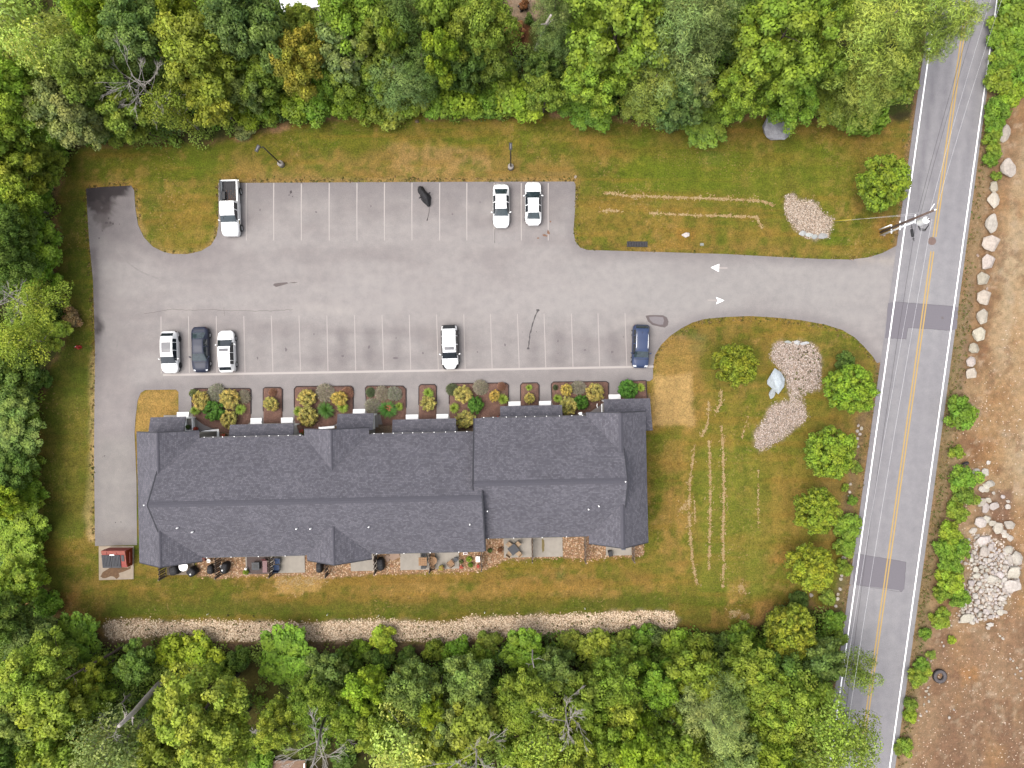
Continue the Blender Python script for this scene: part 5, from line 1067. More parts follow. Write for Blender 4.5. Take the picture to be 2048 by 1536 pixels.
# ------------------------------------------------------------------ hydrant, covers, grate, tyre
e = empty('fire_hydrant', W(160.5, 694), .3); tag(e, 'red fire hydrant on the grass left of the driveway', 'hydrant'); M_HYD = pm('hydrant_red', A(236, 62, 54), .12, 6, .5)
MB().lathe((0, 0, -.05), [(.2, 0), (.2, .06), (.13, .1), (.13, .6), (.18, .63), (.18, .68), (.14, .72), (.08, .84), (.03, .9)], 14).obj('barrel', M_HYD, e, True)
for a, l_ in ((0, .32), (math.pi, .32), (-math.pi / 2, .3)): MB().tube([(.1 * math.cos(a), .1 * math.sin(a), .5), (l_ * math.cos(a), l_ * math.sin(a), .5)], [.07, .09], 10).obj('outlet', M_HYD, e, True)
MB().cyl((0, 0, .84), .035, .1, 5).obj('bolt', M_WPLAST, e)
def cover(px, py, r, z, col, label, collar=None):
    e = empty('manhole_cover', W(px, py, z), 0); tag(e, label, 'manhole cover'); m_ = pm('iron_' + str(col[0]), A(*col), .2, 9, .7)
    MB().lathe((0, 0, -.02), [(r, 0), (r, .03), (r * .96, .034)], 28).obj('lid', m_, e)
    for q in (.35, .7): MB().tube([(r * q * math.cos(a), r * q * math.sin(a), .014) for a in [2 * math.pi * k / 24 for k in range(25)]], .012, 4, False).obj('ring', m_, e)
    if collar: MB().lathe((0, 0, -.04), [(r * 1.7, 0), (r * 1.6, .04), (r * 1.02, .045)], 24).obj('collar', pm('collar_' + str(collar[0]), A(*collar), .2, 6, .9), e)
cover(1864, 482, .45, .02, (166, 138, 128), 'brown round manhole cover in the road between the yellow lines'); cover(1550, 1116, .3, .06, (122, 112, 102), 'small grey manhole cover in brown grass beside a street tree', (196, 150, 100))
e = empty('drain_grate', W(1274.5, 488.5, .02), R(-.5)); tag(e, 'long dark slotted drain grate in the grass by the drive', 'drain grate'); wd, hd = 2.3, .55
for y in (-hd / 2, hd / 2): MB().box((0, y, 0), (wd, .06, .1)).obj('frame', M_PLASTIC, e)
m_ = MB().box((0, 0, .01), (.12, hd - .08, .07)).mesh('bar', pm('grate_bar', A(76, 72, 78), .2, 6, .6))
for k in range(13): link('bar', m_, e, (-wd / 2 + .08 + k * (wd - .16) / 12, 0, 0))
MB().box((0, 0, -.05), (wd, hd, .04)).obj('pit', pm('pit_black', A(40, 38, 38), .2, 6, .9), e)
o = tag(MB().box((0, 0, .06), (.4, .28, .14)).obj('valve_box', pm('valve_grey', A(196, 200, 190), .1, 6, .7), None, bevel=.03, loc=W(1403.5, 489)), 'small pale grey box set in the grass near the incoming arrow', 'valve box')
def tyre(px, py, r, tilt, label):
    e = empty('old_tyre', W(px, py, max(0, ground_z(px, py)) + .16), 0); e.rotation_euler = tilt; tag(e, label, 'tyre'); n = 26; prof = [(.5, -.12), (.62, -.17), (.88, -.17), (.98, -.12), (1, 0), (.98, .12), (.88, .17), (.62, .17), (.5, .12), (.56, 0)]; v = []
    for q, z in prof:
        for k in range(n): a = 2 * math.pi * k / n; v.append((r * q * math.cos(a), r * q * math.sin(a), z * r * 1.35))
    f = [(i * n + k, i * n + (k + 1) % n, ((i + 1) % 10) * n + (k + 1) % n, ((i + 1) % 10) * n + k) for i in range(10) for k in range(n)]
    MB().add(v, f).obj('tread', pm('old_rubber', A(126, 118, 120), .3, 7, .85), e, True)
    lm = MB().box((0, 0, 0), (.06, .09, .3 * r * 1.3)).mesh('lug', M_TYRE)
    for k in range(26): a = 2 * math.pi * k / 26; link('lug', lm, e, (r * math.cos(a), r * math.sin(a), 0), (0, 0, a))
tyre(1879.5, 1352.5, .74, (0, 0, 0), 'large worn tyre lying flat on the brown dirt lot'); tyre(1930, 928, .38, (.9, .3, 0), 'small old tyre half sunk among roadside bushes above the rock pile')
for i, (x, y, r_, lb) in enumerate(((418.5, 1226, .028, 'leftmost of the row'), (656.5, 1227, .035, 'second from left in the row'), (758.5, 1229, .03, 'third from left in the row'), (969.5, 1223, .045, 'beside the widest part of the gravel strip'), (1169, 1215, .028, 'rightmost of the row'))):
    o = MB().tube([(0, 0, 0), (0, 0, .65)], [r_, r_ * .8], 8).obj('marker_stake', M_WPLAST, None, True, loc=W(x, y, -.03)); tag(o, 'thin white marker stake above the gravel strip, ' + lb, 'stake', 'white stakes above the gravel strip')
# ------------------------------------------------------------------ rocks
def rock_mat():
    m, nt, b = new_mat('granite'); oi = nt.nodes.new('ShaderNodeObjectInfo'); n = noise_node(nt, 3.0, 6, .7); n2 = noise_node(nt, 22, 2, .6)
    r = ramp(nt, n.outputs[0], [(.3, (.68, .66, .64)), (.55, (1.0, 1.0, 1.0)), (.75, (1.18, 1.15, 1.12))]); r2 = ramp(nt, n2.outputs[0], [(.3, (.82,) * 3), (.7, (1.14,) * 3)])
    nt.links.new(mixc(nt, mixc(nt, oi.outputs['Color'], r.outputs[0]), r2.outputs[0]), b.inputs['Base Color']); b.inputs['Roughness'].default_value = .92; b.inputs['Specular IOR Level'].default_value = .2; bump(nt, b, n.outputs[0], .5, .08); return m
M_ROCK = rock_mat()
def rock_mesh(seed, npt=26, flatz=.75):
    r = random.Random(seed); bm = bmesh.new()
    for k in range(npt):
        z = r.uniform(-1, 1); a = r.uniform(0, 6.283); q = math.sqrt(1 - z * z); s = r.uniform(.82, 1.05)
        bm.verts.new((q * math.cos(a) * s, q * math.sin(a) * s, z * s * flatz))
    g = bmesh.ops.convex_hull(bm, input=bm.verts[:]); bmesh.ops.delete(bm, geom=list({x for x in g['geom_interior'] + g['geom_unused'] if isinstance(x, bmesh.types.BMVert)}), context='VERTS')
    bmesh.ops.bevel(bm, geom=bm.edges[:], offset=.07, segments=1, affect='EDGES', clamp_overlap=True)
    me = bpy.data.meshes.new('rock'); bm.to_mesh(me); bm.free(); me.materials.append(M_ROCK); return me
ROCKS = [rock_mesh(s, 22 + s % 8) for s in range(12)]
def rockcol(base=(226, 204, 186), j=16):
    d = rnd.uniform(-j, j) + 8; c = A(base[0] + d - 6, base[1] + d + 2 + rnd.uniform(-3, 3), base[2] + d + 4 + rnd.uniform(-5, 5)); return (c[0] * 1.3, c[1] * 1.33, c[2] * 1.36, 1)
def rock(px, py, w, h, label, name='boulder', cat='boulder', group=None, base=(226, 204, 186), z=None, tall=.75, rz=None, mi=None):
    zz = ground_z(px, py) if z is None else z; hz = min(w, h) / S / 2 * tall
    o = link(name, ROCKS[rnd.randrange(12) if mi is None else mi], None, W(px, py, 0) + Vector((0, 0, zz + hz * .55)), (rnd.uniform(-.15, .15), rnd.uniform(-.15, .15), rnd.uniform(0, 6.28) if rz is None else rz))
    o.scale = (w / S / 2 * 1.25, h / S / 2 * 1.25, hz) if rz is not None else ((w + h) / 4 / S * rnd.uniform(.92, 1.1), (w + h) / 4 / S * rnd.uniform(.85, 1.0), hz)
    o.color = rockcol(base); return tag(o, label, cat, group)
GB = 'boulders lined up along the dirt lot'
for (x, y, w, h), lb in zip(((2007, 269, 19, 32), (2011, 338, 30, 36), (1985, 375, 17, 20), (1983.5, 401, 22, 32), (1979, 448, 24, 36), (1977.5, 488, 33, 32), (1971.5, 525, 25, 30), (1963.5, 558, 23, 26), (1965.5, 595, 27, 31), (1960, 633, 21, 30), (1954, 668, 25, 27), (1945.5, 697, 19, 21), (1939, 725, 18, 21), (1937.5, 748, 20, 25)),
                           ('tall narrow boulder at the top of the row, beside roadside bushes', 'largest rounded boulder, second from the top of the row', 'small pale boulder just below the largest rounded one', 'upright pale boulder, fourth from the top of the row', 'tall boulder level with the utility pole', 'widest slanted boulder of the row, below the pole', 'pale upright boulder seventh down the row', 'brownish round boulder opposite the drive mouth',
                            'squarish pale boulder opposite the drive', 'narrow boulder opposite the dark road patch', 'boulder with flat right side below the road patch', 'small angular boulder, third from the bottom of the row', 'small boulder, second from the bottom of the row', 'lowest boulder of the row, leaning left')):
    rock(x, y, w, h, lb + ' by the dirt lot', 'boulder', 'boulder', GB, rz=rnd.uniform(-.25, .25))
for x, y, w, h, lb in ((1955, 511, 7, 9, 'small pinkish stone left of the slanted boulder in the roadside row'), (1973, 578, 9, 6, 'small flat stone just above the squarish boulder in the row')): rock(x, y, w, h, lb, 'stone', 'stone', None, (214, 180, 164))
rock(1547, 261, 54, 40, 'big grey boulder under the tree edge on the north lawn', base=(178, 168, 168), rz=-.55, tall=1.1, mi=3); rock(1549, 762, 30, 44, 'pale angular slab rock standing beside the long gravel patch', base=(222, 220, 222), rz=.15, tall=1.0, mi=5); rock(1543, 786, 12, 22, 'pale pointed tail end of rock below the angular slab rock', 'stone', 'stone', None, (206, 202, 204), rz=-.4)
rock(1371, 470, 15, 9, 'small white stone in brown grass above the drive', 'stone', 'stone', None, (240, 222, 214), rz=.1)
for x, y, w, h, lb in ((1604, 467, 13, 10, 'leftmost grey stone edging the small gravel patch'), (1617, 470, 16, 8, 'long flat stone edging the small gravel patch'), (1628, 474, 12, 8, 'low middle stone edging the small gravel patch'), (1643, 473, 18, 10, 'whitest stone edging the small gravel patch, at its right'), (1594, 685, 12, 9, 'pale stone at the top edge of the long gravel patch'), (1608, 687, 18, 7, 'flat stone at the top right edge of the long gravel patch'), (1575, 684, 14, 5, 'flat brownish stone at the top left edge of the long gravel patch')):
    rock(x, y, w, h, lb, 'edging_stone', 'stone', 'stones edging the gravel patches', (214, 206, 200), rz=rnd.uniform(-.2, .2))
rock(1818, 178, 16, 10, 'flat rock in weeds beside the road under the pine', 'stone', 'stone', None, (190, 176, 166)); rock(1813, 195, 18, 9, 'brown grey rock below the flat rock beside the road', 'stone', 'stone', None, (176, 160, 150)); rock(1768, 471, 7, 5, 'small pale stone at the foot of the utility pole', 'stone', 'stone', None, (226, 190, 166)); rock(1151, 354, 9, 6, 'pale stone at the top right corner of the parking lot', 'stone', 'stone', None, (200, 176, 150)); rock(834, 243, 11, 7, 'brown stone on the north lawn edge above the motorcycle', 'stone', 'stone', None, (160, 132, 104))
for k, (x, y, w, h) in enumerate(((1716, 851, 9, 7), (1722, 857, 10, 8), (1714, 862, 8, 7), (1719, 868, 9, 7), (1715, 877, 7, 6), (1712, 886, 7, 6), (1716, 893, 6, 6), (1700, 968, 8, 6), (1699, 984, 7, 7), (1697, 992, 6, 5), (1687, 1116, 14, 8), (1682, 1128, 8, 9), (1683, 1150, 10, 8), (1681, 1158, 11, 9), (1680, 1178, 8, 8), (1675, 1188, 8, 9), (1674, 1197, 10, 9), (1671, 1212, 8, 8), (1666, 1231, 8, 8), (1668, 1243, 6, 6), (1675, 1257, 8, 5), (1622, 1190, 12, 7))):
    rock(x, y, w, h, 'small stone on the left verge, ' + ('below the long gravel patch' if y < 900 else 'level with the middle street tree' if y < 1000 else 'beside the second road patch' if y < 1140 else 'between second road patch and lowest street tree'), 'stone', 'stone', 'small stones on the verge left of the road')
BIG = [(2017, 1143, 26, 31, 'tallest white boulder at the right of the rock pile'), (2012, 1166, 31, 28, 'broad angular boulder below the tallest one in the rock pile'), (2026, 1114, 25, 25, 'squarish boulder at the upper right corner of the rock pile'), (1973.5, 1154, 20, 17, 'brightest round white boulder in the middle of the rock pile'), (1930, 1236, 27, 17, 'long slanted boulder at the lower left tip of the rock pile'), (2011, 1098, 19, 14, 'smooth oval boulder near the top right of the rock pile'),
       (1963, 1079, 26, 19, 'jagged pale boulder at the top of the dense rock pile'), (1974.6, 1092, 13, 13, 'brown rounded stone near the top of the dense rock pile'), (1946, 1149, 17, 11, 'pale oval boulder against the bushes at the left of the rock pile'), (1960, 1101, 18, 18, 'brownish grey boulder near the top left of the rock pile'), (2014, 1117, 12, 18, 'upright narrow boulder beside the squarish corner one'), (1955, 1044, 25, 22, 'large round boulder with a brown hollow above the rock pile'), (1968, 1038, 15, 17, 'pale boulder touching the large round one above the rock pile'), (1981, 1045, 14, 12, 'small oval boulder between two round ones above the rock pile'), (1992, 1055, 21, 20, 'pinkish round boulder in bare dirt above the rock pile'),
       (2014, 1048, 21, 16, 'pale wedge boulder at the right edge above the rock pile'), (2004, 1064, 12, 11, 'pale stone right of the pinkish round boulder'), (2007, 1071, 16, 10, 'brown flat stone right of the pinkish round boulder'), (2018, 1076, 13, 12, 'separate pale stone at the right edge above the dense pile'), (1944, 1061, 16, 11, 'white flat rock beside the bushes above the rock pile'), (1957.5, 1004, 18, 15, 'grey round boulder in the left of the upper stone cluster'), (1981.5, 1010, 19, 16, 'heart shaped boulder in the upper stone cluster'), (1965.5, 1015, 13, 19, 'upright boulder between two round ones in the upper stone cluster'), (1972, 999, 13, 9, 'small flat stone above the heart shaped boulder'),
       (2012, 1012, 11, 11, 'lone pale stone on bare dirt right of the upper cluster'), (2002, 993, 9, 8, 'small lone stone in dirt at the upper right of the cluster'), (2013, 1002, 8, 6, 'tiny brown stone above the lone pale stone'), (1948, 943, 16, 11, 'white oval boulder at the very top of the stones, by the bushes'), (1966, 944, 15, 14, 'pale lumpy boulder right of the top white oval one'), (1976, 967, 19, 14, 'pale boulder pair on the slope below the top stones, right one'), (1969, 971, 13, 11, 'pale boulder on the slope below the top stones, left one'), (1961, 978, 14, 12, 'pale boulder beside the bushes in the middle of the slope'), (1970, 980, 9, 7, 'small pale stone under the slope boulders'), (1983, 985, 7, 6, 'tiny pale stone right of the slope boulders'), (1963, 957, 7, 7, 'small round pinkish stone between the top stones and slope boulders'),
       (1923, 1081, 10, 10, 'pale stone sunk in the bushes left of the pile'), (1936, 1080, 8, 8, 'small pinkish stone at the bush edge left of the pile'), (1899, 1052, 12, 8, 'white stone lying inside the roadside bushes'), (1936, 1091, 12, 7, 'flat pale stone at the bush edge beside the pile'), (1921, 1122, 8, 7, 'brownish stone in the bushes at the left of the pile'), (1929, 1126, 8, 7, 'pale stone between bushes and the rock pile'), (1974.6, 924.6, 7, 9, 'lone pale stone on brown dirt above the top stones'), (1978, 1248, 13, 8, 'brownish oval stone below the rock pile'), (1975, 1255, 9, 7, 'pale stone at the very bottom of the rock pile'), (2005, 1222, 11, 6, 'flat pinkish stone right of the pile bottom'), (2003, 1202, 8, 7, 'dark brown stone at the lower right of the pile')]
for x, y, w, h, lb in BIG: rock(x, y, w, h, lb, 'pile_rock', 'rock', None, (228, 208, 192), z=(pile_z(x, y) if y > 1070 else ground_z(x, y)), rz=rnd.uniform(-.5, .5))
def PZ(x, y): return ('top' if y < 1105 else 'upper middle' if y < 1140 else 'lower middle' if y < 1180 else 'bottom') + (' by the bushes' if x < 1972 else ' by the open dirt' if x > 1998 else ' centre')
taken = [(x, y, (w + h) / 4) for x, y, w, h, _ in BIG]
def inpoly(x, y, p): return bool(sdist(np.array([x]), np.array([y]), p)[0] < -1)
cnt = 0
for tries in range(9000):
    x, y = rnd.uniform(1915, 2042), rnd.uniform(1064, 1250)
    if not inpoly(x, y, PILE): continue
    r_ = (rnd.choice((3.2, 4, 4.4, 5, 5.6, 6.5, 7.5)) if tries < 1500 else rnd.uniform(3.0, 4.6))
    if 1985 < x < 2006 and 1080 < y < 1096: continue
    if all(math.hypot(x - a, y - b) > (r_ + c) * .76 for a, b, c in taken):
        taken.append((x, y, r_)); cnt += 1
        rock(x, y, r_ * 2.15, r_ * 2.0, '%s pale stone in the %s of the rock pile' % (('big' if r_ > 5.2 else 'middling' if r_ > 3.9 else 'small'), PZ(x, y)), 'pile_rock', 'rock', 'stones heaped in the rock pile', (232, 212, 198), z=pile_z(x, y) - .04, tall=.95)
        if cnt >= 250: break
for x, y, w in ((1893, 1245, 6), (1903, 1251, 5), (1936, 1220, 0), (1914, 1227, 5), (1918, 1232, 4), (1854, 1319, 6), (1862, 1322, 5), (1856, 1375, 7), (1852, 1382, 8), (1857, 1388, 7), (1850, 1394, 6), (1857, 1402, 8), (1847, 1408, 6), (1840, 1430, 7), (1852, 1422, 6), (1836, 1440, 5), (1906, 1418, 6), (1896, 1433, 8), (1888, 1292, 7), (1885, 1285, 5), (2006, 1277, 8), (2000, 1272, 6), (2020, 1318, 6), (2026, 1322, 5), (2034, 1336, 7), (2040, 1342, 6), (2030, 1348, 5), (2042, 1356, 6), (1962, 1240, 5), (1937, 1354, 5), (1878, 1255, 6)):
    if w: rock(x, y, w, w * .85, 'loose pale stone on dirt, ' + ('just below the rock pile' if y < 1262 else 'at the right picture edge beyond the worn tyre' if x > 1990 else 'between rock pile and worn tyre' if y < 1360 and x < 1925 else 'beside the worn tyre' if x > 1925 else 'along the shoulder below the worn tyre'), 'stone', 'stone', 'loose stones strewn on the dirt')
# gravel: loose rounded stones
def gravel(name, poly, n, label, cols, smin, smax, z0=0.0, kb=1.4):
    xs = [p[0] for p in poly]; ys_ = [p[1] for p in poly]; x = rng.uniform(min(xs), max(xs), n * 5); y = rng.uniform(min(ys_), max(ys_), n * 5)
    d = sdist(x, y, poly) + rng.normal(0, 3.2, len(x)); k = np.where(d < 0)[0][:n]; x, y = x[k], y[k]; m = len(x)
    base = np.array([(1, 0, 0), (0, 1, 0), (-1, 0, 0), (0, -1, 0), (0, 0, .28), (0, 0, -.4)]); tri = np.array([(0, 1, 4), (1, 2, 4), (2, 3, 4), (3, 0, 4)])
    s = rng.uniform(smin, smax, m)[:, None, None]; a = rng.uniform(0, 6.28, m); ca, sa = np.cos(a), np.sin(a)
    V_ = base[None] * s * rng.uniform(.7, 1.25, (m, 6, 1)); V_[:, :, 0] *= 1.35
    vx = V_[:, :, 0] * ca[:, None] - V_[:, :, 1] * sa[:, None]; vy = V_[:, :, 0] * sa[:, None] + V_[:, :, 1] * ca[:, None]
    gz = np.array([ground_z(a_, b_) for a_, b_ in zip(x, y)])
    P_ = np.stack([vx + ((x - 1024) / S)[:, None], vy + ((768 - y) / S)[:, None], V_[:, :, 2] + (gz + .02 + z0)[:, None]], 2).reshape(-1, 3)
    F_ = (tri[None] + (np.arange(m) * 6)[:, None, None]).reshape(-1, 3)
    cc = np.array([A(*c) for c in cols])[rng.integers(0, len(cols), m)] * rng.uniform(.85, 1.25, (m, 1)) * kb; cc = np.repeat(cc, 6, 0)
    o = link(name, mesh(name, P_, F_, M_PEB, False, cc)); return tag(o, label, 'gravel', None, 'stuff')
M_PEB, nt_, b_ = new_mat('pebbles'); at_ = nt_.nodes.new('ShaderNodeAttribute'); at_.attribute_name = 'Col'; nz_ = noise_node(nt_, 12, 3, .6); nt_.links.new(mixc(nt_, at_.outputs[0], ramp(nt_, nz_.outputs[0], [(.3, (.85,) * 3), (.7, (1.12,) * 3)]).outputs[0]), b_.inputs['Base Color']); b_.inputs['Roughness'].default_value = .9
gravel('gravel_strip', GRAVEL_STRIP, 17000, 'long strip of pale beige gravel along the wood edge', [(232, 208, 178), (206, 178, 146), (222, 196, 164), (184, 154, 124), (226, 206, 178), (160, 132, 104)], .04, .08, kb=1.95)
gravel('gravel_patch', BED_A, 8000, 'long irregular patch of pinkish gravel among the street trees', [(214, 194, 180), (190, 168, 154), (172, 146, 130), (228, 212, 200), (160, 146, 134), (120, 106, 92)], .035, .075)
gravel('gravel_patch', BED_B, 4200, 'small patch of pinkish gravel left of the utility pole', [(214, 194, 174), (190, 166, 146), (172, 146, 124), (228, 212, 194), (120, 106, 92)], .035, .075)
gravel('patio_gravel', PATIO_GRAVEL, 7000, 'tan and brown gravel between the patio slabs', [(222, 178, 136), (196, 146, 108), (166, 116, 86), (232, 204, 172), (206, 170, 140)], .045, .085)
gravel('rubble', PILE, 1500, 'small broken stones filling the gaps of the rock pile', [(226, 208, 190), (204, 184, 166), (182, 158, 138), (236, 222, 208)], .07, .15, kb=1.3)
gravel('dirt_pebbles', [(1900, 880), (2060, 560), (2060, 1540), (1800, 1540), (1880, 1250)], 1300, 'small pale pebbles scattered over the dirt lot', [(240, 220, 200), (226, 196, 170), (206, 170, 140)], .03, .075)
# hay rows: loose dry straw
def straw(pts, w, n, cols=((226, 190, 128), (236, 206, 150), (206, 166, 104))):
    out = []
    seg = [math.hypot(b[0] - a[0], b[1] - a[1]) for a, b in zip(pts[:-1], pts[1:])]; tot = sum(seg)
    for _ in range(n):
        u = rnd.random() * tot; i = 0
        while u > seg[i] and i < len(seg) - 1: u -= seg[i]; i += 1
        t = u / seg[i]; x = pts[i][0] + (pts[i + 1][0] - pts[i][0]) * t + rnd.gauss(0, w * (4 if rnd.random() < .14 else 1)); y = pts[i][1] + (pts[i + 1][1] - pts[i][1]) * t + rnd.gauss(0, w * (4 if rnd.random() < .14 else 1)); out.append((x, y, A(*rnd.choice(cols))))
    return out
ST = []
for pts, w, n in (([(1209, 385), (1240, 389), (1262, 393), (1285, 392), (1330, 394), (1400, 396), (1470, 399), (1520, 402), (1538, 406), (1546, 414)], 1.5, 1500), ([(1199, 423), (1215, 420), (1240, 423)], 1.2, 260), ([(1300, 426), (1340, 428), (1400, 431), (1460, 432), (1515, 434), (1519, 446), (1524, 456)], 1.3, 1000),
                  ([(1418, 806), (1415, 848), (1404, 872)], 1.3, 260), ([(1390, 890), (1384, 930), (1380, 960), (1378, 1020), (1381, 1080), (1386, 1128), (1394, 1172)], 1.3, 1100), ([(1418, 882), (1421, 960), (1420, 1050), (1419, 1110), (1418, 1140)], 1.3, 1100), ([(1443, 852), (1446, 900), (1448, 980), (1446, 1060), (1447, 1128), (1446, 1175)], 1.6, 1500), ([(1443, 783), (1441, 808), (1432, 824)], 1.4, 220), ([(1389, 1000), (1390, 1050)], .8, 120), ([(1517, 940), (1516, 1000), (1517, 1060)], .9, 130), ([(1497, 832), (1492, 845), (1484, 878)], .9, 60), ([(1480, 1170), (1490, 1185)], 4, 130), ([(1460, 1225), (1500, 1235)], 6, 260), ([(560, 1165), (640, 1160)], 8, 500), ([(1376, 1008), (1358, 1018)], 4, 120)):
    ST += [s_ for s_ in straw(pts, w * .7, int(n * .6)) if rnd.random() < .35 + .65 * (math.sin(s_[0] * .21 + s_[1] * .17) > -.3)]
v = []; f = []; c = []
for x, y, col in ST:
    p = W(x, y, ground_z(x, y) + rnd.uniform(.01, .06)); a = rnd.uniform(0, 6.28); l_ = rnd.uniform(.06, .16); d = Vector((math.cos(a), math.sin(a), rnd.uniform(-.2, .2))) * l_; s_ = Vector((-math.sin(a), math.cos(a), 0)) * .035
    b0 = len(v); v += [p - d - s_, p + d - s_, p + d + s_, p - d + s_]; f.append((b0, b0 + 1, b0 + 2, b0 + 3)); c += [col] * 4
tag(link('straw', mesh('straw', np.array(v), np.array(f), M_PEB, False, np.array(c))), 'dry straw left in thin rows across the mown lawn', 'straw', None, 'stuff')
# ------------------------------------------------------------------ foliage building blocks
M_LEAF = leaf_mat('leaves', .42); M_NEED = leaf_mat('needles', .15)
M_BARK = pm('bark', A(140, 124, 110), .35, 5, .95, bmp=.4); M_BARKP = pm('pale_bark', (.27, .24, .22), .3, 5, .9, bmp=.3); M_DEAD = pm('dead_wood', (.26, .235, .215), .25, 6, .9)
def leaves(cen, nor, ln, wd, seed, tint, fold=.25):
    """numpy: one folded leaf (two triangles in a quad) per centre; tint = per leaf colour factor (n,3)"""
    r = np.random.default_rng(seed); n = len(cen)
    nor = nor / (np.linalg.norm(nor, axis=1, keepdims=True) + 1e-9)
    a = r.normal(size=(n, 3)); t = a - nor * (a * nor).sum(1, keepdims=True); t /= np.linalg.norm(t, axis=1, keepdims=True) + 1e-9
    b = np.cross(nor, t); l = (ln * r.uniform(.7, 1.3, n))[:, None] / 2; w = (wd * r.uniform(.7, 1.3, n))[:, None] / 2
    P = np.stack([cen - t * l, cen + b * w + nor * w * fold, cen + t * l - nor * l * .25, cen - b * w + nor * w * fold], 1).reshape(-1, 3)
    F = np.arange(4 * n).reshape(n, 4); return P, F, np.repeat(tint, 4, 0)
def unit(n, r, up=0.0):
    a = r.normal(size=(n, 3)); a[:, 2] += up; return a / np.linalg.norm(a, axis=1, keepdims=True)
def lobed(seed, Rc, z0, z1, nl, lr, nleaf, ln, wd, fill=.25, squash=.8, irregular=.25, aniso=1.0, up=.35, tipl=.35, droop=0.0):
    """crown of foliage puffs between heights z0 and z1"""
    r = np.random.default_rng(seed); ph = r.uniform(0, 6.28, 4)
    zc, zh = (z0 + z1) / 2, (z1 - z0) / 2; C_, Rr, An = [], [], []; tries = 0
    while len(C_) < nl and tries < nl * 60:
        tries += 1
        d = unit(1, r, .35)[0]; q = r.uniform(.72, 1.0) if r.random() > fill else r.uniform(.2, .7)
        az = math.atan2(d[1], d[0]); rad = 1 + irregular * (.5 * math.sin(2 * az + ph[0]) + .35 * math.sin(3 * az + ph[1]) + .35 * math.sin(5 * az + ph[2]))
        s = lr * r.uniform(.65, 1.3)
        c = np.array([d[0] * (Rc - s * .7) * q * rad, d[1] * (Rc - s * .7) * q * rad, zc + d[2] * (zh - s * .5) * q])
        c[2] -= droop * (np.hypot(c[0], c[1]) / Rc) ** 2
        if all(np.linalg.norm(c - o) > .55 * (s + p) * .8 for o, p in zip(C_, Rr)): C_.append(c); Rr.append(s); An.append(az)
    C_ = np.array(C_); Rr = np.array(Rr); An = np.array(An); m = len(C_); w = Rr ** 2; w /= w.sum()
    k = r.choice(m, nleaf, p=w); d = unit(nleaf, r, up); bumps = 1 + .16 * np.sin(d[:, 0] * 6 + k) * np.sin(d[:, 1] * 6 + 2 * k) + .12 * np.sin(d[:, 2] * 9 + k * 3)
    off = d * (Rr[k] * bumps * r.uniform(.72, 1.06, nleaf))[:, None]; off[:, 2] *= squash
    if aniso != 1:
        er = np.stack([np.cos(An[k]), np.sin(An[k]), np.zeros(nleaf)], 1); off += er * ((off * er).sum(1) * (aniso - 1))[:, None]
    cen = C_[k] + off; nor = d + np.array([0, 0, .45]) + r.normal(size=(nleaf, 3)) * .45
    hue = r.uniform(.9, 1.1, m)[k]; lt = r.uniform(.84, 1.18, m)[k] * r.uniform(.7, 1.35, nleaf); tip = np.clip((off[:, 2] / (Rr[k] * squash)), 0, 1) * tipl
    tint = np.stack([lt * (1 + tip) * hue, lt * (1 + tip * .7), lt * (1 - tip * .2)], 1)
    return leaves(cen, nor, ln, wd, seed + 1, tint), C_
def tree_wood(seed, H_, r0, targets, n=7, bend=.25):
    r = random.Random(seed); mb = MB(); b = [Vector((0, 0, -.4))]
    for k in range(1, 6): b.append(Vector((r.uniform(-bend, bend) * k / 5, r.uniform(-bend, bend) * k / 5, H_ * k / 5)))
    mb.tube(b, [r0 * 1.25, r0, r0 * .85, r0 * .65, r0 * .45, r0 * .2], n)
    for t in targets:
        t = Vector(t); z = min(H_ * .9, max(H_ * .25, t.z - (t.xy.length) * .7)); k = z / H_ * 5; i = min(4, int(k)); s = b[i].lerp(b[i + 1], k - i)
        q = r0 * (1 - z / H_ * .75) * .5; mb.tube([s, s.lerp(t, .5) + Vector((0, 0, .08 * (t - s).length)), t], [q, q * .6, q * .15], 5)
    return mb
PROTO = {}
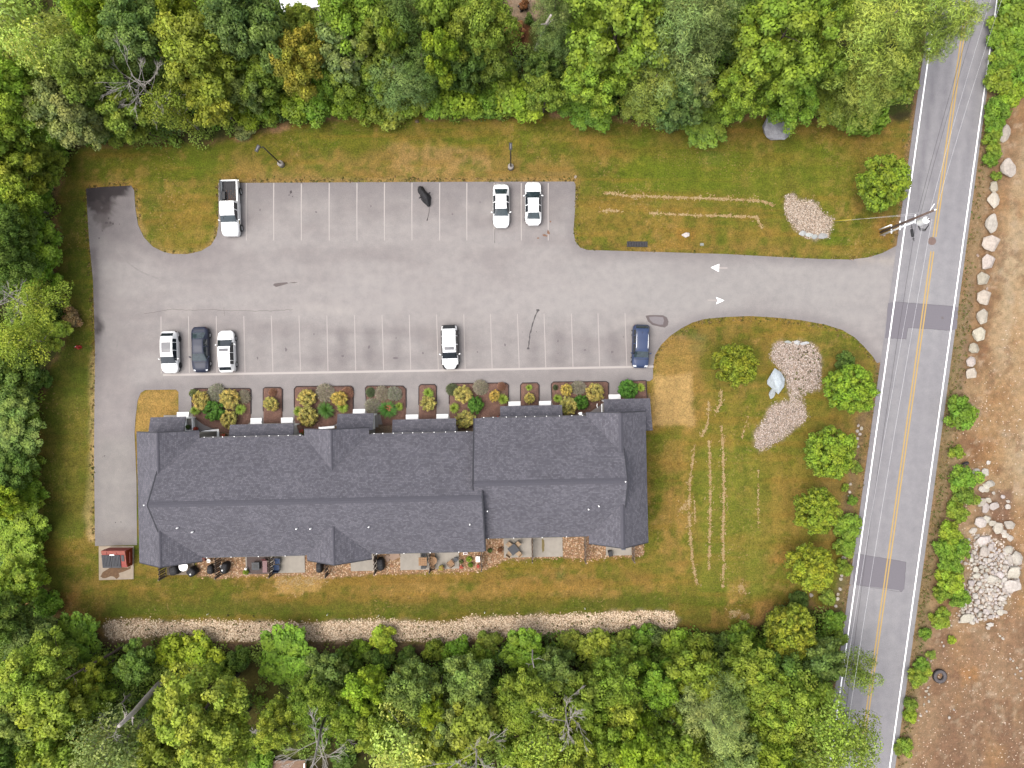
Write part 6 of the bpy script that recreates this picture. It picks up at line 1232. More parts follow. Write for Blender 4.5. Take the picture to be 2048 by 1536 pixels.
def proto(key, kind, seed):
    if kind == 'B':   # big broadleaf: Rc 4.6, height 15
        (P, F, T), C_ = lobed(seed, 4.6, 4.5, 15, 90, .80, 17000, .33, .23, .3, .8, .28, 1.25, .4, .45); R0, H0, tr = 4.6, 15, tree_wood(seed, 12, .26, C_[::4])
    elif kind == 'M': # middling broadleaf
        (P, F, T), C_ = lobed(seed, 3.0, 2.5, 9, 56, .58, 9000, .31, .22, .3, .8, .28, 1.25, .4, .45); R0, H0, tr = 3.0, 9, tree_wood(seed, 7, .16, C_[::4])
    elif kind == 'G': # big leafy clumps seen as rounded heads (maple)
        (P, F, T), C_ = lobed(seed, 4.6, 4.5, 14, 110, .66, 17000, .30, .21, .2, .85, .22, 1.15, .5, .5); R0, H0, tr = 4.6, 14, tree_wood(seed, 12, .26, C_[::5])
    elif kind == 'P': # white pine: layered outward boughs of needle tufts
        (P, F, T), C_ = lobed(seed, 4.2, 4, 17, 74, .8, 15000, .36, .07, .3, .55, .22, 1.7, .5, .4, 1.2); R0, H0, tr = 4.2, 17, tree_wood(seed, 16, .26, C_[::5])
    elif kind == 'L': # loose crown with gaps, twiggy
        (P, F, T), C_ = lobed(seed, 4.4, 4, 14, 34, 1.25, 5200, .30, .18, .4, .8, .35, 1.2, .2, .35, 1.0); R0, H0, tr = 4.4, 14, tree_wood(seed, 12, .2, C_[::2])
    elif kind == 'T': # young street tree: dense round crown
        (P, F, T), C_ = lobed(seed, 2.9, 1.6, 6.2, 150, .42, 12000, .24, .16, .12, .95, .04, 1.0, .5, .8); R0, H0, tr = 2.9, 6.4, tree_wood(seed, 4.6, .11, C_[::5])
    elif kind == 'S': # wild shrub
        (P, F, T), C_ = lobed(seed, 1.6, .1, 2.6, 22, .52, 3200, .26, .17, .3, .8, .3, 1.0, .4, .4); R0, H0, tr = 1.6, 2.6, tree_wood(seed, 1.6, .05, C_[::4], 5, .1)
    elif kind == 'R': # clipped or compact garden shrub
        (P, F, T), C_ = lobed(seed, .95, .05, 1.15, 70, .16, 2800, .13, .085, .12, .95, .04, 1.0, .5, .5); R0, H0, tr = .95, 1.15, tree_wood(seed, .6, .03, C_[::6], 5, .05)
    elif kind == 'Y': # grassy clump: arching strap leaves
        r = np.random.default_rng(seed); n = 150; v = []; f = []; c = []
        for k in range(n):
            a = r.uniform(0, 6.28); l_ = r.uniform(.5, 1.0); h = r.uniform(.35, .75); w = r.uniform(.025, .045); sd = np.array([-math.sin(a), math.cos(a), 0]) * w; d = np.array([math.cos(a), math.sin(a), 0])
            b0 = len(v); tt = r.uniform(.7, 1.3)
            for q, ww in ((0, .8), (.4, 1), (.75, .8), (1, .15)):
                p = d * l_ * q * .95 + np.array([0, 0, .05 + h * math.sin(min(1, q * 1.25) * math.pi * .62)]); v += [p - sd * ww, p + sd * ww]; c += [(tt * (1 + .25 * q), tt * (1 + .2 * q), tt)] * 2
            f += [(b0 + 2 * i, b0 + 2 * i + 1, b0 + 2 * i + 3, b0 + 2 * i + 2) for i in range(3)]
        P, F, T = np.array(v), np.array(f), np.array(c); R0, H0, tr = .9, .7, None
    elif kind == 'V': # fine soft mound (lavender, catmint): thin upright blades
        r = np.random.default_rng(seed); n = 2400; d = unit(n, r, .9); d[:, 2] = np.abs(d[:, 2]); cen = d * (r.uniform(.35, 1.0, n) ** .5)[:, None] * np.array([.9, .9, .62]); nor = np.cross(d, r.normal(size=(n, 3))); nor[:, 2] = np.abs(nor[:, 2]) + .5
        lt = r.uniform(.65, 1.35, n); pur = (r.random(n) > .7)[:, None]; T0 = np.where(pur, np.stack([lt * 1.15, lt * .95, lt * 1.25], 1), np.stack([lt, lt, lt], 1))
        P, F, T = leaves(cen, nor, .17, .045, seed, T0); R0, H0, tr = .9, .7, None
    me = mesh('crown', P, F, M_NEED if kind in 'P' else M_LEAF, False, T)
    wood = tr.mesh('trunk', M_BARK if kind not in 'L' else M_BARKP, True) if tr else None
    PROTO.setdefault(kind, []).append((me, wood, R0, H0))
for kind, ns in (('B', 4), ('M', 4), ('G', 2), ('P', 3), ('L', 3), ('T', 3), ('S', 4), ('R', 3), ('Y', 2), ('V', 2)):
    for k in range(ns): proto(kind, kind, 1000 + 17 * k + ord(kind) * 31)
FC = dict(mid=(.048, .088, .020), mid2=(.062, .098, .030), bright=(.080, .140, .024), lime=(.135, .185, .024), dark=(.028, .058, .018), blue=(.050, .086, .044), dkblue=(.032, .064, .030), olive=(.125, .135, .022), gold=(.170, .135, .022),
          pale=(.175, .195, .075), grey=(.085, .115, .062), yolive=(.100, .128, .036), street=(.110, .142, .022), lemon=(.240, .235, .030), green=(.055, .118, .022), brown=(.10, .065, .045), red=(.15, .06, .04),
          gshrub=(.34, .27, .075), lav=(.125, .135, .105), box=(.035, .085, .018), lily=(.12, .185, .030), dry=(.16, .10, .07), gorange=(.33, .23, .05), pine=(.060, .090, .040))
FC.update(mid=(.092, .142, .028), mid2=(.105, .15, .036), bright=(.105, .165, .028), lime=(.135, .205, .028), dark=(.052, .094, .025), blue=(.085, .134, .05), dkblue=(.066, .11, .042), olive=(.128, .168, .03), gold=(.145, .15, .03), pale=(.19, .235, .085),
          grey=(.115, .155, .075), yolive=(.125, .178, .04), street=(.118, .172, .024), lemon=(.19, .26, .04), green=(.085, .158, .026), pine=(.085, .125, .05), brown=(.14, .10, .07), red=(.14, .075, .05),
          gshrub=(.255, .245, .095), lav=(.25, .26, .19), box=(.05, .13, .022), lily=(.17, .25, .04), gorange=(.28, .24, .08), dry=(.26, .17, .11))
GROW = dict(R=1.2, V=1.15, Y=1.15, T=1.0, S=1.12)
def plant(px, py, r, zt, kind, colr, label, name=None, cat=None, group=None, zf=.62, z=None, w=None):
    """px, py, r: where the middle of the crown shows in the photograph"""
    zt0 = zt; lst = PROTO[kind]; me, wood, R0, H0 = lst[rnd.randrange(len(lst))]
    zc = zt * zf; p = W(px, py, zc); rad = r / S * (H - zc) / H
    gp = (p.x * S + 1024, 768 - p.y * S); base = (ground_z(*gp) if z is None else z)
    while cat is None and kind in 'BMGPLS' and zt > 2.2 and py < 1500 and gp[0] < rl(gp[1]) and not (kind == 'S' and gp[0] > 1600):
        q = np.array([gp[0]]), np.array([gp[1]])
        if min(sdist(*q, FOREST_TOP)[0], sdist(*q, FOREST_BOT)[0]) < -6: break
        if zt < zt0 * .42: break
        zt *= .94; zc = zt * zf; p = W(px, py, zc); rad = r / S * (H - zc) / H; gp = (p.x * S + 1024, 768 - p.y * S); base = ground_z(*gp)
    rad *= GROW.get(kind, 1.16)
    n = name or {'S': 'shrub', 'R': 'garden_shrub', 'Y': 'grassy_plant', 'V': 'garden_shrub', 'P': 'pine_tree', 'T': 'street_tree'}.get(kind, 'tree')
    e = empty(n, (p.x, p.y, base), rnd.uniform(0, 6.28)); tag(e, label, cat or ('shrub' if kind in 'SRV' else 'plant' if kind == 'Y' else 'tree'), group)
    col = FC[colr] if isinstance(colr, str) else colr; j = rnd.uniform(.92, 1.08)
    sx = rad / R0; sc = (sx * rnd.uniform(.91, 1.08), sx * rnd.uniform(.91, 1.08), zt / H0)
    c = link('crown', me, e, None, None, sc); k = (1.42 if (py > 1290 and px < 1660) or px < 125 else 1.24) if kind in 'BMGPLS' else 1; c.color = (col[0] * j * k * rnd.uniform(.98, 1.12), col[1] * j * k, col[2] * j, 1)
    if wood is not None: link('trunk', wood, e, None, None, sc)
    return e
# ------------------------------------------------------------------ street trees
GS = 'young street trees along the road'
for x, y, r, lb in ((1764, 366, 58, 'round yellow-green street tree by the road, just above the utility pole'), (1470, 729, 45, 'round yellow-green tree on the lawn, alone nearest the drive'), (1700, 779, 56, 'round street tree touching the road edge, just below the drive mouth'), (1661, 904, 56, 'round street tree below the long gravel patch'), (1631, 1021, 49, 'round street tree midway down, between the gravel patch and the manhole'), (1619, 1134, 53, 'round street tree beside the small manhole in the grass'), (1581, 1263, 55, 'brightest round street tree, lowest of the row at the wood edge')):
    plant(x, y, r, rnd.uniform(5.4, 6.8), 'T', tuple(c * q for c, q in zip(FC['street'], (rnd.uniform(.88, 1.12), rnd.uniform(.92, 1.08), 1))), lb, group=GS)
# ------------------------------------------------------------------ planting bed shrubs
GB_ = ('leftmost mulch bed', 'narrow second mulch bed', 'third mulch bed', 'fourth mulch bed', 'narrow fifth mulch bed', 'sixth mulch bed', 'narrow seventh mulch bed', 'eighth mulch bed', 'small bed at the right end')
for x, y, r, k, c, lb, b in ((388, 786, 8, 'R', 'grey', 'small dull green shrub in the top left corner of the', 0), (403, 800, 17, 'R', 'gshrub', 'golden shrub left of the grey-green mound in the', 0), (432, 786, 16, 'V', 'lav', 'grey-green lavender-like mound at the top of the', 0), (461, 798, 18, 'R', 'gshrub', 'golden shrub right of the grey-green mound in the', 0), (488, 793, 12, 'V', 'lav', 'small grey-green mound at the right edge of the', 0), (428, 821, 18, 'R', 'box', 'dark green round shrub in the middle of the', 0), (392, 821, 10, 'Y', 'lily', 'light green grassy clump at the left of the', 0), (482, 819, 11, 'Y', 'lily', 'light green grassy clump at the right of the', 0), (459, 839, 17, 'R', 'gshrub', 'golden shrub lowest in the', 0),
                             (545, 785, 7, 'V', 'dry', 'tiny dry brown plant at the top of the', 1), (543, 808, 14, 'R', 'gshrub', 'single round golden shrub in the', 1),
                             (614, 796, 18, 'R', 'gshrub', 'golden shrub at the upper left of the', 2), (650, 786, 17, 'V', 'lav', 'grey-green mound at the top middle of the', 2), (680, 797, 15, 'R', 'gorange', 'amber golden shrub right of the grey-green mound in the', 2), (694, 787, 11, 'V', 'dry', 'brownish dry tuft in the top right corner of the', 2), (617, 832, 20, 'R', 'gshrub', 'biggest golden shrub low in the', 2), (597, 822, 10, 'Y', 'lily', 'light green clump under golden shrubs in the', 2), (653, 820, 17, 'Y', 'box', 'dark green grassy mound in the middle of the', 2), (686, 814, 11, 'Y', 'lily', 'light green grassy clump at the right of the', 2),
                             (741, 785, 9, 'V', 'grey', 'small green mound in the top left corner of the', 3), (764, 787, 13, 'V', 'lav', 'grey mound at the top middle of the', 3), (788, 788, 14, 'V', 'lav', 'grey-green mound at the top right of the', 3), (746, 812, 15, 'V', 'lav', 'wide grey mound at the lower left of the', 3), (776, 819, 18, 'Y', 'box', 'dark green grassy mound with orange flowers in the', 3), (799, 813, 8, 'Y', 'lily', 'small light green clump at the right of the', 3),
                             (857, 786, 10, 'Y', 'lily', 'light green clump above the golden shrub in the', 4), (856, 806, 14, 'R', 'gshrub', 'round golden shrub in the', 4),
                             (904, 779, 11, 'V', 'grey', 'green-brown mound in the top left corner of the', 5), (926, 788, 17, 'R', 'gshrub', 'golden shrub at the upper left of the', 5), (961, 775, 15, 'V', 'lav', 'grey-green mound overhanging the top of the', 5), (989, 792, 11, 'R', 'gorange', 'narrow amber shrub at the right of the', 5), (1006, 798, 11, 'Y', 'lily', 'light green grassy clump at the right edge of the', 5), (952, 809, 15, 'R', 'box', 'dark green round shrub in the middle of the', 5), (909, 816, 10, 'Y', 'lily', 'light green grassy clump at the left of the', 5), (930, 838, 18, 'R', 'gshrub', 'golden shrub lowest in the', 5), (1003, 773, 8, 'V', 'dry', 'dry brown tuft at the top right of the', 5),
                             (1058, 775, 7, 'Y', 'lily', 'small upright light green clump at the top of the', 6), (1059, 797, 11, 'R', 'gshrub', 'small round golden shrub in the', 6),
                             (1111, 775, 5, 'V', 'grey', 'tiny grey-green tuft in the top left corner of the', 7), (1133, 780, 12, 'R', 'gorange', 'small amber shrub at the upper left of the', 7), (1157, 776, 14, 'V', 'lav', 'grey-green mound at the top middle of the', 7), (1190, 785, 18, 'R', 'gshrub', 'big golden shrub at the right of the', 7), (1115, 797, 9, 'Y', 'lily', 'light green clump at the left of the', 7), (1136, 811, 17, 'R', 'gshrub', 'big golden shrub lowest in the', 7), (1162, 804, 14, 'R', 'box', 'dark green shrub between two big golden ones in the', 7),
                             (1256, 779, 18, 'R', 'box', 'large dark green leafy shrub in the', 8), (1281, 775, 9, 'Y', 'lily', 'small light green clump in the', 8)):
    plant(x, y, r, {'R': 1.15, 'V': .75, 'Y': .7}[k] * (r / 15) ** .5, k, c, lb + ' ' + GB_[b], group='shrubs in the mulch beds', zf=.5, z=.12)
for x, y, lb in ((776, 815, 'cluster of orange day lily flowers in the dark mound of the fourth mulch bed'),):
    o = MB()
    for k in range(30): p = W(x + rnd.gauss(3, 3), y + rnd.gauss(0, 3), .82 + rnd.uniform(0, .1)); o.lathe(p, [(.015, 0), (.06, .06)], 6)
    tag(o.obj('flowers', pm('orange_petal', A(206, 120, 60), .2, 8, .7)), lb, 'flowers', None, 'stuff')
def pot(px, py, r, mat, label, plantc=None, z=.05, flow=None):
    e = empty('flower_pot', W(px, py, z), 0); tag(e, label, 'flower pot'); MB().lathe((0, 0, 0), [(r * .7, 0), (r, r * 1.5), (r * 1.1, r * 1.5), (r * 1.1, r * 1.7), (r * .85, r * 1.7), (r * .8, r * 1.4)], 14).obj('pot', mat, e, True)
    MB().cyl((0, 0, r * 1.3), r * .85, .02, 12).obj('soil', M_MULCH, e)
    if plantc:
        me = PROTO['R'][0][0]; c = link('foliage', me, e, (0, 0, r * 1.3), None, (r * 1.25 / .95,) * 3); c.color = (*FC[plantc], 1)
    if flow:
        mb = MB()
        for k in range(14): a = rnd.uniform(0, 6.28); q = r * rnd.uniform(.1, 1.3); mb.lathe((q * math.cos(a), q * math.sin(a), r * 2.5 + rnd.uniform(-.05, .1)), [(.02, 0), (.07, .05)], 6)
        mb.obj('blossom', flow, e)
    return e
M_REDF = pm('red_petal', A(236, 86, 60), .15, 8, .7); M_YELF = pm('yellow_petal', A(226, 214, 60), .15, 8, .7)
pot(394.5, 857, .2, M_TERRA, 'orange flower pot beside the white planter at the leftmost porch', None, .05, M_REDF); pot(450.5, 870, .22, M_TERRA, 'orange flower pot between white ramp and second porch roof', 'dark', .05, M_REDF); pot(607, 863.5, .22, M_TERRA, 'red-orange flower pot at the corner left of the middle gable', 'box', .05, M_REDF); pot(996, 836, .15, M_TERRA, 'small orange flower pot left of the fifth porch roof', None, .05, M_REDF)
pot(379, 853, .22, M_DKG, 'dark leafy pot plant standing in the white planter', 'dkblue', .32); pot(884, 1134, .3, M_YPOT, 'bright yellow planter with reddish middle on the pale slab', 'dry', .08, M_YELF); pot(923, 1133, .16, M_TERRA, 'red pot of flowers on gravel beside the wooden chair slab', 'dry', 0, M_REDF); pot(956.5, 1131, .14, M_TERRA, 'small red pot below the white utility box', 'dry', 0, M_REDF)
for x, y, r, c, lb in ((938, 1118, 6, 'lily', 'small green plant growing in gravel, nearer the building'), (941, 1130, 5, 'green', 'small green plant growing in gravel, nearer the grass'), (492, 1144, 6, 'lime', 'yellow-green plant at the corner of the rug patio'), (979.5, 1101, 4.5, 'dkblue', 'small dark plant on gravel left of the dining table'), (1000.5, 1100, 5.5, 'red', 'low reddish brown plant on gravel beside the dining slab'), (922.5, 1123, 4, 'grey', 'tiny grey-green plant on gravel right of the wooden chair')):
    plant(x, y, r, .5, 'R', c, lb, 'potted_plant' if False else 'small_plant', 'plant', zf=.5, z=0)
# ------------------------------------------------------------------ woods
GT = 'trees of the surrounding woods'; GU = 'shrubs along the wood edge'
T = [
 # top band, left to right
 (40, 45, 72, 16, 'L', 'pale', 'pale yellow-green treetop filling the top left corner'), (108, 118, 62, 15, 'L', 'pale', 'pale yellowish treetop just inside the top left corner one'), (205, 25, 52, 15, 'B', 'lime', 'bright lime treetop at the top edge, right of the pale corner trees'), (345, 26, 42, 13, 'M', 'lime', 'lime treetop at the top edge above the yellow-olive tree'),
 (286, 68, 58, 15, 'B', 'blue', 'blue-green treetop above the bare dead tree'), (192, 150, 60, 14, 'B', 'mid2', 'mid-green tree left of the bare dead tree'), (410, 108, 74, 14, 'B', 'olive', 'large yellow-olive tree right of the bare dead tree'), (496, 52, 64, 16, 'B', 'dkblue', 'dark blue-green tree at the top edge right of the yellow-olive one'), (430, 205, 45, 10, 'M', 'olive', 'lower yellow-olive tree at the lawn edge under the larger olive one'),
 (140, 232, 58, 12, 'B', 'grey', 'dull grey-green tree over the top left lawn corner'), (28, 195, 62, 15, 'B', 'bright', 'bright green tree at the left edge, below the pale corner trees'), (30, 285, 48, 13, 'M', 'mid', 'mid-green tree at the left edge beside the top left lawn corner'), (80, 180, 40, 12, 'M', 'mid', 'green treetop between the pale corner tree and left edge tree'), (255, 235, 40, 9, 'M', 'yolive', 'yellowish tree at the lawn edge below the bare dead tree'), (345, 215, 48, 10, 'L', 'olive', 'thin olive tree below right of the bare dead tree'), (180, 262, 34, 7, 'M', 'dark', 'dark green tree at the lawn corner below the grey-green one'),
 (28, 345, 48, 10, 'M', 'olive', 'olive tree at the left edge above the brightest left edge tree'), (85, 330, 42, 9, 'M', 'mid', 'mid-green tree beside the lawn corner left of the dark asphalt arm'), (548, 92, 46, 14, 'M', 'blue', 'small blue-green treetop left of the golden tree'), (606, 132, 56, 13, 'B', 'gold', 'golden brown tree, the only golden crown in the top wood'), (600, 60, 36, 8, 'M', 'yolive', 'yellowish treetop directly below the white shed roof'), (652, 85, 36, 11, 'L', 'mid2', 'thin green treetop right of the golden tree'),
 (716, 32, 62, 15, 'B', 'bright', 'bright green treetop right of the white shed roof'), (808, 45, 60, 15, 'P', 'dark', 'dark pine at the top edge between two bright treetops'), (880, 30, 48, 15, 'M', 'mid', 'mid-green treetop at the top edge left of the gravel yard'), (688, 118, 46, 12, 'M', 'grey', 'pale grey-green tree beside the ivy covered snag'), (768, 95, 46, 14, 'M', 'mid2', 'dull green treetop above the small lime one'), (798, 102, 30, 14.5, 'M', 'bright', 'small lime-tinted treetop in the dark middle of the top wood'),
 (800, 160, 56, 11, 'P', 'dkblue', 'dark blue-green conifer in the middle of the top wood'), (852, 140, 44, 12, 'P', 'dark', 'dark conifer left of the tall lime column'), (886, 122, 36, 15, 'M', 'lime', 'tall lime column tree standing out in the top wood'), (960, 70, 58, 15, 'B', 'mid', 'large mid-green tree left of the gravel yard'), (932, 135, 44, 11, 'M', 'dark', 'dark treetop right of the tall lime column'), (985, 120, 40, 10, 'M', 'mid2', 'dull green tree below the large one near the gravel yard'), (762, 168, 40, 9, 'M', 'mid', 'mid-green tree right of the ivy covered snag'), (690, 165, 38, 9, 'M', 'mid', 'mid-green tree left of the ivy covered snag'), (655, 160, 36, 9, 'M', 'green', 'green tree right of the golden one at mid height'), (525, 155, 42, 9, 'M', 'mid', 'mid-green tree left of the golden one'), (500, 185, 36, 8, 'M', 'blue', 'small blue-green tree left below the golden one'),
 (1108, 40, 40, 17, 'P', 'pine', 'grey-green pine beside the gravel yard at the top edge'), (1115, 95, 36, 12, 'P', 'dkblue', 'dark pine left of the big oak-like tree'), (1235, 62, 98, 17, 'G', 'bright', 'very large leafy green tree at the top, left of the big pine'), (1275, 20, 50, 18, 'L', 'grey', 'silvery treetop at the top edge right above the very large leafy tree'), (1190, 165, 54, 12, 'G', 'bright', 'green lower crown under the very large leafy tree'), (1180, 215, 44, 8, 'M', 'green', 'dark leafy green tree at the lawn edge below the very large one'), (1085, 140, 34, 9, 'M', 'dark', 'small dark tree left of the very large leafy one'), (1090, 188, 38, 8, 'M', 'mid', 'dark green shrubby tree beside the bare patch on the lawn edge'),
 (1345, 100, 84, 17, 'P', 'pine', 'big puffy blue-green pine at the top, right of the very large leafy tree'), (1395, 35, 66, 19, 'P', 'pine', 'tall blue-green pine at the top edge, behind the puffy one'), (1300, 178, 52, 12, 'P', 'mid2', 'dull green pine over the lawn edge below the big puffy one'), (1352, 205, 50, 10, 'M', 'dkblue', 'dark grey-green tree at the lawn edge below the big puffy pine'), (1270, 217, 22, 7, 'M', 'lime', 'small bright lime tree at the lawn edge among dark ones'), (1398, 238, 52, 9, 'M', 'mid', 'spreading green tree reaching farthest over the north lawn'), (1385, 185, 40, 10, 'M', 'grey', 'greyish treetop with yellow leaf tips above the spreading one'),
 (1548, 95, 92, 16, 'G', 'bright', 'large bright green maple at the top, above the big grey boulder'), (1488, 180, 58, 13, 'G', 'bright', 'bright maple crown left over the lawn edge by the big grey boulder'), (1575, 190, 60, 12, 'G', 'green', 'bright maple crown just above the big grey boulder'), (1620, 45, 54, 16, 'G', 'bright', 'bright maple top at the top edge left of the olive pine'), (1470, 40, 46, 14, 'P', 'dark', 'dark treetop between the tall pine and bright maple'), (1640, 140, 40, 12, 'M', 'mid', 'mid-green crown between bright maple and olive pine'),
 (1740, 80, 86, 16, 'P', 'yolive', 'large olive green pine leaning over the road at the top'), (1835, 45, 70, 17, 'P', 'yolive', 'olive pine bough crown covering the road at the top edge'), (1885, 70, 40, 16, 'P', 'yolive', 'olive pine tip reaching over the yellow road lines'), (1730, 180, 58, 12, 'P', 'mid2', 'dark green lower pine left of the road'), (1672, 215, 48, 8, 'M', 'mid', 'dark shrubby tree at the lawn edge between boulder and road'), (1735, 232, 36, 5, 'S', 'green', 'dense green bush at the lawn edge below the olive pine'), (1790, 170, 40, 8, 'M', 'mid2', 'green crown right beside the road under the olive pine'),
 # left band
 (28, 400, 48, 14, 'B', 'bright', 'brightest tree on the left edge, level with the dark asphalt arm'), (82, 395, 34, 8, 'M', 'green', 'small green tree at the west lawn edge by the dark asphalt arm'), (62, 470, 52, 10, 'M', 'green', 'green leafy tree at the west lawn edge, upper middle'), (16, 455, 42, 12, 'B', 'dark', 'dark tree at the left edge below the brightest one'), (18, 525, 44, 12, 'B', 'dark', 'dark blue tree at the left edge above the bare branches'), (80, 545, 38, 8, 'M', 'green', 'green tree at the lawn edge above the yellow-olive ones'), (78, 600, 46, 10, 'L', 'olive', 'thin yellow-olive tree beside bare branches at the left edge'), (42, 680, 56, 11, 'L', 'olive', 'thin yellow-olive tree left of the red hydrant'), (98, 660, 38, 8, 'M', 'yolive', 'yellowish tree nearest the red hydrant'), (28, 745, 46, 11, 'M', 'dark', 'dark tree at the left edge below the yellow-olive trees'),
 (25, 815, 48, 13, 'B', 'blue', 'blue-green tree at the left edge level with the dry grass patch'), (34, 885, 46, 12, 'B', 'blue', 'blue-green tree at the left edge level with the roof corner'), (18, 945, 42, 12, 'B', 'dark', 'dark tree at the left edge level with the upper roof'), (8, 1005, 34, 11, 'M', 'lime', 'lime treetop at the left edge level with the main ridge'), (58, 985, 34, 7, 'M', 'green', 'small green tree at the west lawn edge level with the roof ridge'), (42, 1045, 44, 9, 'M', 'bright', 'bright green tree at the left edge above the dumpster level'), (46, 1105, 44, 8, 'M', 'bright', 'bright green tree at the left edge level with the dumpster'), (30, 1170, 46, 9, 'M', 'bright', 'bright green tree at the left edge below the dumpster level'), (12, 1230, 42, 12, 'B', 'dark', 'dark tree at the left edge above the lower left yellow-green ones'),
 # bottom band
 (66, 1268, 48, 11, 'B', 'dkblue', 'blue-dark tree left of the gravel strip end'), (160, 1282, 50, 9, 'M', 'green', 'dark leafy tree right at the left end of the gravel strip'), (84, 1335, 62, 13, 'B', 'yolive', 'yellow-green tree at lower left, left of a leaning trunk'), (28, 1410, 58, 14, 'B', 'blue', 'blue-green tree at lower left with bare twigs'), (125, 1405, 56, 12, 'M', 'yolive', 'yellowish tree between leaning trunks at lower left'), (182, 1352, 32, 8, 'M', 'olive', 'small olive tree beside the fallen looking brown trunk'), (196, 1392, 36, 7, 'M', 'mid', 'mid-green tree left of the long grey leaning trunk'), (275, 1325, 38, 6, 'M', 'dark', 'dark green tree right of the brown leaning trunk'), (318, 1410, 24, 5, 'M', 'mid', 'green tree right below the long grey leaning trunk'),
 (408, 1418, 84, 14, 'G', 'yolive', 'big pale yellow-green maple at lower left, fullest crown there'), (440, 1490, 56, 13, 'G', 'yolive', 'pale maple crown at the bottom edge below the fullest one'), (225, 1500, 78, 14, 'L', 'grey', 'pale grey-green tree at the bottom edge with bare twisted branches'), (330, 1500, 50, 12, 'M', 'mid2', 'green crown at the bottom edge between two pale ones'), (20, 1490, 52, 13, 'B', 'dark', 'dark tree in the bottom left corner'), (120, 1500, 54, 12, 'M', 'yolive', 'olive tree at the bottom edge near the left corner'),
 (580, 1315, 58, 8, 'M', 'green', 'vivid green tree below the gravel strip, left of the bottom wood'), (655, 1350, 44, 8, 'M', 'dkblue', 'dark tree right of the vivid green one'), (694, 1325, 28, 5, 'S', 'dark', 'dark rounded bush between the vivid green tree and yellow shrub'), (735, 1365, 42, 11, 'M', 'lime', 'lime green tree in the bottom wood, under the yellow shrub'), (632, 1392, 46, 10, 'B', 'mid', 'mid-green tree below the vivid green one'), (828, 1370, 48, 11, 'B', 'blue', 'blue-green tree right of the lime one in the bottom wood'), (565, 1440, 46, 12, 'G', 'yolive', 'yellowish tree hanging over the small gravel path'), (872, 1405, 28, 12, 'M', 'lime', 'slim lime treetop right of the blue-green tree'), (938, 1365, 52, 10, 'B', 'blue', 'blue-green tree left of a thin pale trunk in the bottom wood'), (700, 1425, 44, 11, 'M', 'mid', 'mid-green tree right of the big bare dead tree top'),
 (815, 1475, 76, 14, 'L', 'pale', 'pale silvery yellow tree at the bottom edge, centre left'), (765, 1450, 44, 12, 'M', 'yolive', 'yellowish tree right of the big bare dead tree'), (880, 1500, 56, 13, 'G', 'yolive', 'pale yellow-green crown at the bottom edge left of the second dead tree'), (948, 1440, 56, 12, 'M', 'mid2', 'dull green tree above the second dead tree at the bottom'), (895, 1435, 40, 12, 'B', 'grey', 'grey-green treetop with pale leaves above the silvery tree'),
 (1052, 1385, 52, 11, 'B', 'mid', 'mid-green tree left of the bare trunk in the bottom middle'), (1050, 1300, 40, 7, 'M', 'green', 'bright green tree poking onto the gravel strip'), (1110, 1335, 40, 8, 'M', 'dkblue', 'dark blue tree below the gravel strip, centre right'), (1168, 1385, 42, 10, 'M', 'mid2', 'dull tree right of a slim pale trunk'), (1225, 1360, 48, 10, 'B', 'mid', 'mid-green tree left of the dark gap in the bottom wood'), (1310, 1360, 44, 9, 'M', 'green', 'green tree above the dark gap in the bottom wood'), (1392, 1345, 48, 10, 'M', 'mid', 'mid-green tree right of the dark gap'), (1245, 1415, 40, 11, 'M', 'yolive', 'yellowish tree hugging the left side of the dark gap'),
 (1418, 1425, 54, 15, 'P', 'grey', 'big rounded blue-grey pine in the lower right wood'), (1440, 1380, 48, 12, 'P', 'pine', 'blue-grey pine just above the big rounded one'), (1275, 1480, 48, 15, 'M', 'lime', 'bright lime treetop at the bottom edge, centre right'), (1095, 1460, 70, 13, 'L', 'yolive', 'yellow-green airy tree around the bare dead trunk at the bottom'), (1140, 1505, 56, 13, 'G', 'yolive', 'yellowish crown at the bottom edge right of the airy one'), (1040, 1495, 44, 11, 'M', 'yolive', 'yellow-green crown at the bottom edge right of the small house corner'), (1205, 1460, 42, 12, 'M', 'mid', 'green tree left of the bright lime one at the bottom'), (1352, 1475, 50, 12, 'M', 'mid', 'mid-green tree right of the bright lime one'), (1460, 1500, 56, 13, 'B', 'grey', 'grey-green tree at the bottom edge below the rounded pine'), (1395, 1510, 42, 12, 'L', 'mid2', 'thin dull tree at the bottom edge left of the grey-green one'),
 (1500, 1345, 56, 10, 'B', 'mid', 'mid-green tree below the lowest street tree'), (1545, 1425, 48, 12, 'B', 'yolive', 'pale green tree in the lower right wood beside the rounded pine'), (1590, 1385, 48, 11, 'M', 'mid', 'mid-green tree between the pale one and the roadside'), (1560, 1335, 38, 8, 'M', 'dark', 'dark tree just under the lowest street tree'), (1640, 1315, 40, 8, 'M', 'dkblue', 'dark loose tree beside the road right of the lowest street tree'), (1632, 1425, 72, 13, 'L', 'yolive', 'large feathery tree beside the road at lower right'), (1620, 1490, 70, 12, 'L', 'mid2', 'large feathery green tree at the bottom edge by the road'), (1700, 1480, 56, 12, 'L', 'yolive', 'thin leafy tree hanging over the road at the bottom'), (1535, 1505, 52, 13, 'B', 'bright', 'bright green treetop at the bottom edge, lower right wood'), (1716, 1340, 36, 9, 'L', 'mid2', 'leafy branch crown hanging over the left road lane')]
for t in T: plant(*t, group=GT)
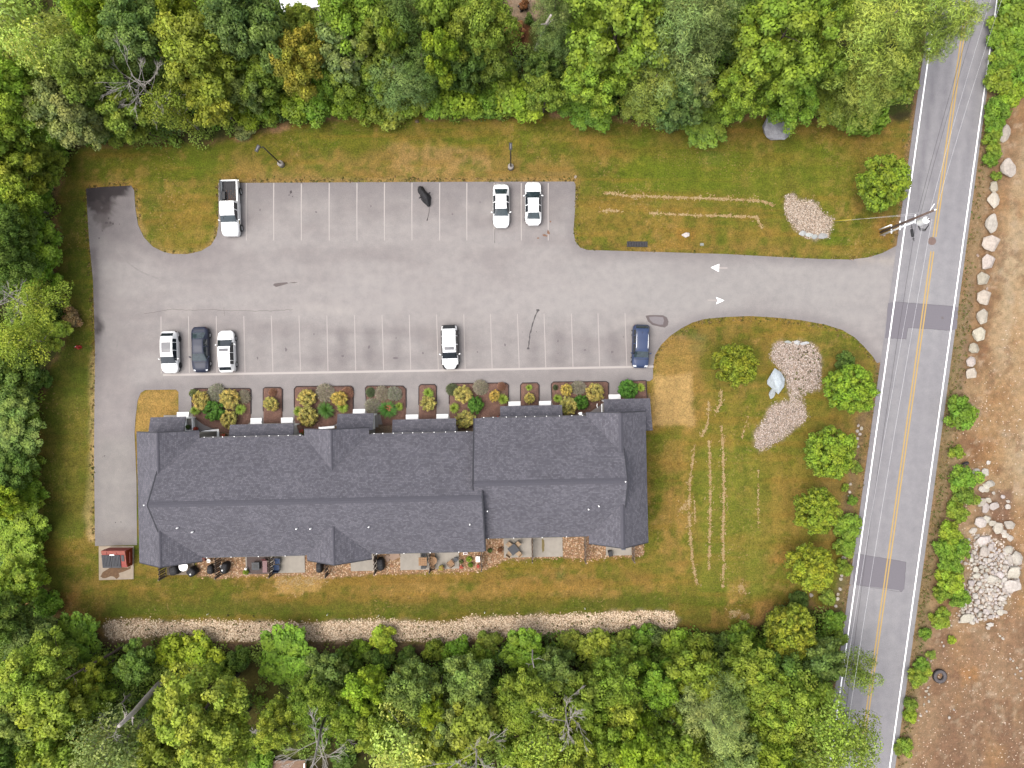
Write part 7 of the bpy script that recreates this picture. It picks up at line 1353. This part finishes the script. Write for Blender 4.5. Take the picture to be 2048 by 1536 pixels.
U = [(494, 228, 32, 3.2, 'lime', 'lime bush at the wood edge left of the golden tree'), (532, 205, 38, 3.5, 'bright', 'bright bush at the wood edge left below the golden tree'), (590, 208, 34, 3, 'lime', 'lime bush directly below the golden tree'), (638, 215, 32, 3, 'green', 'green bush right below the golden tree'), (692, 202, 42, 4, 'lime', 'yellow-green bush below the ivy covered snag'), (738, 218, 34, 3, 'bright', 'bright bush right of the one below the ivy snag'), (782, 222, 34, 3, 'yolive', 'bush with reddish tips sticking out onto the north lawn'), (828, 195, 40, 3.5, 'bright', 'bright bush above the brown stone on the lawn edge'), (878, 205, 34, 3, 'green', 'green bush midway along the top lawn edge'), (928, 195, 44, 4, 'lime', 'large yellow-green bush above the right lamp post'), (975, 212, 34, 3, 'green', 'green bush just left above the right lamp post'), (1012, 185, 40, 4, 'bright', 'bright green bush right above the right lamp post'), (1040, 205, 40, 4, 'lime', 'yellow-lime bush left of the bare dirt patch at the lawn edge'), (488, 258, 22, 1.2, 'grey', 'low silvery grey-green mound at the lawn edge above the pickup'),
     (110, 305, 30, 2.5, 'green', 'low green bush at the top left lawn corner'), (235, 270, 26, 2, 'mid', 'low mid-green bush at the lawn edge below the bare dead tree'), (90, 515, 26, 2.2, 'green', 'low bush at the west lawn edge left of the drive arm'), (143, 637, 20, 1.6, 'brown', 'leafless brown bush on the west lawn above the red hydrant'), (75, 760, 26, 2, 'dark', 'low dark bush at the west lawn edge below the hydrant'), (60, 835, 22, 2, 'bright', 'low bright bush at the west lawn edge level with the dry grass patch'), (62, 930, 26, 2.2, 'mid', 'low mid-green bush at the west lawn edge level with roof'), (78, 1065, 22, 2, 'green', 'low green bush at the west lawn edge above the dumpster level'), (72, 1150, 24, 2, 'lime', 'low lime bush at the west lawn edge below the dumpster level'), (95, 1205, 28, 2.2, 'green', 'low green bush at the lower left lawn corner'), (40, 1196, 16, 1.2, 'brown', 'small brown brush heap among green bushes at the left edge'), (66, 1212, 14, 1.1, 'brown', 'small reddish brown brush heap right of the other brown one'),
     (345, 1305, 34, 3, 'lime', 'yellow-green bush below the left part of the gravel strip'), (402, 1302, 36, 3, 'lime', 'lime bush below the gravel strip left of the dark round one'), (478, 1315, 22, 2.4, 'dark', 'dark round bush below the gravel strip'), (440, 1335, 26, 2.4, 'mid', 'mid-green bush beside the brown clearing'), (768, 1278, 28, 3, 'lemon', 'brightest yellow bush spilling onto the gravel strip'), (722, 1300, 20, 2.4, 'green', 'small green bush left of the bright yellow one'), (758, 1322, 24, 2.6, 'dark', 'dark bush under the bright yellow one'), (815, 1312, 22, 2.4, 'dark', 'dark green bush right of the bright yellow one'), (868, 1302, 22, 2.4, 'mid', 'mid-green bush below the gravel strip centre'), (915, 1298, 26, 2.5, 'green', 'green bush below the gravel strip right of centre'), (980, 1285, 28, 2.6, 'yolive', 'yellowish bush beside the tree poking onto the gravel strip'), (955, 1320, 30, 3.5, 'mid', 'green bush under the gravel strip left of the pale thin trunk'), (1190, 1300, 40, 4, 'yolive', 'large yellow-green bush below the right half of the gravel strip'), (1252, 1305, 38, 4, 'mid2', 'dull green bush below the right half of the gravel strip'), (1312, 1272, 22, 2.6, 'dkblue', 'dark bush at the right end of the gravel strip'), (1285, 1272, 24, 2.4, 'green', 'green bush touching the right end of the gravel strip'),
     (1352, 1295, 34, 3, 'bright', 'bright bush just right of the gravel strip end'), (1395, 1295, 32, 3, 'yolive', 'yellow-green bush left of the dark round one near the lawn'), (1440, 1288, 26, 2.6, 'dark', 'dark round bush at the lawn edge near the lowest street tree'), (1485, 1275, 34, 3.2, 'green', 'fresh green bush left of the lowest street tree'), (1525, 1300, 28, 3, 'green', 'green bush directly left below the lowest street tree'), (1140, 1282, 24, 2.2, 'yolive', 'low yellowish bush on the gravel edge, centre right'), (1597, 1200, 18, 1.6, 'dark', 'dark little bush between the two lowest street trees'), (1688, 722, 18, 1.8, 'dark', 'small dark bush above the street tree at the drive mouth'), (1672, 1240, 22, 2, 'green', 'green verge bush beside the lowest street tree'),
     (1694, 1055, 26, 1.6, 'green', 'green weeds bush on the verge right of the middle street tree'), (1690, 1090, 22, 1.5, 'bright', 'bright weeds bush on the verge above the second road patch'), (1705, 1000, 12, 1, 'green', 'small green weed tuft on the verge beside the road line'), (1690, 975, 8, .8, 'bright', 'tiny bright weed tuft on the verge right of a street tree'), (1712, 935, 12, 1, 'mid2', 'thin weed tuft on the verge below the gravel patch'), (1688, 1135, 16, 1.2, 'bright', 'weed tuft on the verge beside the second road patch'), (1655, 1195, 16, 1.2, 'yolive', 'yellowish weed tuft on the verge below the second road patch'), (1680, 1275, 18, 1.6, 'mid', 'weedy bush between road and the lowest street tree'),
     (2026, 30, 46, 2.6, 'bright', 'bush mass in the top right corner beside the road'), (2000, 75, 26, 2, 'green', 'bush close to the road edge under the top right corner one'), (2008, 112, 24, 2, 'bright', 'bush close to the road edge, second below the top right corner'), (1998, 140, 20, 1.8, 'green', 'bush close to the road edge, third below the top right corner'), (2038, 150, 28, 2.2, 'green', 'bush at the right picture edge below the corner ones'), (1990, 250, 20, 1.6, 'green', 'weedy bush between road and the tall narrow boulder'), (1988, 300, 16, 1.3, 'bright', 'weedy bush just below left of the tall narrow boulder'), (2028, 105, 40, 2.6, 'green', 'bush below the top right corner one'), (2005, 160, 32, 2.2, 'bright', 'roadside bush right of the road, third from the top'), (2022, 190, 26, 2.2, 'lime', 'yellowish roadside bush above the tall narrow boulder'), (1995, 222, 24, 2, 'green', 'roadside bush just above the tall narrow boulder'), (1985, 275, 18, 1.6, 'bright', 'roadside bush left of the tall narrow boulder'), (1982, 318, 16, 1.4, 'green', 'roadside weeds left of the largest rounded boulder'), (1992, 352, 10, 1, 'mid', 'weed tuft under the largest rounded boulder'), (1921, 826, 30, 2.2, 'green', 'single leafy green bush right of the road, apart from others'),
     (1912, 905, 14, 1.2, 'bright', 'small bush above the sunken small tyre'), (1925, 955, 26, 2, 'green', 'roadside bush at the top of the long bush row'), (1928, 990, 22, 1.8, 'mid', 'roadside bush beside the top stones'), (1912, 1022, 24, 1.8, 'bright', 'yellow-green bush left of the upper stones'), (1900, 1065, 24, 2, 'lime', 'yellow-green roadside bush around the white stone'), (1918, 1098, 22, 1.8, 'green', 'green bush against the left of the rock pile top'), (1884, 1095, 18, 1.5, 'green', 'lower green bush nearer the road beside the pile'), (1902, 1130, 26, 2, 'green', 'green bush beside the middle of the rock pile'), (1898, 1165, 28, 2, 'lime', 'yellow-green bush beside the lower rock pile'), (1882, 1185, 18, 1.6, 'bright', 'bright bush nearest the road beside the lower rock pile'), (1916, 1195, 20, 1.6, 'green', 'green bush at the lower left of the rock pile'),
     (1880, 1236, 20, 1.4, 'bright', 'bush below the long row, left of the slanted boulder'), (1850, 1268, 12, .9, 'green', 'weed tuft at the road shoulder above the worn tyre'), (1843, 1330, 16, 1.2, 'green', 'weed bush left of the worn tyre, upper'), (1836, 1352, 20, 1.4, 'bright', 'weed bush directly left of the worn tyre'), (1822, 1410, 14, 1.1, 'mid', 'weed bush left of small stones below the tyre'), (1822, 1432, 14, 1.1, 'lime', 'yellowish weed bush at the shoulder below the tyre'), (1812, 1492, 16, 1.1, 'bright', 'weed bush at the shoulder near the bottom edge'), (1798, 1500, 12, .9, 'mid', 'weed tuft at the shoulder close to the bottom edge'), (1862, 1310, 9, .7, 'mid2', 'small weed on the dirt above the worn tyre'), (1905, 1280, 8, .7, 'lime', 'tiny yellow weed on the brown dirt lot'),
     (1032, 62, 18, 1.6, 'red', 'reddish brown bush below the gravel yard at the top'), (1058, 40, 10, 1.4, 'dark', 'small dark clipped bush at the gravel yard'), (1048, 10, 10, 1.6, 'red', 'dark reddish bush in the gravel yard at the top edge'), (522, 1522, 26, 1.8, 'green', 'clipped green hedge ball beside the wooden deck at the bottom'), (690, 1515, 26, 2, 'dark', 'dark bush beside the grey roof at the bottom edge')]
for x, y, r, zt, c, lb in U: plant(x, y, r, zt, 'S', c, lb, group=GU, zf=.5)
# ivy covered snag
e = empty('ivy_snag', W(748, 186), 0); tag(e, 'leaning snag wrapped in lime green ivy with bare twigs at its top', 'tree')
top = W(712, 118, 9) - e.location; MB().tube([(0, 0, -.3), top * .5 + Vector((0, 0, .4)), top], [.2, .16, .08], 8).obj('trunk', M_BARK, e, True)
r = np.random.default_rng(5); n = 2200; q = r.uniform(0, .92, n); a = r.uniform(0, 6.28, n); rad = .62 * (1.15 - .5 * q) * r.uniform(.7, 1.05, n); d = np.stack([np.cos(a), np.sin(a), r.uniform(-.2, .6, n)], 1)
P_, F_, T_ = leaves(np.array(top)[None] * q[:, None] + d * rad[:, None], d + np.array([0, 0, .6]), .26, .18, 3, np.repeat(r.uniform(.75, 1.25, n)[:, None], 3, 1)); o = link('ivy', mesh('ivy', P_, F_, M_LEAF, False, T_), e); o.color = (.13, .19, .03, 1)
def twigs(mb, p, d, l_, rad, depth, r, spread=.7, nb=3):
    q = p + d * l_; m = p.lerp(q, .5) + Vector((r.uniform(-1, 1), r.uniform(-1, 1), r.uniform(-1, 1))) * l_ * .06; mb.tube([p, m, q], [rad, rad * .8, rad * .55], 5 if rad > .03 else 4, False)
    if depth:
        for k in range(nb):
            t = r.uniform(.35, 1.0); s = p.lerp(q, t); dd = (d + Vector((r.uniform(-1, 1), r.uniform(-1, 1), r.uniform(-.5, .7))) * spread).normalized(); twigs(mb, s, dd, l_ * r.uniform(.45, .75), max(.014, rad * .48), depth - 1, r, spread, nb)
mb = MB(); rr_ = random.Random(4)
for k in range(7): twigs(mb, top * rr_.uniform(.75, 1), Vector((rr_.uniform(-1, 1), rr_.uniform(-1, 1), .5)).normalized(), 1.6, .05, 2, rr_)
mb.obj('twigs', M_DEAD, e)
def dead_tree(bx, by, tx, ty, zt, label, seed, r0=.14, nb=13, l_=2.6, z0=.3, spread=.55):
    e = empty('dead_tree', W(bx, by), 0); tag(e, label, 'dead tree', 'bare dead trees in the woods'); r = random.Random(seed); tp = W(tx, ty, zt) - e.location
    mb = MB(); mb.tube([(0, 0, -.3), tp * .4 + Vector((r.uniform(-.2, .2), r.uniform(-.2, .2), 0)), tp * .75, tp], [r0, r0 * .8, r0 * .55, r0 * .2], 8); mb.obj('trunk', M_DEAD, e, True); mb = MB()
    for k in range(nb):
        t = z0 + (1 - z0) * (k + .5) / nb; a = k * 2.4 + r.uniform(-.4, .4); d = Vector((math.cos(a), math.sin(a), .45 + r.uniform(-.2, .3))).normalized(); twigs(mb, tp * t, d, l_ * (1.15 - .65 * t) * r.uniform(.7, 1.2), r0 * .26 * (1.1 - .6 * t), 3, r, spread)
    mb.obj('branches', M_DEAD, e); return e
dead_tree(332, 222, 262, 148, 12.5, 'bare grey dead tree with radiating branches in the top left wood', 3, .17, 16, 3.4, .35); dead_tree(655, 1420, 622, 1545, 17, 'large bare dead tree with pale branches at the bottom, left of centre', 8, .18, 13, 3.6, .3); dead_tree(955, 1440, 952, 1545, 17, 'bare pale dead tree at the bottom edge, centre', 12, .15, 11, 3.2, .4); dead_tree(1120, 1365, 1138, 1465, 15, 'thin bare dead tree with drooping twigs, right of bottom centre', 15, .12, 13, 2.3, .3)
dead_tree(62, 620, 5, 580, 9, 'bare branched dead tree at the left edge in the yellow-olive trees', 18, .12, 11, 2.2, .3); dead_tree(250, 1425, 212, 1478, 11, 'bare twisted dead branches in the pale tree at the lower left', 22, .1, 9, 1.8, .45); dead_tree(60, 1390, 28, 1424, 10, 'small bare twigs in the blue-green tree at the lower left edge', 26, .08, 8, 1.5, .5); dead_tree(1470, 1425, 1462, 1478, 9, 'thin bare twigs below the rounded blue-grey pine', 29, .08, 9, 1.5, .4); dead_tree(662, 75, 640, 45, 8, 'bare brown twigs behind the golden tree near the shed', 31, .08, 8, 1.5, .4)
def bare_trunk(p0, p1, z0, z1, r0, r1, mat, label):
    a, b_ = W(*p0, z0), W(*p1, z1); e = empty('bare_trunk', (a.x, a.y, 0), 0); tag(e, label, 'tree trunk', 'bare trunks showing among the trees'); d = b_ - Vector((a.x, a.y, 0)); s = Vector((0, 0, z0)); rr_ = random.Random(int(p0[0]))
    MB().tube([s + (d - s) * t + Vector((rr_.uniform(-.1, .1), rr_.uniform(-.1, .1), 0)) * (0 < t < 1) for t in (0, .25, .5, .75, 1)], [r0, r0 * .95, (r0 + r1) / 2, r1, r1 * .7], 9).obj('trunk', mat, e, True)
    for t in (.55, .75, .9): twigs_mb = MB(); p = s + (d - s) * t; twigs(twigs_mb, p, Vector((rr_.uniform(-1, 1), rr_.uniform(-1, 1), .5)).normalized(), .9, r1 * .4, 1, rr_); twigs_mb.obj('stub', mat, e)
bare_trunk((335, 1352), (238, 1452), .2, 15, .32, .24, M_BARKP, 'long thick grey trunk leaning outward at the lower left'); bare_trunk((250, 1290), (132, 1358), .2, 9, .16, .1, M_BARK, 'thin brown trunk slanting below the left end of the gravel strip'); bare_trunk((266, 1382), (240, 1408), .5, 5, .12, .09, M_BARKP, 'short grey trunk left of the long thick one'); bare_trunk((1068, 108), (1102, 30), .2, 14, .22, .15, M_BARKP, 'pale bare trunk beside the gravel yard at the top'); bare_trunk((1100, 138), (1165, 110), .5, 8, .11, .08, M_BARK, 'thin brown trunk slanting left of the very large leafy tree')
bare_trunk((966, 1342), (968, 1372), .2, 6, .1, .07, M_BARKP, 'short pale trunk in the bottom wood, centre'); bare_trunk((1150, 1340), (1158, 1385), .2, 8, .1, .07, M_BARKP, 'slim pale trunk below the dark blue tree in the bottom wood'); bare_trunk((1278, 1352), (1285, 1388), .2, 7, .1, .07, M_BARKP, 'slim pale trunk above the dark gap in the bottom wood'); bare_trunk((1196, 1420), (1206, 1458), .2, 6, .1, .07, M_BARKP, 'slim trunk left of the bright lime treetop at the bottom'); bare_trunk((1060, 1275), (1068, 1335), .2, 9, .1, .06, M_BARKP, 'slim trunk through the tree poking onto the gravel strip'); bare_trunk((545, 32), (560, 66), .3, 5, .12, .09, M_BARK, 'dark trunk left of the white shed'); bare_trunk((340, 38), (352, 62), .2, 6, .14, .1, M_BARK, 'dark trunk between the lime and yellow-olive trees at the top')
# undergrowth over the wood floor
def undergrowth(polys, nb):
    r = np.random.default_rng(77); cen, nor, tint = [], [], []; made = 0
    pal = np.array([FC[k] for k in ('mid', 'green', 'bright', 'dark', 'mid2', 'yolive', 'dkblue', 'lime')])
    xs = r.uniform(-90, 1700, nb * 6); ys_ = r.uniform(-70, 1610, nb * 6); keep = np.zeros(len(xs), bool)
    for p in polys: keep |= sdist(xs, ys_, p) < -4
    keep &= ~((xs > 1005) & (xs < 1095) & (ys_ < 95)); keep &= ~((xs > 455) & (xs < 640) & (ys_ > 1330) & (r.random(len(xs)) > .3)); keep &= ~((ys_ > 1255) & (ys_ < 1300) & (xs > 205) & (xs < 1010) & (r.random(len(xs)) > .15)); keep &= ys_ < 1510 + 400 * (xs < 470) + 400 * (xs > 800)
    keep &= xs < rl(ys_) - 30
    idx = np.where(keep)[0][:nb]
    for i in idx:
        R_ = r.uniform(.5, 1.5); tall = r.uniform(.7, 2.6); n = int(80 * R_ ** 1.5) + 30; d = unit(n, r, .5); d[:, 2] = np.abs(d[:, 2]); q = r.uniform(.6, 1.0, n)[:, None] * R_
        c = d * q * np.array([1, 1, 1.0]); c[:, 2] *= tall; c[:, 0] += (xs[i] - 1024) / S; c[:, 1] += (768 - ys_[i]) / S; c[:, 2] += ground_z(xs[i], ys_[i]) + .05
        cen.append(c); nor.append(d + r.normal(size=(n, 3)) * .5 + np.array([0, 0, .4])); tint.append(pal[r.integers(len(pal))][None] * r.uniform(.7, 1.25, (n, 1)))
    cen = np.concatenate(cen); nor = np.concatenate(nor); tint = np.concatenate(tint)
    P, F, T_ = leaves(cen, nor, .26, .17, 78, tint); o = link('undergrowth', mesh('undergrowth', P, F, M_LEAF, False, T_)); o.color = (1.5, 1.45, 1.1, 1)
    tag(o, 'mixed green undergrowth covering the wood floor', 'undergrowth', None, 'stuff')
undergrowth([FOREST_TOP, FOREST_BOT], 3000)
# weeds along kerbs and verges
def weeds(name, lines, n, sp, cols, label, hgt=.16):
    r = np.random.default_rng(len(name) * 7 + n); cen, nor, tint = [], [], []; pal = np.array([A(*c) for c in cols]) * 1.5
    segs = [(a, b) for l_ in lines for a, b in zip(l_[:-1], l_[1:])]; ln = np.array([math.hypot(b[0] - a[0], b[1] - a[1]) for a, b in segs]); k = r.choice(len(segs), n, p=ln / ln.sum()); t = r.random(n)
    x = np.array([segs[i][0][0] + (segs[i][1][0] - segs[i][0][0]) * u for i, u in zip(k, t)]) + r.normal(0, sp, n); y = np.array([segs[i][0][1] + (segs[i][1][1] - segs[i][0][1]) * u for i, u in zip(k, t)]) + r.normal(0, sp, n)
    ok = np.minimum(sdist(x, y, LOT), sdist(x, y, ROAD)) > .4; x, y = x[ok], y[ok]
    for a, b_ in zip(x, y):
        m = r.integers(5, 12); d = unit(m, r, .6); d[:, 2] = np.abs(d[:, 2]); c = d * r.uniform(.03, .17, (m, 1)); c[:, 2] = np.abs(c[:, 2]) * hgt / .16; c += np.array([(a - 1024) / S, (768 - b_) / S, ground_z(a, b_) + .02]); cen.append(c); nor.append(d + np.array([0, 0, .5])); tint.append(np.repeat(pal[r.integers(len(pal))][None] * r.uniform(.75, 1.2), m, 0))
    P, F, T_ = leaves(np.concatenate(cen), np.concatenate(nor), .15, .07, 5, np.concatenate(tint)); o = link(name, mesh(name, P, F, M_LEAF, False, T_)); o.color = (1, 1, 1, 1); tag(o, label, 'weeds', None, 'stuff')
weeds('verge_weeds', [[(x - 5, y) for x, y in LEDGE if -50 < y < 1600] + [(rl(1600) - 16, 1600)], [(x + 8, y) for x, y in REDGE if -50 < y < 1600], [(1945, 560), (1925, 740), (1912, 860), (1885, 960), (1872, 1050), (1850, 1200), (1822, 1440), (1800, 1530)]], 1500, 6, [(150, 152, 84), (176, 156, 100), (126, 142, 66), (190, 160, 112)], 'thin weeds and dry tufts along both road verges')
weeds('kerb_grass', [[(188, 1090), (186, 900), (188, 700), (184, 560), (176, 480), (170, 377)], [(172, 374), (262, 368), (272, 400), (274, 450), (288, 480), (325, 507), (375, 512), (402, 506), (424, 492), (436, 455), (435, 366)], [(437, 362), (800, 361), (1150, 360)], [(1153, 370), (1152, 480), (1165, 499), (1250, 506), (1450, 511), (1640, 521), (1735, 518), (1770, 505)], [(1309, 735), (1313, 710), (1325, 690), (1342, 674), (1385, 648), (1450, 637), (1550, 638), (1650, 652), (1710, 678), (1748, 720)]], 1000, 3.2, [(170, 150, 96), (128, 128, 60), (190, 160, 110), (110, 118, 50), (160, 130, 80)], 'dry uneven grass fringe along the asphalt edges', .05)
weeds('gravel_weeds', [[(250, 1262), (420, 1255), (640, 1275), (860, 1272), (1010, 1262), (1200, 1248), (1340, 1240)], [(1575, 775), (1600, 800), (1600, 700), (1640, 740)]], 260, 11, [(110, 118, 50), (140, 140, 60), (96, 90, 60)], 'small weeds growing through the gravel', .2)
# ------------------------------------------------------------------ neighbours at the picture's edge
p0, p1 = W(566, 25, 2.7), W(638, 13, 2.7); e = empty('shed', ((p0.x + p1.x) / 2, (p0.y + p1.y) / 2 + .45, 0), 0); tag(e, 'shed with a plain white roof at the top edge', 'shed'); an = math.atan2(p1.y - p0.y, p1.x - p0.x)
MB().box((0, 1.1, 1.3), (3.6, 3.2, 2.6), an).obj('wall', M_WALL, e); mb = MB().add([(-2.0, -.75, 2.65), (2.0, -.15, 2.65), (1.6, 2.0, 3.6), (-2.3, 1.4, 3.6), (-2.0, -.75, 2.75), (2.0, -.15, 2.75), (1.6, 2.0, 3.7), (-2.3, 1.4, 3.7)], [(0, 3, 2, 1), (4, 5, 6, 7), (0, 1, 5, 4), (1, 2, 6, 5), (2, 3, 7, 6), (3, 0, 4, 7)]).obj('roof', pm('white_roof', (.72, .73, .76), .08, 2, .6), e); mb = MB().add([(-2.3, 1.4, 3.65), (1.6, 2.0, 3.65), (1.2, 4.0, 2.7), (-2.6, 3.4, 2.7), (-2.3, 1.4, 3.75), (1.6, 2.0, 3.75), (1.2, 4.0, 2.8), (-2.6, 3.4, 2.8)], [(0, 3, 2, 1), (4, 5, 6, 7), (0, 1, 5, 4), (1, 2, 6, 5), (2, 3, 7, 6), (3, 0, 4, 7)]).obj('roof', MATS['white_roof'], e)
e = empty('utility_cart', W(1046, 17), .4); tag(e, 'small dark cart standing on the gravel yard at the top edge', 'cart'); MB().box((0, 0, .5), (.9, .55, .3)).obj('tray', M_DKG, e, bevel=.03); MB().tube([(.45, 0, .6), (.9, 0, .95)], .03, 6).obj('handle', M_LEGS, e)
for x in (-.3, .3):
    for y in (-.32, .32): MB().tube([(x, y - .04, .2), (x, y + .04, .2)], .2, 12).obj('wheel', M_TYRE, e)
e = empty('wooden_deck', W(580, 1536), 0); tag(e, 'pinkish wooden deck with white rails at the bottom edge', 'deck'); m_ = MB().box((0, 0, .55), (3.9, .13, .05)).mesh('plank', pm('deck_wood', A(196, 156, 128), .2, 4, .8))
for k in range(12): link('plank', m_, e, (0, 1.05 - k * .15, 0))
for x in (-1.95, 1.95): MB().box((x, .2, 1.3), (.1, 2.0, .08)).obj('rail', M_TRIM, e); MB().box((x, 1.05, .65), (.1, .1, 1.3)).obj('post', M_TRIM, e)
e = empty('neighbour_house', W(685, 1556), 0); tag(e, 'neighbour house with a grey roof edge at the bottom', 'house'); MB().box((0, -1.6, 1.6), (8.6, 4, 3.2)).obj('wall', M_WALL, e); MB().add([(-4.6, .75, 3.1), (4.6, .75, 3.1), (4.6, -1.6, 4.4), (-4.6, -1.6, 4.4), (-4.6, .75, 3.25), (4.6, .75, 3.25), (4.6, -1.6, 4.55), (-4.6, -1.6, 4.55)], [(0, 1, 2, 3), (4, 7, 6, 5), (0, 4, 5, 1), (1, 5, 6, 2), (2, 6, 7, 3), (3, 7, 4, 0)]).obj('roof', pm('grey_roof', A(140, 138, 140), .15, 5, .9), e)
gravel('gravel_path', [(490, 1464), (560, 1452), (600, 1444), (602, 1450), (560, 1459), (492, 1472)], 700, 'short pale gravel path on the neighbour lawn', [(214, 206, 200), (190, 180, 174), (170, 160, 156)], .05, .09)
for o in list(bpy.data.objects):
    if o.type == 'MESH' and o.data.users == 1 and not o.parent: pass
